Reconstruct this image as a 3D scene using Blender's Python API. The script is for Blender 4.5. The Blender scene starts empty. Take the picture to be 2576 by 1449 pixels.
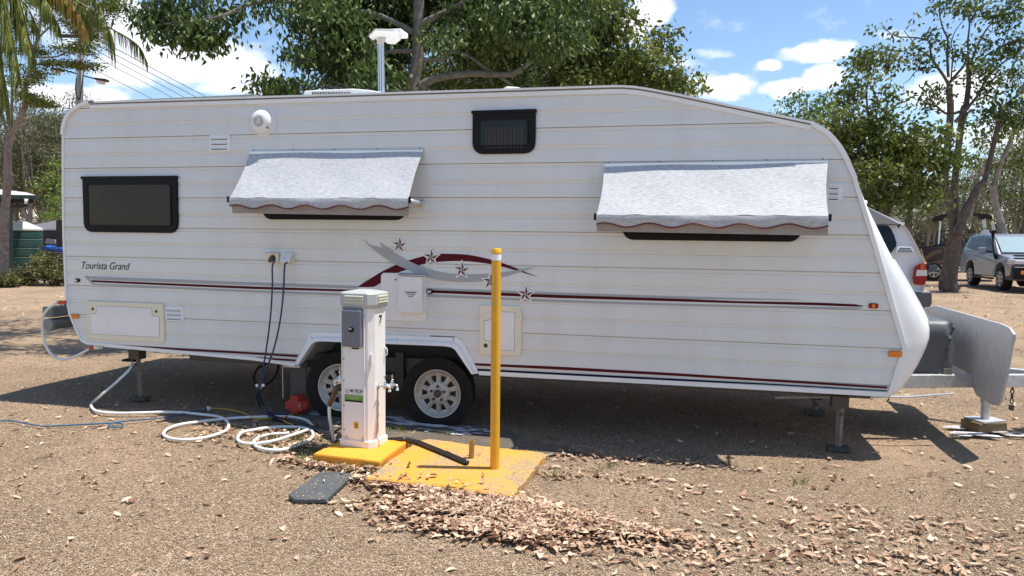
import bpy, math, random
import numpy as np
from mathutils import Vector, Matrix

# ------------------------------------------------------------------ camera, world, sun, exposure
SC = bpy.context.scene
COL = SC.collection
F = 1860.4                      # focal length in 2576-wide pixels
CX, CY = 1288.0, 724.5
YAW, PITCH, ROLL = math.radians(13.3), math.atan(212 / 2912.0), 0.0108
CAM = Vector((0.0, -5.775, 1.61))
fwd_h = Vector((-math.sin(YAW), math.cos(YAW), 0))
hor = Vector((math.cos(YAW), math.sin(YAW), 0))
zup = Vector((0, 0, 1))
FW = fwd_h * math.cos(PITCH) - zup * math.sin(PITCH)
U0 = fwd_h * math.sin(PITCH) + zup * math.cos(PITCH)
RT = hor * math.cos(ROLL) + U0 * math.sin(ROLL)
UP = U0 * math.cos(ROLL) - hor * math.sin(ROLL)
cd = bpy.data.cameras.new("camera")
cam = bpy.data.objects.new("camera", cd)
COL.objects.link(cam)
M = Matrix((RT, UP, -FW)).transposed().to_4x4()
M.translation = CAM
cam.matrix_world = M
cd.sensor_width = 36.0
cd.lens = 36.0 * F / 2576.0
cd.clip_start = 0.05
cd.clip_end = 3000
SC.camera = cam

SUNV = Vector((0.33, 0.065, 1.0)).normalized()      # towards the sun
sd = bpy.data.lights.new("sun", 'SUN')
sun = bpy.data.objects.new("sun", sd)
COL.objects.link(sun)
sun.rotation_euler = SUNV.to_track_quat('Z', 'Y').to_euler()
sd.energy = 5.0
sd.angle = math.radians(0.5)
sd.color = (1.0, 0.95, 0.87)
SC.view_settings.view_transform = 'Standard'
SC.view_settings.look = 'None'
SC.view_settings.gamma = 1.0
SC.view_settings.exposure = 0.45

def ray(x, y):
    return FW + RT * ((x - CX) / F) - UP * ((y - CY) / F)
def onY(x, y, Y=0.0):
    d = ray(x, y); k = (Y - CAM.y) / d.y
    return CAM + d * k
def onX(x, y, X):
    d = ray(x, y); k = (X - CAM.x) / d.x
    return CAM + d * k
def gnd(x, y, z=0.0):
    d = ray(x, y); k = (z - CAM.z) / d.z
    return CAM + d * k
def atd(x, y, t):
    d = ray(x, y); k = t / d.dot(fwd_h)
    return CAM + d * k
def D(x0, y0, s, pts):
    """zoomed-crop pixels (crop origin x0,y0 in the 4032 frame, zoom s) to 2576-wide pixels"""
    return [((x0 + x / s) / 1.56522, (y0 + y / s) / 1.56522) for x, y in pts]
def W(x, y):
    p = onY(x, y, 0.0); return (p.x, p.z)

# world: Nishita sky with clouds mixed in by direction
w = bpy.data.worlds.new("World"); SC.world = w; w.use_nodes = True
nt = w.node_tree; nt.nodes.clear()
N = nt.nodes.new; L = nt.links.new
out = N('ShaderNodeOutputWorld'); bg = N('ShaderNodeBackground'); sky = N('ShaderNodeTexSky')
sky.sky_type = 'NISHITA'; sky.sun_disc = False
sky.sun_elevation = math.asin(SUNV.z)
sky.sun_rotation = math.atan2(SUNV.x, SUNV.y)
sky.altitude = 100; sky.air_density = 1.0; sky.dust_density = 0.25; sky.ozone_density = 2.0
bg.inputs['Strength'].default_value = 0.105
tc = N('ShaderNodeTexCoord'); sep = N('ShaderNodeSeparateXYZ'); L(tc.outputs['Generated'], sep.inputs[0])
def mth(op, a, b=None, c=None):
    n = N('ShaderNodeMath'); n.operation = op
    for i, v in enumerate((a, b, c)):
        if v is None: continue
        if isinstance(v, (int, float)): n.inputs[i].default_value = v
        else: L(v, n.inputs[i])
    return n.outputs[0]
def wnoise(scale, detail, rough=0.55, stretch=None):
    n = N('ShaderNodeTexNoise'); n.inputs['Scale'].default_value = scale
    n.inputs['Detail'].default_value = detail; n.inputs['Roughness'].default_value = rough
    mp = N('ShaderNodeMapping'); mp.inputs['Scale'].default_value = stretch or (1, 1, 1)
    L(tc.outputs['Generated'], mp.inputs[0]); L(mp.outputs[0], n.inputs['Vector'])
    return n
az = mth('ARCTAN2', sep.outputs[0], sep.outputs[1])
el = mth('ARCSINE', sep.outputs[2])
n1 = wnoise(7.0, 6, 0.6, (1, 1, 1.6)); n2 = wnoise(22.0, 5, 0.6, (1, 1, 1.5))
sn = N('ShaderNodeSeparateColor'); L(n1.outputs['Color'], sn.inputs[0])
wob = mth('SUBTRACT', sn.outputs[0], 0.5)
wob2 = mth('SUBTRACT', sn.outputs[1], 0.5)
azd = mth('MULTIPLY_ADD', wob, 0.10, az)
eld = mth('MULTIPLY_ADD', wob2, 0.055, el)
CLOUDS = [  # px centre x,y and half sizes in 2576-wide pixels, weight
    (470, 150, 210, 62, 1.0), (330, 165, 90, 55, 1.0), (610, 180, 95, 40, .9), (150, 235, 110, 34, 1.0), (265, 240, 70, 34, .9), (200, 60, 200, 60, .6),
    (590, 225, 90, 26, .7), (310, 40, 60, 50, .9), (1640, 30, 65, 50, 1.15), (1600, 70, 60, 40, 1.0), (2045, 125, 100, 26, 1.15), (2110, 112, 50, 22, .9),
    (1910, 165, 42, 17, .9), (1800, 130, 60, 16, .55), (1815, 228, 75, 32, 1.1), (1770, 215, 50, 30, .6), (1990, 228, 90, 24, 1.1), (2080, 195, 60, 40, 1.2),
    (2400, 240, 110, 50, 1.1), (2250, 75, 40, 16, .4), (1730, 160, 45, 20, .4), (900, 60, 200, 60, .5), (2600, 330, 150, 50, .8)]
tot = None
for x, y, a, b, wt in CLOUDS:
    d = ray(x, y).normalized(); az0 = math.atan2(d.x, d.y); el0 = math.asin(d.z)
    e1 = mth('MULTIPLY', mth('SUBTRACT', azd, az0), F / a)
    e2 = mth('MULTIPLY', mth('SUBTRACT', eld, el0), F / b)
    r2 = mth('ADD', mth('MULTIPLY', e1, e1), mth('MULTIPLY', e2, e2))
    v = mth('MULTIPLY', mth('MAXIMUM', mth('SUBTRACT', 1.25, r2), 0.0), wt)
    tot = v if tot is None else mth('MAXIMUM', tot, v)
# broken cumulus over the rest of the sky
n3 = wnoise(3.2, 7, 0.6, (1, 1, 2.2))
far = mth('MULTIPLY', mth('MAXIMUM', mth('SUBTRACT', n3.outputs['Fac'], 0.60), 0.0), 7.0)
behind = mth('LESS_THAN', mth('MULTIPLY', sep.outputs[1], 1.0), 0.45)
tot = mth('MAXIMUM', tot, mth('MULTIPLY', far, behind))
edge = mth('MULTIPLY_ADD', mth('SUBTRACT', n2.outputs['Fac'], 0.5), 1.5, tot)
mr = N('ShaderNodeMapRange'); mr.interpolation_type = 'SMOOTHSTEP'
L(edge, mr.inputs[0]); mr.inputs[1].default_value = 0.05; mr.inputs[2].default_value = 1.0
hs = N('ShaderNodeHueSaturation'); L(sky.outputs[0], hs.inputs['Color'])
hs.inputs['Saturation'].default_value = 1.06; hs.inputs['Value'].default_value = 1.28
mx = N('ShaderNodeMix'); mx.data_type = 'RGBA'
L(mr.outputs[0], mx.inputs['Factor']); L(hs.outputs[0], mx.inputs['A'])
mx.inputs['B'].default_value = (8.6, 8.9, 9.3, 1)
L(mx.outputs['Result'], bg.inputs['Color']); L(bg.outputs[0], out.inputs[0])

# ------------------------------------------------------------------ materials
def srgb(c):
    return tuple((v / 12.92 if v <= 0.04045 else ((v + 0.055) / 1.055) ** 2.4) for v in c)
MATS = {}
def mat(name, col, rough=0.5, metal=0.0, var=0.0, vscale=6.0, bump=0.0, bscale=60.0, spec=0.5, coat=0.0, dirt=None, dscale=3.0, damt=0.0, stretch=None):
    if name in MATS: return MATS[name]
    m = bpy.data.materials.new(name); m.use_nodes = True
    t = m.node_tree; b = t.nodes['Principled BSDF']
    b.inputs['Base Color'].default_value = (*col, 1); b.inputs['Roughness'].default_value = rough
    b.inputs['Metallic'].default_value = metal; b.inputs['Specular IOR Level'].default_value = spec
    b.inputs['Coat Weight'].default_value = coat
    tcn = t.nodes.new('ShaderNodeTexCoord'); mp = t.nodes.new('ShaderNodeMapping')
    t.links.new(tcn.outputs['Object'], mp.inputs[0])
    if stretch: mp.inputs['Scale'].default_value = stretch
    cur = None
    if var > 0:
        n = t.nodes.new('ShaderNodeTexNoise'); n.inputs['Scale'].default_value = vscale; n.inputs['Detail'].default_value = 6
        n.inputs['Roughness'].default_value = 0.6
        t.links.new(mp.outputs[0], n.inputs['Vector'])
        r = t.nodes.new('ShaderNodeValToRGB'); t.links.new(n.outputs['Fac'], r.inputs[0])
        r.color_ramp.elements[0].position = 0.3; r.color_ramp.elements[1].position = 0.7
        r.color_ramp.elements[0].color = (*[max(0, c * (1 - var)) for c in col], 1)
        r.color_ramp.elements[1].color = (*[min(1, c * (1 + var)) for c in col], 1)
        cur = r.outputs[0]
    if dirt:
        n = t.nodes.new('ShaderNodeTexNoise'); n.inputs['Scale'].default_value = dscale; n.inputs['Detail'].default_value = 8
        n.inputs['Roughness'].default_value = 0.7
        t.links.new(mp.outputs[0], n.inputs['Vector'])
        mrn = t.nodes.new('ShaderNodeMapRange'); t.links.new(n.outputs['Fac'], mrn.inputs[0])
        mrn.inputs[1].default_value = 0.45; mrn.inputs[2].default_value = 0.8; mrn.inputs[4].default_value = damt
        mm = t.nodes.new('ShaderNodeMix'); mm.data_type = 'RGBA'
        t.links.new(mrn.outputs[0], mm.inputs['Factor'])
        if cur is not None: t.links.new(cur, mm.inputs['A'])
        else: mm.inputs['A'].default_value = (*col, 1)
        mm.inputs['B'].default_value = (*dirt, 1); cur = mm.outputs['Result']
    if cur is not None: t.links.new(cur, b.inputs['Base Color'])
    if bump > 0:
        n = t.nodes.new('ShaderNodeTexNoise'); n.inputs['Scale'].default_value = bscale; n.inputs['Detail'].default_value = 4
        t.links.new(mp.outputs[0], n.inputs['Vector'])
        bp = t.nodes.new('ShaderNodeBump'); bp.inputs['Strength'].default_value = bump; bp.inputs['Distance'].default_value = 0.02
        t.links.new(n.outputs['Fac'], bp.inputs['Height']); t.links.new(bp.outputs[0], b.inputs['Normal'])
    MATS[name] = m
    return m

def leafmat(name, c_dark, c_mid, c_light, transl=0.35, rough=0.45):
    """foliage: colour picked per leaf from the 'tint' attribute"""
    m = bpy.data.materials.new(name); m.use_nodes = True; t = m.node_tree
    b = t.nodes['Principled BSDF']; o = t.nodes['Material Output']
    at = t.nodes.new('ShaderNodeAttribute'); at.attribute_name = 'tint'
    r = t.nodes.new('ShaderNodeValToRGB'); t.links.new(at.outputs['Fac'], r.inputs[0])
    e = r.color_ramp.elements; e[0].color = (*c_dark, 1); e[1].color = (*c_light, 1); e[1].position = 1.0
    k = e.new(0.5); k.color = (*c_mid, 1)
    t.links.new(r.outputs[0], b.inputs['Base Color']); b.inputs['Roughness'].default_value = rough
    b.inputs['Specular IOR Level'].default_value = 0.4
    tr = t.nodes.new('ShaderNodeBsdfTranslucent'); t.links.new(r.outputs[0], tr.inputs['Color'])
    ms = t.nodes.new('ShaderNodeMixShader'); ms.inputs[0].default_value = transl
    t.links.new(b.outputs[0], ms.inputs[1]); t.links.new(tr.outputs[0], ms.inputs[2]); t.links.new(ms.outputs[0], o.inputs[0])
    MATS[name] = m
    return m

# ------------------------------------------------------------------ object helpers
def tag(o, label=None, cat=None, group=None, kind=None):
    if label: o['label'] = label
    if cat: o['category'] = cat
    if group: o['group'] = group
    if kind: o['kind'] = kind
    return o
def empty(name, loc, label=None, cat=None, group=None):
    o = bpy.data.objects.new(name, None); COL.objects.link(o); o.location = loc
    o.empty_display_size = 0.2
    return tag(o, label, cat, group)
def root_of(parent):
    p = Vector((0, 0, 0))
    while parent is not None:
        p += parent.location; parent = parent.parent
    return p

class MB:
    """collects shapes in world coordinates and links them as one mesh object"""
    def __init__(s): s.v = []; s.f = []
    def add(s, vs, fs):
        k = len(s.v); s.v += [tuple(v) for v in vs]; s.f += [tuple(i + k for i in f) for f in fs]
        return s
    def box(s, c, d, rz=0.0, ry=0.0, rx=0.0, taper=1.0):
        R = Matrix.Rotation(rz, 3, 'Z') @ Matrix.Rotation(ry, 3, 'Y') @ Matrix.Rotation(rx, 3, 'X')
        vs = []
        for sz in (-1, 1):
            k = taper if sz > 0 else 1.0
            for sx, sy in ((-1, -1), (1, -1), (1, 1), (-1, 1)):
                vs.append(Vector(c) + R @ Vector((sx * d[0] / 2 * k, sy * d[1] / 2 * k, sz * d[2] / 2)))
        return s.add(vs, [(3, 2, 1, 0), (4, 5, 6, 7), (0, 1, 5, 4), (1, 2, 6, 5), (2, 3, 7, 6), (3, 0, 4, 7)])
    def loft(s, rings, closed=True, caps=True):
        n = len(rings[0]); vs = [p for r in rings for p in r]; fs = []
        for i in range(len(rings) - 1):
            for j in range(n if closed else n - 1):
                a = i * n + j; b = i * n + (j + 1) % n
                fs.append((a, b, b + n, a + n))
        if caps and closed:
            fs.append(tuple(range(n - 1, -1, -1))); fs.append(tuple(range((len(rings) - 1) * n, len(rings) * n)))
        return s.add(vs, fs)
    def prismY(s, pts, y0, y1):      # pts (X,Z)
        return s.loft([[(x, y0, z) for x, z in pts], [(x, y1, z) for x, z in pts]])
    def prismX(s, pts, x0, x1):      # pts (Y,Z)
        return s.loft([[(x0, y, z) for y, z in pts], [(x1, y, z) for y, z in pts]])
    def prismZ(s, pts, z0, z1):
        return s.loft([[(x, y, z0) for x, y in pts], [(x, y, z1) for x, y in pts]])
    def tube(s, pts, r, n=8, caps=True):
        pts = [Vector(p) for p in pts]
        rs = r if isinstance(r, (list, tuple)) else [r] * len(pts)
        rings = []; pe = None
        for i, p in enumerate(pts):
            a = pts[max(0, i - 1)]; b = pts[min(len(pts) - 1, i + 1)]
            tdir = (b - a)
            if tdir.length < 1e-9: tdir = Vector((0, 0, 1))
            tdir.normalize()
            if pe is None:
                e1 = tdir.cross(Vector((0, 0, 1)) if abs(tdir.z) < 0.9 else Vector((1, 0, 0)))
            else:
                e1 = pe - tdir * pe.dot(tdir)       # parallel transport of the frame
                if e1.length < 1e-5: e1 = tdir.cross(Vector((0, 1, 0.3)))
            e1.normalize(); e2 = tdir.cross(e1).normalized(); pe = e1
            rings.append([p + (e1 * math.cos(2 * math.pi * j / n) + e2 * math.sin(2 * math.pi * j / n)) * rs[i] for j in range(n)])
        return s.loft(rings, caps=caps)
    def lathe(s, prof, c, axis, n=24, caps=True, sx=1.0):   # prof [(r,h)]
        ax = Vector(axis).normalized()
        e1 = ax.cross(Vector((0, 0, 1)) if abs(ax.z) < 0.9 else Vector((1, 0, 0))).normalized(); e2 = ax.cross(e1)
        rings = [[Vector(c) + ax * h + (e1 * sx * math.cos(2 * math.pi * j / n) + e2 * math.sin(2 * math.pi * j / n)) * r for j in range(n)] for r, h in prof]
        return s.loft(rings, caps=caps)
    def sphere(s, c, r, n=12, sc=(1, 1, 1)):
        prof = []
        rings = []
        for i in range(1, n):
            a = math.pi * i / n
            rings.append([(c[0] + r * sc[0] * math.sin(a) * math.cos(2 * math.pi * j / (2 * n)), c[1] + r * sc[1] * math.sin(a) * math.sin(2 * math.pi * j / (2 * n)), c[2] + r * sc[2] * math.cos(a)) for j in range(2 * n)])
        return s.loft(rings)
    def strip(s, pts, wdt, y0, y1, side=0.0):
        """rectangular bar following (X,Z) polyline; side -1..1 shifts it across"""
        pts = [Vector(p) for p in pts]; rings = []
        for i, p in enumerate(pts):
            a = pts[max(0, i - 1)]; b = pts[min(len(pts) - 1, i + 1)]; t = (b - a).normalized(); nrm = Vector((-t.y, t.x))
            if 0 < i < len(pts) - 1:
                t1 = (p - a).normalized(); n1 = Vector((-t1.y, t1.x)); k = max(0.5, nrm.dot(n1)); nrm = nrm / k
            p0 = p + nrm * wdt * (side - 1) / 2; p1 = p + nrm * wdt * (side + 1) / 2
            rings.append([(p0.x, y0, p0.y), (p1.x, y0, p1.y), (p1.x, y1, p1.y), (p0.x, y1, p0.y)])
        return s.loft(rings)
    def build(s, name, m, parent=None, smooth=False, bevel=0.0, label=None, seg=2, autosm=None):
        me = bpy.data.meshes.new(name)
        off = root_of(parent)
        me.from_pydata([(v[0] - off.x, v[1] - off.y, v[2] - off.z) for v in s.v], [], s.f)
        me.validate(); me.update()
        import bmesh
        bm = bmesh.new(); bm.from_mesh(me); bmesh.ops.recalc_face_normals(bm, faces=bm.faces); bm.to_mesh(me); bm.free()
        if smooth or autosm:
            me.polygons.foreach_set('use_smooth', [True] * len(me.polygons))
            if autosm or smooth == 'auto':
                try: me.set_sharp_from_angle(angle=math.radians(autosm or 35))
                except Exception: pass
        o = bpy.data.objects.new(name, me); COL.objects.link(o)
        if isinstance(m, str): m = MATS[m]
        me.materials.append(m)
        if parent is not None: o.parent = parent
        if bevel > 0:
            b = o.modifiers.new('bevel', 'BEVEL'); b.width = bevel; b.segments = seg; b.limit_method = 'ANGLE'; b.angle_limit = math.radians(35)
        if label: o['label'] = label
        return o

def cat(pts, n=6, closed=False):
    """Catmull-Rom smoothing of 2D/3D points"""
    P = [Vector(p) for p in pts]; out_ = []
    m = len(P)
    rng_ = range(m if closed else m - 1)
    for i in rng_:
        p0 = P[(i - 1) % m] if (closed or i > 0) else P[0] * 2 - P[1]
        p1 = P[i]; p2 = P[(i + 1) % m]
        p3 = P[(i + 2) % m] if (closed or i + 2 < m) else P[-1] * 2 - P[-2]
        for k in range(n):
            t = k / n
            out_.append(0.5 * ((2 * p1) + (p2 - p0) * t + (2 * p0 - 5 * p1 + 4 * p2 - p3) * t * t + (3 * p1 - p0 - 3 * p2 + p3) * t ** 3))
    if not closed: out_.append(P[-1])
    return out_
def rrect(x0, x1, z0, z1, r, rb=None, n=5):
    """rounded rectangle outline (r top corners, rb bottom corners)"""
    rb = r if rb is None else rb; pts = []
    for cx, cz, a0, rr in ((x1 - rb, z0 + rb, -90, rb), (x1 - r, z1 - r, 0, r), (x0 + r, z1 - r, 90, r), (x0 + rb, z0 + rb, 180, rb)):
        for k in range(n + 1):
            a = math.radians(a0 + 90 * k / n); pts.append((cx + rr * math.cos(a), cz + rr * math.sin(a)))
    return pts
def text_mesh(name, body, size, loc, m, parent, normal='-Y', shear=0.0, rz=0.0, ext=0.0006, sx=1.0, bold=0.0, align='CENTER'):
    cu = bpy.data.curves.new(name, 'FONT'); cu.body = body; cu.size = size; cu.shear = shear; cu.extrude = ext; cu.offset = bold
    cu.align_x = align; cu.align_y = 'CENTER'
    to = bpy.data.objects.new(name, cu); COL.objects.link(to)
    bpy.context.view_layer.update()
    me = bpy.data.meshes.new_from_object(to.evaluated_get(bpy.context.evaluated_depsgraph_get()))
    bpy.data.objects.remove(to); bpy.data.curves.remove(cu)
    R = Matrix.Rotation(rz, 4, 'Z') @ Matrix.Rotation(math.pi / 2, 4, 'X') @ Matrix.Diagonal((sx, 1, 1, 1))
    me.transform(R)
    me.transform(Matrix.Translation(Vector(loc) - root_of(parent)))
    me.name = name
    me.materials.clear(); me.materials.append(MATS[m] if isinstance(m, str) else m)
    o = bpy.data.objects.new(name, me); COL.objects.link(o); o.parent = parent
    return o

RG = np.random.default_rng(7)
def leafcloud(name, pos, m, parent=None, length=0.1, width=0.05, droop=0.6, rng=RG, fold=0.25, jitter=0.35, curl=False, dirs=None, flat=None, tint=None):
    """many leaf-shaped faces as one mesh; pos is Nx3 world positions"""
    n = len(pos); off = root_of(parent)
    if dirs is None:
        d = rng.normal(size=(n, 3))
        d[:, 2] = d[:, 2] * 0.6 - droop * 1.6
        if flat is not None: d[:, 2] = rng.normal(size=n) * flat
    else: d = dirs.copy()
    d /= np.linalg.norm(d, axis=1)[:, None] + 1e-9
    up = rng.normal(size=(n, 3)) * (0.9 if flat is None else flat); up[:, 2] += 0.4 if flat is None else 1.0
    s = np.cross(d, up); s /= np.linalg.norm(s, axis=1)[:, None] + 1e-9
    nr = np.cross(s, d)
    Ls = length * (1 + jitter * rng.uniform(-1, 1, n))[:, None]; Ws = width * (1 + jitter * rng.uniform(-1, 1, n))[:, None]
    p = np.asarray(pos)
    if curl:
        c = rng.uniform(-0.22, 0.34, n)[:, None] * Ls
        v = np.stack([p - d * Ls * .5 + nr * c * .5, p - d * Ls * .12 + s * Ws * .5 + nr * Ws * fold, p - d * Ls * .12 - s * Ws * .5 + nr * Ws * fold,
                      p + d * Ls * .22 + s * Ws * .42 + nr * Ws * fold * .6, p + d * Ls * .22 - s * Ws * .42 + nr * Ws * fold, p + d * Ls * .5 + nr * c, p + d * Ls * .05], axis=1).reshape(-1, 3)
        k = 7; tri = [(0, 1, 6), (0, 6, 2), (1, 3, 6), (2, 6, 4), (6, 3, 5), (6, 5, 4)]
        b = (np.arange(n) * k)[:, None]
        idx = np.concatenate([b + np.array(tt) for tt in tri], axis=1).reshape(-1)
        nf = n * 6; vs_per = 3
    else:
        v = np.stack([p, p + d * Ls * .42 + s * Ws * .5 + nr * Ws * fold, p + d * Ls, p + d * Ls * .42 - s * Ws * .5 + nr * Ws * fold], axis=1).reshape(-1, 3)
        k = 4
        b = (np.arange(n) * 4)[:, None]
        idx = np.concatenate([b + np.array((0, 1, 2)), b + np.array((0, 2, 3))], axis=1).reshape(-1)
        nf = n * 2; vs_per = 3
    v = v - np.array(off)[None, :]
    me = bpy.data.meshes.new(name)
    me.vertices.add(len(v)); me.vertices.foreach_set('co', v.astype(np.float32).ravel())
    me.loops.add(len(idx)); me.loops.foreach_set('vertex_index', idx.astype(np.int32))
    me.polygons.add(nf); me.polygons.foreach_set('loop_start', np.arange(0, nf * 3, 3, dtype=np.int32))
    me.polygons.foreach_set('loop_total', np.full(nf, 3, dtype=np.int32))
    me.update(calc_edges=True)
    if tint is None: tint = np.clip(rng.normal(0.45, 0.25, n), 0, 1)
    a = me.attributes.new('tint', 'FLOAT', 'POINT'); a.data.foreach_set('value', np.repeat(tint, k).astype(np.float32))
    me.materials.append(MATS[m] if isinstance(m, str) else m)
    o = bpy.data.objects.new(name, me); COL.objects.link(o)
    if parent is not None: o.parent = parent
    return o
# ------------------------------------------------------------------ base materials
mat('van_white', (0.705, 0.715, 0.695), rough=0.26, bump=0.12, bscale=1.1, var=0.02, vscale=1.3, dirt=(0.55, 0.50, 0.42), dscale=1.4, damt=0.30, coat=0.15, stretch=(3.5, 1, 0.9))
mat('van_trim', (0.82, 0.82, 0.81), rough=0.3, coat=0.2, dirt=(0.45, 0.42, 0.36), dscale=5, damt=0.25)
mat('cream_plastic', (0.80, 0.74, 0.58), rough=0.45, dirt=(0.55, 0.46, 0.32), dscale=7, damt=0.25)
mat('white_plastic', (0.80, 0.80, 0.78), rough=0.4, dirt=(0.5, 0.47, 0.4), dscale=8, damt=0.15)
mat('black_plastic', (0.009, 0.009, 0.010), rough=0.42, spec=0.16)
mat('black_rubber', (0.014, 0.013, 0.012), rough=0.85, spec=0.2, dirt=(0.06, 0.05, 0.04), dscale=9, damt=0.3)
mat('tinted_glass', (0.012, 0.011, 0.012), rough=0.07, spec=0.30)
mat('maroon', (0.085, 0.004, 0.010), rough=0.5, spec=0.15)
mat('decal_grey', (0.36, 0.37, 0.39), rough=0.35)
mat('decal_silver', (0.46, 0.46, 0.46), rough=0.3, metal=0.3)
mat('decal_white', (0.85, 0.85, 0.84), rough=0.35)
mat('decal_black', (0.010, 0.010, 0.010), rough=0.5, spec=0.15)
mat('navy', (0.012, 0.010, 0.022), rough=0.5, spec=0.15)
mat('alloy', (0.50, 0.47, 0.43), rough=0.42, metal=0.35, dirt=(0.30, 0.24, 0.17), dscale=14, damt=0.75)
mat('galv', (0.50, 0.51, 0.52), rough=0.5, metal=0.45, var=0.15, vscale=25)
mat('steel_dark', (0.06, 0.055, 0.05), rough=0.7, dirt=(0.14, 0.10, 0.07), dscale=12, damt=0.6)
mat('chassis', (0.10, 0.095, 0.09), rough=0.75, dirt=(0.16, 0.12, 0.08), dscale=6, damt=0.6)
mat('aluminium', (0.72, 0.73, 0.74), rough=0.3, metal=0.7)
mat('chrome', (0.75, 0.75, 0.74), rough=0.16, metal=1.0)
mat('vinyl_grey', (0.085, 0.092, 0.10), rough=0.5, bump=0.35, bscale=9, var=0.12, vscale=5)
mat('pvc_grey', (0.16, 0.17, 0.175), rough=0.5, dirt=(0.3, 0.28, 0.25), dscale=10, damt=0.3)
mat('amber', (0.75, 0.20, 0.01), rough=0.25, coat=0.4)
mat('red_lens', (0.30, 0.006, 0.004), rough=0.25, spec=0.3)
mat('clear_lens', (0.65, 0.63, 0.62), rough=0.15, coat=0.5)
mat('orange_plastic', (0.65, 0.08, 0.02), rough=0.45)
mat('hose_white', (0.78, 0.77, 0.72), rough=0.42, dirt=(0.5, 0.45, 0.36), dscale=18, damt=0.25)
mat('cable_navy', (0.010, 0.028, 0.085), rough=0.45)
mat('cable_blue', (0.03, 0.11, 0.21), rough=0.45)
mat('cable_yellow', (0.55, 0.30, 0.03), rough=0.5)
mat('solar_grey', (0.24, 0.255, 0.24), rough=0.4, metal=0.2)

def canvasmat():
    m = bpy.data.materials.new('awning_canvas'); m.use_nodes = True; t = m.node_tree; b = t.nodes['Principled BSDF']
    tcn = t.nodes.new('ShaderNodeTexCoord'); mp = t.nodes.new('ShaderNodeMapping'); mp.inputs['Scale'].default_value = (10, 170, 170)
    t.links.new(tcn.outputs['Object'], mp.inputs[0])
    n = t.nodes.new('ShaderNodeTexNoise'); n.inputs['Scale'].default_value = 2.4; n.inputs['Detail'].default_value = 5; n.inputs['Roughness'].default_value = 0.7
    t.links.new(mp.outputs[0], n.inputs['Vector'])
    r = t.nodes.new('ShaderNodeValToRGB'); t.links.new(n.outputs['Fac'], r.inputs[0])
    r.color_ramp.elements[0].position = 0.36; r.color_ramp.elements[0].color = (0.25, 0.262, 0.278, 1)
    r.color_ramp.elements[1].position = 0.56; r.color_ramp.elements[1].color = (0.56, 0.575, 0.595, 1)
    t.links.new(r.outputs[0], b.inputs['Base Color']); b.inputs['Roughness'].default_value = 0.7
    tr = t.nodes.new('ShaderNodeBsdfTranslucent'); t.links.new(r.outputs[0], tr.inputs['Color'])
    ms = t.nodes.new('ShaderNodeMixShader'); ms.inputs[0].default_value = 0.08
    t.links.new(b.outputs[0], ms.inputs[1]); t.links.new(tr.outputs[0], ms.inputs[2]); t.links.new(ms.outputs[0], t.nodes['Material Output'].inputs[0])
    MATS['awning_canvas'] = m
canvasmat()
mat('canvas_flap', (0.30, 0.29, 0.29), rough=0.8, var=0.18, vscale=2.5, stretch=(4, 50, 50))

# ------------------------------------------------------------------ caravan
van = empty('caravan', (-2.0, 1.2, 0.0), 'long white corrugated caravan with maroon stripes and two window awnings', 'caravan')
YW = 2.42                                   # body width
rear = [W(*p) for p in cat([(229, 260), (200, 270), (176, 288), (164, 314), (160, 350)], 4)]
rear += [W(*p) for p in [(160, 480), (162, 600), (168, 745), (177, 790)]]
rear_low = [W(*p) for p in cat([(177, 790), (196, 835), (206, 855), (222, 864)], 3)][1:]
bottom_rear = [W(*p) for p in [(264, 867), (450, 884), (639, 901), (744, 916)]]
arch_out = [W(*p) for p in [(744, 916)] + [tuple(v) for v in cat([(776, 854), (783, 842), (794, 836), (806, 835)], 3)] + [tuple(v) for v in cat([(1140, 848.5), (1152, 850), (1161, 854), (1168, 864)], 3)] + [(1206, 938.5)]]
bottom_front = [W(*p) for p in [(1206, 938.5), (1700, 964), (2234, 993)]]
front_edge = [W(*p) for p in [(2235, 993), (2275, 876), (2269, 860), (2207, 643), (2192, 593), (2148, 447)]]
front_top = [W(*p) for p in cat([(2148, 447), (2126, 395), (2104, 360), (2077, 332), (2040, 311)], 4)][1:]
roofline = [W(*p) for p in [(2040, 311), (1800, 261), (1700, 240), (1625, 226), (1600, 222), (1570, 219.5), (1540, 219.5), (229, 260)]]
outline = rear + rear_low + bottom_rear + arch_out[1:] + bottom_front[1:] + front_edge[1:] + front_top + roofline[1:-1]
# clean duplicates
oc = []
for p in outline:
    if not oc or math.hypot(p[0] - oc[-1][0], p[1] - oc[-1][1]) > 1e-4: oc.append(p)
outline = oc

def intervals(z):
    xs = []
    n = len(outline)
    for i in range(n):
        (xa, za), (xb, zb) = outline[i], outline[(i + 1) % n]
        if (za <= z) != (zb <= z): xs.append(xa + (z - za) / (zb - za) * (xb - xa))
    xs.sort(); return [(xs[i], xs[i + 1]) for i in range(0, len(xs) - 1, 2)]
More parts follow.
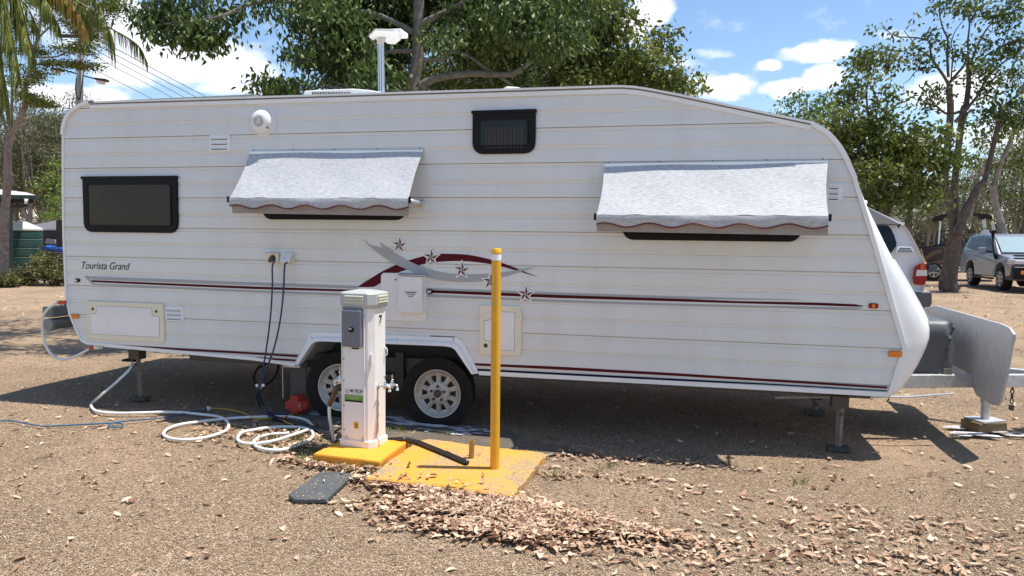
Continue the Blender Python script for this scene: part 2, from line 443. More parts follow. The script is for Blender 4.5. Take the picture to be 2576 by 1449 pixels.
# corrugated side skin: panels of 0.275 m with two ribs each
SEAM = W(255 / 1.56522, 778 / 1.56522)[1]
PER = (W(255 / 1.56522, 546 / 1.56522)[1] - W(286 / 1.56522, 1234.6 / 1.56522)[1]) / 6.0
prof = [(0.0, 11), (0.022, 11), (0.0225, -4.0), (0.115, -1.0), (0.130, -4.5), (0.50, -8.5), (0.515, -4), (0.53, -4), (0.615, -1.0), (0.630, -4.5), (0.95, -8.5), (0.9995, -8.5)]
zmax = max(p[1] for p in outline); zmin = min(p[1] for p in outline)
levels = []
for k in range(-12, 13):
    for f_, o_ in prof: levels.append((SEAM + PER * (k + 1) - f_ * PER, o_ / 1000.0))
levels = sorted([l for l in levels if zmin + 0.002 < l[0] < zmax - 0.002])
levels = [(zmin + 0.001, 0.0)] + levels + [(zmax - 0.001, -0.004)]
mb = MB()
for (z0, o0), (z1, o1) in zip(levels[:-1], levels[1:]):
    if z1 - z0 < 1e-4: continue
    k = max(1, int((z1 - z0) / 0.02))
    for q in range(k):
        za = z0 + (z1 - z0) * q / k; zb = z0 + (z1 - z0) * (q + 1) / k
        oa = o0 + (o1 - o0) * q / k; ob = o0 + (o1 - o0) * (q + 1) / k
        ia = intervals(za + 1e-5); ib = intervals(zb - 1e-5)
        if len(ia) != len(ib): ia = ib = intervals((za + zb) / 2)
        for (a0, a1), (b0, b1) in zip(ia, ib):
            mb.add([(a0, oa, za), (a1, oa, za), (b1, ob, zb), (b0, ob, zb)], [(0, 1, 2, 3)])
mb.build('side_cladding', 'van_white', van)
# inner box shell behind the skin (roof, ends, floor, far side)
mb = MB(); mb.prismY(outline, 0.016, YW)
mb.build('body', 'van_white', van)
# wheel recess inside the arch
ar = [W(*p) for p in [(748, 915), (800, 850), (1148, 862), (1198, 938)]]
mb = MB()
mb.box(((ar[0][0] + ar[3][0]) / 2, 0.62, ar[1][1] + 0.02), (1.75, 1.1, 0.02))
mb.box(((ar[0][0] + ar[3][0]) / 2, 0.66, 0.56), (1.7, 0.02, 0.5))
mb.build('wheel_well', 'chassis', van)

# nose moulding (bulging front corner panel)
inner = [W(*p) for p in [(2148, 447), (2192, 593), (2207, 643), (2269, 860), (2275, 876), (2235, 993)]]
def resamp(pts, n):
    P = [Vector(p) for p in pts]; d = [0.0]
    for a, b in zip(P[:-1], P[1:]): d.append(d[-1] + (b - a).length)
    out_ = []
    for i in range(n):
        s = d[-1] * i / (n - 1)
        for j in range(len(P) - 1):
            if d[j + 1] >= s - 1e-9:
                k = (s - d[j]) / max(1e-9, d[j + 1] - d[j]); out_.append(P[j].lerp(P[j + 1], k)); break
    return out_
nose_px = [(2140, 447 - 25), (2152, 447), (2177, 511), (2212, 582), (2249, 655), (2283, 712), (2327, 790), (2338, 818), (2340, 842), (2334, 867), (2312, 915), (2285, 957), (2262, 983), (2242, 994)]
nose = [(onY(x, y, 0.10).x, onY(x, y, 0.10).z) for x, y in nose_px[1:]]
A = resamp(cat(inner, 3), 26); B = resamp(cat(nose, 4), 26)
mb = MB(); rings = []
for yy, k in ((0.0, 0.0), (0.012, 0.35), (0.035, 0.68), (0.065, 0.88), (0.11, 1.0), (YW - 0.11, 1.0), (YW - 0.05, 0.8), (YW - 0.02, 0.5), (YW, 0.0)):
    rings.append([(a.lerp(b, k).x, yy, a.lerp(b, k).y) for a, b in zip(A, B)])
mb.loft(rings, closed=False, caps=False)
# bottom closing
mb.add([rings[0][-1], rings[4][-1], rings[5][-1], rings[-1][-1]], [(0, 1, 2, 3)])
mb.build('nose_cone', 'van_trim', van, smooth=True, autosm=60)
# raised lip on the nose
lip = [onY(x, y, 0.22) for x, y in [(2246, 654), (2254, 664), (2283, 713), (2322, 783), (2334, 812)]]
MB().tube([p + Vector((0.0, 0, 0)) for p in cat(lip, 4)], 0.010, 6).build('nose_lip', 'van_trim', van, smooth=True)

# edge trims
mb = MB(); e = list(reversed(rear)) + []
mb.strip(rear + rear_low + bottom_rear[:1], 0.022, -0.014, 0.03, side=0.2)
mb.build('rear_edge_trim', 'van_trim', van, smooth=False)
mb = MB(); mb.strip(bottom_rear, 0.030, -0.016, 0.02, side=-0.2); mb.build('lower_trim', 'van_trim', van)
mb = MB(); mb.strip(bottom_front, 0.034, -0.016, 0.02, side=0.2); mb.build('lower_trim', 'van_trim', van)
mb = MB(); mb.strip([tuple(v) for v in cat(inner[:4], 3)] + [W(2275, 876), W(2236, 993)], 0.030, -0.020, 0.02, side=0.0); mb.build('front_edge_trim', 'van_trim', van)
ft = [W(*p) for p in cat([(2150, 450), (2126, 395), (2104, 360), (2077, 332), (2040, 311), ], 5)]
mb = MB(); mb.strip(ft, 0.034, -0.022, 0.05, side=0.0); mb.build('front_edge_trim', 'van_trim', van)
# roof edge: white cap, dark channel, white lower moulding
rl = [W(*p) for p in [(2040, 311), (1800, 261), (1700, 240), (1625, 226), (1600, 222.3), (1570, 220), (1540, 220), (229, 260)]]
def offs(pts, dz): return [(x, z + dz) for x, z in pts]
mb = MB(); mb.strip(offs(rl, 0.004), 0.016, -0.030, 0.06); mb.build('roof_cap', 'van_trim', van)
mb = MB(); mb.strip(offs(rl, -0.009), 0.007, -0.018, 0.01); mb.build('awning_channel', 'pvc_grey', van)
mb = MB(); mb.strip(offs(rl, -0.032), 0.034, -0.017, 0.01); mb.build('roof_moulding', 'van_trim', van)
# rear top corner cap
mb = MB(); mb.strip([W(*p) for p in cat([(242, 257), (229, 258), (205, 268), (180, 285), (166, 312), (162, 340)], 4)], 0.03, -0.03, 0.10, side=-0.3)
mb.build('corner_cap', 'van_trim', van, smooth=True, autosm=40)

# wheel arch spat
arch_in = [W(*p) for p in [(755, 916)] + [tuple(v) for v in cat([(787, 868), (793, 861), (803, 857.5), (815, 857)], 3)] + [tuple(v) for v in cat([(1122, 869), (1135, 871), (1146, 875), (1153, 884)], 3)] + [(1190, 939)]]
mb = MB()
Ao = arch_out; Ai = arch_in
n_ = min(len(Ao), len(Ai)); Ao = resamp(Ao, 60); Ai = resamp(Ai, 60)
Mid = [a.lerp(b, 0.45) for a, b in zip(Ao, Ai)]; Mid2 = [a.lerp(b, 0.60) for a, b in zip(Ao, Ai)]
ringsets = [([(p.x, 0.0, p.y) for p in Ao]), ([(p.x, -0.016, p.y) for p in Ao]), ([(p.x, -0.020, p.y) for p in Mid]), ([(p.x, -0.038, p.y) for p in Mid2]), ([(p.x, -0.044, p.y) for p in Ai]), ([(p.x, 0.04, p.y) for p in Ai])]
mb.loft(ringsets, closed=False, caps=False)
spat = mb.build('wheel_arch_trim', 'van_trim', van, smooth=True, autosm=30)
for p in [(787, 846), (1001, 848 + 15 - 12 - .5), (1142, 852)]:
    q = W(*p); MB().lathe([(0.006, 0), (0.005, 0.004), (0.0, 0.005)], (q[0], -0.018, q[1] - 0.008), (0, -1, 0), 8).build('screw', 'steel_dark', spat)

YD = -0.0085
def decal(name, pts, m, y=YD, parent=van, px=True):
    q = [W(*p) for p in pts] if px else pts
    return MB().prismY(q, y - 0.0012, y).build(name, m, parent)
def band(name, top, bot, m, y=YD):
    return decal(name, list(top) + list(reversed(bot)), m, y)
# --- long stripes
def zz(pts): return D(0, 600, 2.415, pts)          # zoomed crop of rear side
g1 = zz([(790, 1178), (820, 1180)]) ; 
gt = zz([(788, 1176)]) + [(640, 718 + 0.5)]
stripe_top_u = [(213.6, 694.7), (640, 713.0), (905, 719.5 + 1.5)]
# grey upper band with arrow shaped tail
band('stripe_grey', [(214, 694.5), (450, 703), (640, 710), (900, 719)], [(236, 703), (450, 711), (640, 717.5), (900, 726)], 'decal_grey')
band('stripe_grey', [(214, 694.5), (221, 695.5), (239, 712.5), (640, 730), (880, 738)], [(214, 694.5), (234, 716), (450, 727), (640, 735), (880, 744)], 'decal_grey')
band('stripe_maroon', [(231, 704.5), (450, 713.5), (640, 720.5), (903, 729)], [(236, 709.5), (450, 719), (640, 727), (903, 734)], 'maroon')
band('stripe_grey', [(1075, 724), (1400, 735.5), (1700, 745), (1850, 749), (2020, 754)], [(1075, 731), (1400, 743), (1700, 751.5), (1850, 753.5), (2020, 754.5)], 'decal_grey')
band('stripe_maroon', [(1085, 729.5), (1400, 741.5), (1700, 751), (1850, 757), (2060, 761), (2150, 765), (2171, 769)], [(1085, 736.5), (1400, 749.5), (1700, 758), (1850, 762.5), (2060, 768), (2150, 771), (2170, 771)], 'maroon')
band('stripe_grey', [(1075, 739.5), (1400, 753.5), (1700, 763), (1900, 768.5), (2171, 773)], [(1075, 746), (1400, 760), (1700, 769), (1900, 773), (2160, 777.5)], 'decal_grey')
# --- swooshes
def zs(pts): return D(1300, 880, 2.862, pts)
sw_top = cat(zs([(365, 173), (480, 250), (640, 290), (720, 325), (900, 425), (1080, 500), (1290, 555), (1500, 573), (1700, 572), (1900, 555), (2100, 527), (2320, 487)]), 4)
sw_bot = cat(zs([(365, 173), (460, 265), (560, 345), (720, 450), (870, 515), (1050, 592), (1250, 640), (1450, 657), (1700, 652), (1900, 612), (2100, 560), (2320, 487)]), 4)
band('swoosh_grey', [tuple(v) for v in sw_top], [tuple(v) for v in sw_bot], 'decal_grey', YD - 0.0016)
sp = zs([(560, 208), (690, 300), (760, 352), (660, 345), (610, 290)])
decal('swoosh_grey', sp, 'decal_grey', YD - 0.0030)
mr_top = cat(zs([(310, 715), (450, 625), (600, 535), (750, 465), (900, 412), (1050, 370), (1180, 343), (1350, 342), (1550, 352), (1750, 390), (1930, 440), (2100, 505), (2330, 597)]), 4)
mr_bot = cat(zs([(490, 715), (540, 690), (640, 620), (740, 565), (860, 520), (1000, 470), (1160, 440), (1350, 424), (1550, 426), (1750, 448), (1930, 482), (2130, 538), (2330, 600)]), 4)
band('swoosh_maroon', [tuple(v) for v in mr_top], [tuple(v) for v in mr_bot], 'maroon', YD - 0.0001 + 0.0)
# --- stars
def star(cx, cy, R_, ph=90.0):
    c = W(*zs([(cx, cy)])[0]); Rm = R_ / 2.862 / 1.56522 / 291.0 * 0.98
    root = None
    def pts(R1, r1):
        o_ = []
        for k in range(10):
            a = math.radians(ph + 36 * k); rr = R1 if k % 2 == 0 else r1
            o_.append((c[0] + rr * math.cos(a), c[1] + rr * math.sin(a)))
        return o_
    base = MB().prismY(pts(Rm * 1.27, Rm * 0.55), YD - 0.0042, YD - 0.003).build('star', 'decal_white', van)
    P = pts(Rm, Rm * 0.40)
    for q, mm in ((0, 'decal_silver'), (1, 'maroon')):
        mb = MB(); 
        for k in range(10):
            if (k + q) % 2 == 0:
                a, b = P[k], P[(k + 1) % 10]
                mb.prismY([c, a, b], YD - 0.0056, YD - 0.0044)
        mb.build('star_facet', mm, base)
for s_ in ((787, 243, 90), (1143, 380, 92), (1489, 522, 90), (1812, 655, 90), (2207, 795, 90)):
    star(*s_)
# --- lower skirt stripes
band('skirt_stripe', [(264, 864.5), (450, 876), (600, 884), (751, 893)], [(300, 868), (450, 880.5), (600, 889), (749, 898)], 'maroon')
band('skirt_stripe', [(500, 889.5), (600, 895), (746, 904)], [(500, 890.5), (600, 899), (744, 908.5)], 'maroon')
band('skirt_stripe', [(1195, 913), (1400, 921.5), (1700, 938), (1950, 954), (2232, 972)], [(1198, 919), (1400, 929), (1700, 945), (1950, 960), (2230, 977)], 'maroon')
band('skirt_stripe', [(1201, 927), (1400, 937), (1700, 952), (1950, 965), (2230, 981.5)], [(1204, 932.5), (1400, 943), (1700, 957), (1950, 968.5), (2229, 984)], 'navy')
# --- lettering
q0 = W(203, 681); q1 = W(327, 660); qc = ((q0[0] + q1[0]) / 2, (q0[1] + q1[1]) / 2)
text_mesh('lettering', 'Tourista Grand', 0.098, (qc[0], YD - 0.001, qc[1] + 0.004), 'decal_black', van, shear=0.30, sx=0.86, bold=-0.0004)

# --- windows
def window(name, xl, xr, yt, yb, r=0.085, blind=True, sharp=0.01):
    xm, ym = (xl + xr) / 2, (yt + yb) / 2
    x0 = W(xl, ym)[0]; x1 = W(xr, ym)[0]; z1 = W(xm, yt)[1]; z0 = W(xm, yb)[1]
    fr = MB().prismY(rrect(x0, x1, z0, z1, sharp, r), -0.030, 0.0).build(name, 'black_plastic', van, bevel=0.006)
    MB().prismY(rrect(x0 - 0.006, x1 + 0.006, z1 - 0.012, z1 + 0.012, 0.004), -0.040, -0.002).build('hinge_rail', 'black_plastic', fr)
    b = 0.055
    o1 = rrect(x0 + b, x1 - b, z0 + b, z1 - b, 0.03); o2 = rrect(x0 + b + .012, x1 - b - .012, z0 + b + .012, z1 - b - .012, 0.022)
    mb = MB()
    mb.loft([[(x, -0.029, z) for x, z in o1], [(x, -0.037, z) for x, z in o1], [(x, -0.037, z) for x, z in o2], [(x, -0.0295, z) for x, z in o2]], caps=False)
    mb.build('window_ridge', 'black_plastic', fr, smooth=False)
    MB().prismY(o2, -0.0325, -0.0305).build('pane', 'tinted_glass', fr)
    if blind:
        mb = MB(); z = z0 + b + 0.05
        while z < z1 - b - 0.03:
            mb.box(((x0 + x1) / 2 + 0.06, -0.0335, z), (x1 - x0 - 2 * b - 0.19, 0.0012, 0.005)); z += 0.016
        mb.build('blind', mat('blind_slat', (0.020, 0.019, 0.021), rough=0.5), fr)
    return fr
window('window', 214.5, 450.5, 447, 585)
wf = window('window', 1190.5, 1348.5, 282, 387.5, blind=False)
x0, z0 = W(1222, 375); x1, z1 = W(1318, 320)
mb = MB(); rr_ = random.Random(3)
x = x0
while x < x1 - 0.02:
    ww = rr_.uniform(0.015, 0.035); mb.box((x + ww / 2, -0.0334, (z0 + z1) / 2), (ww * 0.6, 0.001, z1 - z0)); x += ww
mb.build('curtain', mat('curtain_brown', (0.045, 0.035, 0.03), rough=0.7), wf)
window('window', 663, 1022, 400, 553)
window('window', 1568, 2018, 430, 606)

# --- round roof-high vent
c = W(663, 308)
v = MB().lathe([(0.118, 0), (0.118, 0.008), (0.106, 0.014), (0.104, 0.03), (0.094, 0.052), (0.072, 0.070), (0.050, 0.078), (0.048, 0.078), (0, 0.078)], (c[0], 0, c[1]), (0.0, -1, 0), 40).build('round_vent', 'white_plastic', van, smooth=True, autosm=40)
mb = MB(); mb.lathe([(0.047, 0.0785), (0.0, 0.0786)], (c[0], 0, c[1]), (0, -1, 0), 24); mb.build('vent_recess', mat('vent_grey', (0.33, 0.33, 0.34), rough=0.5), v)
mb = MB()
for k in range(24):
    a = 2 * math.pi * k / 24; mb.box((c[0] + 0.029 * math.cos(a), -0.0805, c[1] + 0.029 * math.sin(a)), (0.036, 0.003, 0.0028), ry=-a)
mb.lathe([(0.008, 0.079), (0.008, 0.083), (0, 0.084)], (c[0], 0, c[1]), (0, -1, 0), 12)
mb.build('grille', 'white_plastic', v)
MB().lathe([(0.008, 0), (0.008, 0.006), (0, 0.007)], (c[0] + 0.075, -0.062, c[1] - 0.055), (0.5, -0.8, -0.2), 8).build('latch', 'black_plastic', v)

def louvre(xl, xr, yt, yb, n=3):
    xm, ym = (xl + xr) / 2, (yt + yb) / 2
    x0, x1, z1, z0 = W(xl, ym)[0], W(xr, ym)[0], W(xm, yt)[1], W(xm, yb)[1]
    p = MB().prismY(rrect(x0, x1, z0, z1, 0.006), -0.011, 0.0).build('louvre_vent', 'van_trim', van, bevel=0.002)
    h = (z1 - z0) / (n + 0.4)
    for k in range(n):
        zc = z1 - h * (k + 0.75)
        mb = MB(); xa, xb = x0 + 0.02, x1 - 0.03
        mb.loft([[(xa, -0.0112, zc + 0.012), (xa, -0.020, zc - 0.004), (xa, -0.0112, zc - 0.004)], [(xb, -0.0112, zc + 0.012), (xb, -0.020, zc - 0.004), (xb, -0.0112, zc - 0.004)]])
        mb.build('louvre', 'van_trim', p)
        MB().box(((xa + xb) / 2, -0.0125, zc - 0.009), (xb - xa, 0.002, 0.005)).build('louvre_slot', 'steel_dark', p)
    for sx_ in (x0 + 0.009, x1 - 0.009):
        for sz_ in (z0 + 0.009, z1 - 0.009):
            MB().lathe([(0.003, 0), (0.002, 0.002)], (sx_, -0.011, sz_), (0, -1, 0), 6).build('screw', 'steel_dark', p)
louvre(528.5, 581, 340, 381.5); louvre(417, 464, 771.5, 808); louvre(2078, 2119, 462, 508)

# --- sockets with flip covers
for (xa, xb, yt, yb, open_) in ((677, 705, 634, 662, 1), (714, 742, 634, 662, 0)):
    xm = (xa + xb) / 2; x0, x1 = W(xa, 648)[0], W(xb, 648)[0]; z1, z0 = W(xm, yt)[1], W(xm, yb)[1]
    s = MB().prismY(rrect(x0, x1, z0, z1, 0.008), -0.03, 0.0).build('power_inlet', 'cream_plastic', van, bevel=0.003)
    MB().lathe([(0.028, 0), (0.028, 0.004), (0.02, 0.005), (0, 0.005)], ((x0 + x1) / 2, -0.03, (z0 + z1) / 2 - 0.004), (0, -1, 0), 16).build('socket_face', 'steel_dark', s)
    MB().lathe([(0.022, 0), (0.024, 0.02), (0.02, 0.03), (0.013, 0.045), (0.008, 0.05)], ((x0 + x1) / 2 - 0.005, -0.03, (z0 + z1) / 2 - 0.004), (-0.2, -0.75, -0.6), 12).build('plug', mat('plug_grey', (0.10, 0.09, 0.075), rough=0.5), s, smooth=True)
    if open_: pts = [(x0, -0.03, z1), (x1, -0.03, z1), (x1 - 0.002, -0.11, z1 - 0.008), (x0 + 0.002, -0.11, z1 - 0.008)]
    else: pts = [(x0, -0.03, z1), (x1, -0.03, z1), (x1 - 0.004, -0.085, z0 + 0.01), (x0 + 0.004, -0.085, z0 + 0.01)]
    P = [Vector(p) for p in pts]; nn = (P[1] - P[0]).cross(P[2] - P[1]).normalized() * 0.006
    MB().loft([P, [p + nn for p in P]]).build('socket_cover', 'white_plastic', s, bevel=0.003)

# --- hatches
def hatch(xl, xr, yt, yb, inner_px, name='locker_hatch', m='cream_plastic', lip=0.0):
    xm, ym = (xl + xr) / 2, (yt + yb) / 2
    x0, x1, z1, z0 = W(xl, ym)[0], W(xr, ym)[0], W(xm, yt)[1], W(xm, yb)[1]
    f = MB().prismY(rrect(x0, x1, z0, z1, 0.03), -0.024, 0.0).build(name, m, van, bevel=0.008, seg=3)
    ia, ib, ic, id_ = inner_px; xi0, xi1, zi1, zi0 = W(ia, ym)[0], W(ib, ym)[0], W(xm, ic)[1], W(xm, id_)[1]
    return f, (x0, x1, z0, z1), (xi0, xi1, zi0, zi1)
f, o_, i_ = hatch(222.5, 416.5, 760, 857, (233, 405, 772, 843))
def panel_outline(i_, notch, c_=0.05):
    x0, x1, z0, z1 = i_
    if notch == 'top':    # both upper corners cut for the locks
        return [(x0, z0), (x1, z0), (x1, z1 - c_), (x1 - c_ * .7, z1 - c_), (x1 - c_, z1 - c_ * .7), (x1 - c_, z1), (x0 + c_, z1), (x0 + c_, z1 - c_ * .7), (x0 + c_ * .7, z1 - c_), (x0, z1 - c_)]
    return [(x0 + c_, z0), (x1, z0), (x1, z1), (x0 + c_, z1), (x0 + c_, z1 - c_ * .6), (x0 + c_ * .6, z1 - c_ * 1.0), (x0, z1 - c_ * 1.1), (x0, z0 + c_ * 1.1), (x0 + c_ * .6, z0 + c_ * 1.0), (x0 + c_, z0 + c_ * .6)]
def inset(f, i_, notch, c_):
    po = panel_outline(i_, notch, c_)
    cxm = (i_[0] + i_[1]) / 2; czm = (i_[2] + i_[3]) / 2
    MB().prismY([(x + (0.003 if x > cxm else -0.003), z + (0.003 if z > czm else -0.003)) for x, z in po], -0.0248, -0.0238).build('seam_line', mat('seam_brown', (0.25, 0.20, 0.15), rough=0.8), f)
    MB().prismY(po, -0.0262, -0.0245).build('door_panel', 'van_trim', f)
inset(f, i_, 'top', 0.075)
for xx in (i_[0] + 0.028, i_[1] - 0.028):
    MB().lathe([(0.013, 0), (0.013, 0.003), (0.008, 0.004), (0.008, 0.002), (0, 0.002)], (xx, -0.024, i_[3] - 0.028), (0, -1, 0), 14).build('lock', 'steel_dark', f)
f, o_, i_ = hatch(1207, 1313, 767, 893, (1220.5, 1296, 784, 879))
inset(f, i_, 'left', 0.07)
for zz_, mm in ((i_[3] - 0.02, 'cream_plastic'), (i_[2] + 0.03, 'steel_dark')):
    MB().lathe([(0.017, 0), (0.017, 0.003), (0.014, 0.003), (0.013, 0.001), (0.009, 0.001), (0.009, 0.005), (0, 0.005)], (i_[0] + 0.012, -0.024, zz_), (0, -1, 0), 16).build('lock', mm, f)
for zz_ in (0.25, 0.78):
    MB().box((o_[1] - 0.008, -0.028, o_[2] + (o_[3] - o_[2]) * zz_), (0.02, 0.012, 0.075)).build('hinge', 'cream_plastic', f, bevel=0.002)
# heater plate and cover
x0, x1, z1, z0 = W(960.5, 750)[0], W(1073.5, 750)[0], W(1017, 687)[1], W(1017, 806.5)[1]
hp = MB().prismY(rrect(x0, x1, z0, z1, 0.035), -0.020, 0.0).build('service_plate', 'van_trim', van, bevel=0.003)
bx0, bx1, bz1, bz0 = onY(1003.5, 740, -.07).x, onY(1063, 740, -.07).x, onY(1034, 695, -.07).z, onY(1034, 787, -.07).z
hb = MB().box(((bx0 + bx1) / 2, -0.05, (bz0 + bz1) / 2), (bx1 - bx0, 0.06, bz1 - bz0)).build('heater_cover', 'van_trim', van, bevel=0.004)
MB().box(((bx0 + bx1) / 2 + 0.005, -0.050, bz1 + 0.014), (bx1 - bx0 + 0.03, 0.085, 0.008), rx=0.12).build('rain_hood', 'galv', hb)
for a_ in (bx0 + 0.012, bx1 - 0.012):
    for b_ in (bz0 + 0.012, bz1 - 0.012):
        MB().lathe([(0.005, 0), (0.004, 0.004), (0, 0.005)], (a_, -0.08, b_), (0, -1, 0), 8).build('screw', 'chrome', hb)
lab = MB().box(((bx0 + bx1) / 2 + 0.004, -0.0806, (bz0 + bz1) / 2 + 0.0), (0.078, 0.001, 0.056)).build('warning_label', 'decal_white', hb)
for tx, zz_, sz in (('WARNING!', 0.018, 0.019), ('HOT WHEN', 0.0, 0.013), ('IN USE', -0.016, 0.013)):
    text_mesh('label_text', tx, sz, ((bx0 + bx1) / 2 + 0.004, -0.0816, (bz0 + bz1) / 2 + zz_), 'decal_black', hb, bold=0.0005)
q = W(998, 703); MB().lathe([(0.006, 0), (0.006, 0.012), (0, 0.013)], (q[0], -0.02, q[1]), (0, -1, 0), 8).build('keyhole_cover', 'steel_dark', hp)

# --- lamps and badges on the side
def lampo(px, py, w_, h_, m1, name, m2=None):
    q = W(px, py); b = MB().box((q[0], -0.014, q[1]), (w_, 0.022, h_)).build(name, m1, van, bevel=min(w_, h_) * 0.3)
    if m2: MB().box((q[0] - w_ * 0.02, -0.0265, q[1]), (w_ * 0.30, 0.004, h_ * 0.62)).build('lens', m2, b)
    return b
def oval(px, py, w_):
    q = W(px, py)
    b = MB().lathe([(w_, 0), (w_, 0.012), (w_ * .8, 0.02), (0, 0.02)], (q[0], -0.004, q[1]), (0, -1, 0), 18).build('side_marker', 'black_plastic', van, smooth=True, autosm=40)
    b.scale = (1, 1, 0.62); b.location.z += (q[1] - root_of(b).z) * (1 - 0.62)
    MB().box((q[0] - 0.003, -0.026, q[1]), (w_ * 1.0, 0.006, w_ * .55)).build('lens', 'clear_lens', van)
oval(197, 705, 0.030); oval(1083, 733, 0.033)
lampo(2196, 769, 0.066, 0.038, 'red_lens', 'marker_lamp', 'amber')
lampo(192, 795.5, 0.075, 0.044, 'amber', 'side_reflector'); lampo(2251, 889.5, 0.093, 0.046, 'amber', 'side_reflector')

# --- awnings
def awning(tl, tr, ft_l, ft_r, Yf, flap_l, flap_r, arm=False, nsc=5):
    """tl,tr: rail ends on wall; ft: front edge px at depth Yf"""
    a = W(*tl); b = W(*tr)
    root = MB().loft([[(a[0], -0.005, a[1] - .022), (a[0], -0.03, a[1] - .022), (a[0], -0.03, a[1]), (a[0], -0.012, a[1] + .012), (a[0], -0.005, a[1] + .012)],
                      [(b[0], -0.005, b[1] - .022), (b[0], -0.03, b[1] - .022), (b[0], -0.03, b[1]), (b[0], -0.012, b[1] + .012), (b[0], -0.005, b[1] + .012)]]).build('window_awning', 'aluminium', van)
    for k in range(5):
        xx = a[0] + (b[0] - a[0]) * (0.02 + 0.24 * k); MB().lathe([(0.006, 0), (0.004, 0.004)], (xx, -0.012, a[1] + (b[1] - a[1]) * (0.02 + .24 * k) + 0.012), (0, -1, 0), 8).build('screw', 'steel_dark', root)
    fl = onY(*ft_l, Yf); fr_ = onY(*ft_r, Yf)
    nx, nv = 60, 14; rnd = random.Random(5); vs = []; fs = []
    ph = [rnd.uniform(0, 6) for _ in range(4)]
    for j in range(nv + 1):
        v_ = j / nv
        for i in range(nx + 1):
            u_ = i / nx
            top = Vector((a[0] + (b[0] - a[0]) * u_, -0.03, a[1] - 0.016 + (b[1] - a[1]) * u_)); bot = fl.lerp(fr_, u_)
            p = top.lerp(bot, v_)
            sag = -0.014 * math.sin(math.pi * v_) * (0.6 + 0.4 * math.sin(math.pi * u_)) + 0.0028 * math.sin(u_ * 40 + ph[0] + 3 * v_) * v_ ** 3 + 0.0035 * math.sin(u_ * 11 + ph[1] + 2 * v_) + 0.003 * math.sin(u_ * 17 - 5 * v_ + ph[2]) * math.sin(3.1 * v_)
            edge_in = 0.012 * math.sin(math.pi * v_) * ((1 if u_ < 0.5 else -1) * max(0, abs(u_ - .5) * 2 - 0.8) * 5)
            vs.append((p.x + edge_in, p.y - sag * 0.2, p.z + sag)); 
    for j in range(nv):
        for i in range(nx):
            q_ = j * (nx + 1) + i; fs.append((q_, q_ + 1, q_ + nx + 2, q_ + nx + 1))
    MB().add(vs, fs).build('canvas', 'awning_canvas', root, smooth=True)
    MB().tube([fl + Vector((0.0, 0.012, -0.014)), fr_ + Vector((0.0, 0.012, -0.014))], 0.017, 10).build('roller_bar', 'aluminium', root, smooth=True)
    # valance with scalloped maroon piping
    vs = []; fs = []; pip = []
    NX = 90
    for i in range(NX + 1):
        u_ = i / NX; p = fl.lerp(fr_, u_)
        d_ = 0.072 + 0.015 * (-math.sin(u_ * nsc * 2 * math.pi + 0.3)) + 0.01 * u_ * 0
        ypuff = 0.004 * math.sin(u_ * 23 + 1) + 0.006 * math.sin(u_ * 9)
        for k in range(6):
            t_ = k / 5
            vs.append((p.x, p.y - 0.006 + ypuff * t_ - 0.006 * math.sin(math.pi * t_), p.z - d_ * t_))
        pip.append((p.x, p.y - 0.009 + ypuff, p.z - d_))
        if i < NX:
            for k in range(5):
                q_ = i * 6 + k; fs.append((q_, q_ + 1, q_ + 7, q_ + 6))
    MB().add(vs, fs).build('valance', 'awning_canvas', root, smooth=True)
    MB().tube(pip, 0.0055, 6).build('piping', mat('piping_maroon', (0.13, 0.012, 0.025), rough=0.5), root, smooth=True)
    ql = onY(*flap_l, Yf + 0.045); qr = onY(*flap_r, Yf + 0.045)
    MB().add([fl + Vector((0.0, .02, -0.01)), fr_ + Vector((0, .02, -0.01)), qr, ql], [(0, 1, 2, 3)]).build('lower_flap', 'canvas_flap', root)
    for e_, s_ in ((fl, -1), (fr_, 1)):
        MB().box(e_ + Vector((0.01 * s_, 0.01, -0.012)), (0.016, 0.05, 0.05)).build('end_bracket', 'black_plastic', root, bevel=0.004)
    # spring arms run from the bar back to the wall
    for e_, s_ in ((fl, 1), (fr_, -1)) if not arm else ((fr_, 1),):
        wz = e_.z - 0.05
        if arm:
            wp = Vector((W(1061, 519)[0], -0.01, W(1061, 512)[1]))
            MB().tube([e_ + Vector((0.012, 0.01, -0.02)), wp], 0.017, 8).build('spring_arm', 'aluminium', root, smooth=True)
            MB().lathe([(0.028, 0), (0.028, 0.02), (0.02, 0.026), (0, 0.026)], wp + Vector((0, 0.01, 0)), (0, -1, 0), 14).build('arm_mount', 'galv', root, smooth=True)
        else:
            MB().tube([e_ + Vector((0.02 * s_, 0.02, -0.02)), Vector((e_.x + 0.03 * s_, -0.01, wz))], 0.012, 6).build('spring_arm', 'aluminium', root, smooth=True)
    if arm:
        MB().tube([fl + Vector((0.03, 0.02, -0.02)), Vector((fl.x + 0.03, -0.01, fl.z - 0.05))], 0.012, 6).build('spring_arm', 'aluminium', root, smooth=True)
awning((632, 382), (1067, 378), (577.5, 498), (1028, 499), -0.33, (585, 536), (1028, 543.5), arm=True)
awning((1521, 413), (2081, 405), (1500.5, 541), (2084.5, 543), -0.36, (1501, 582), (2083, 593))

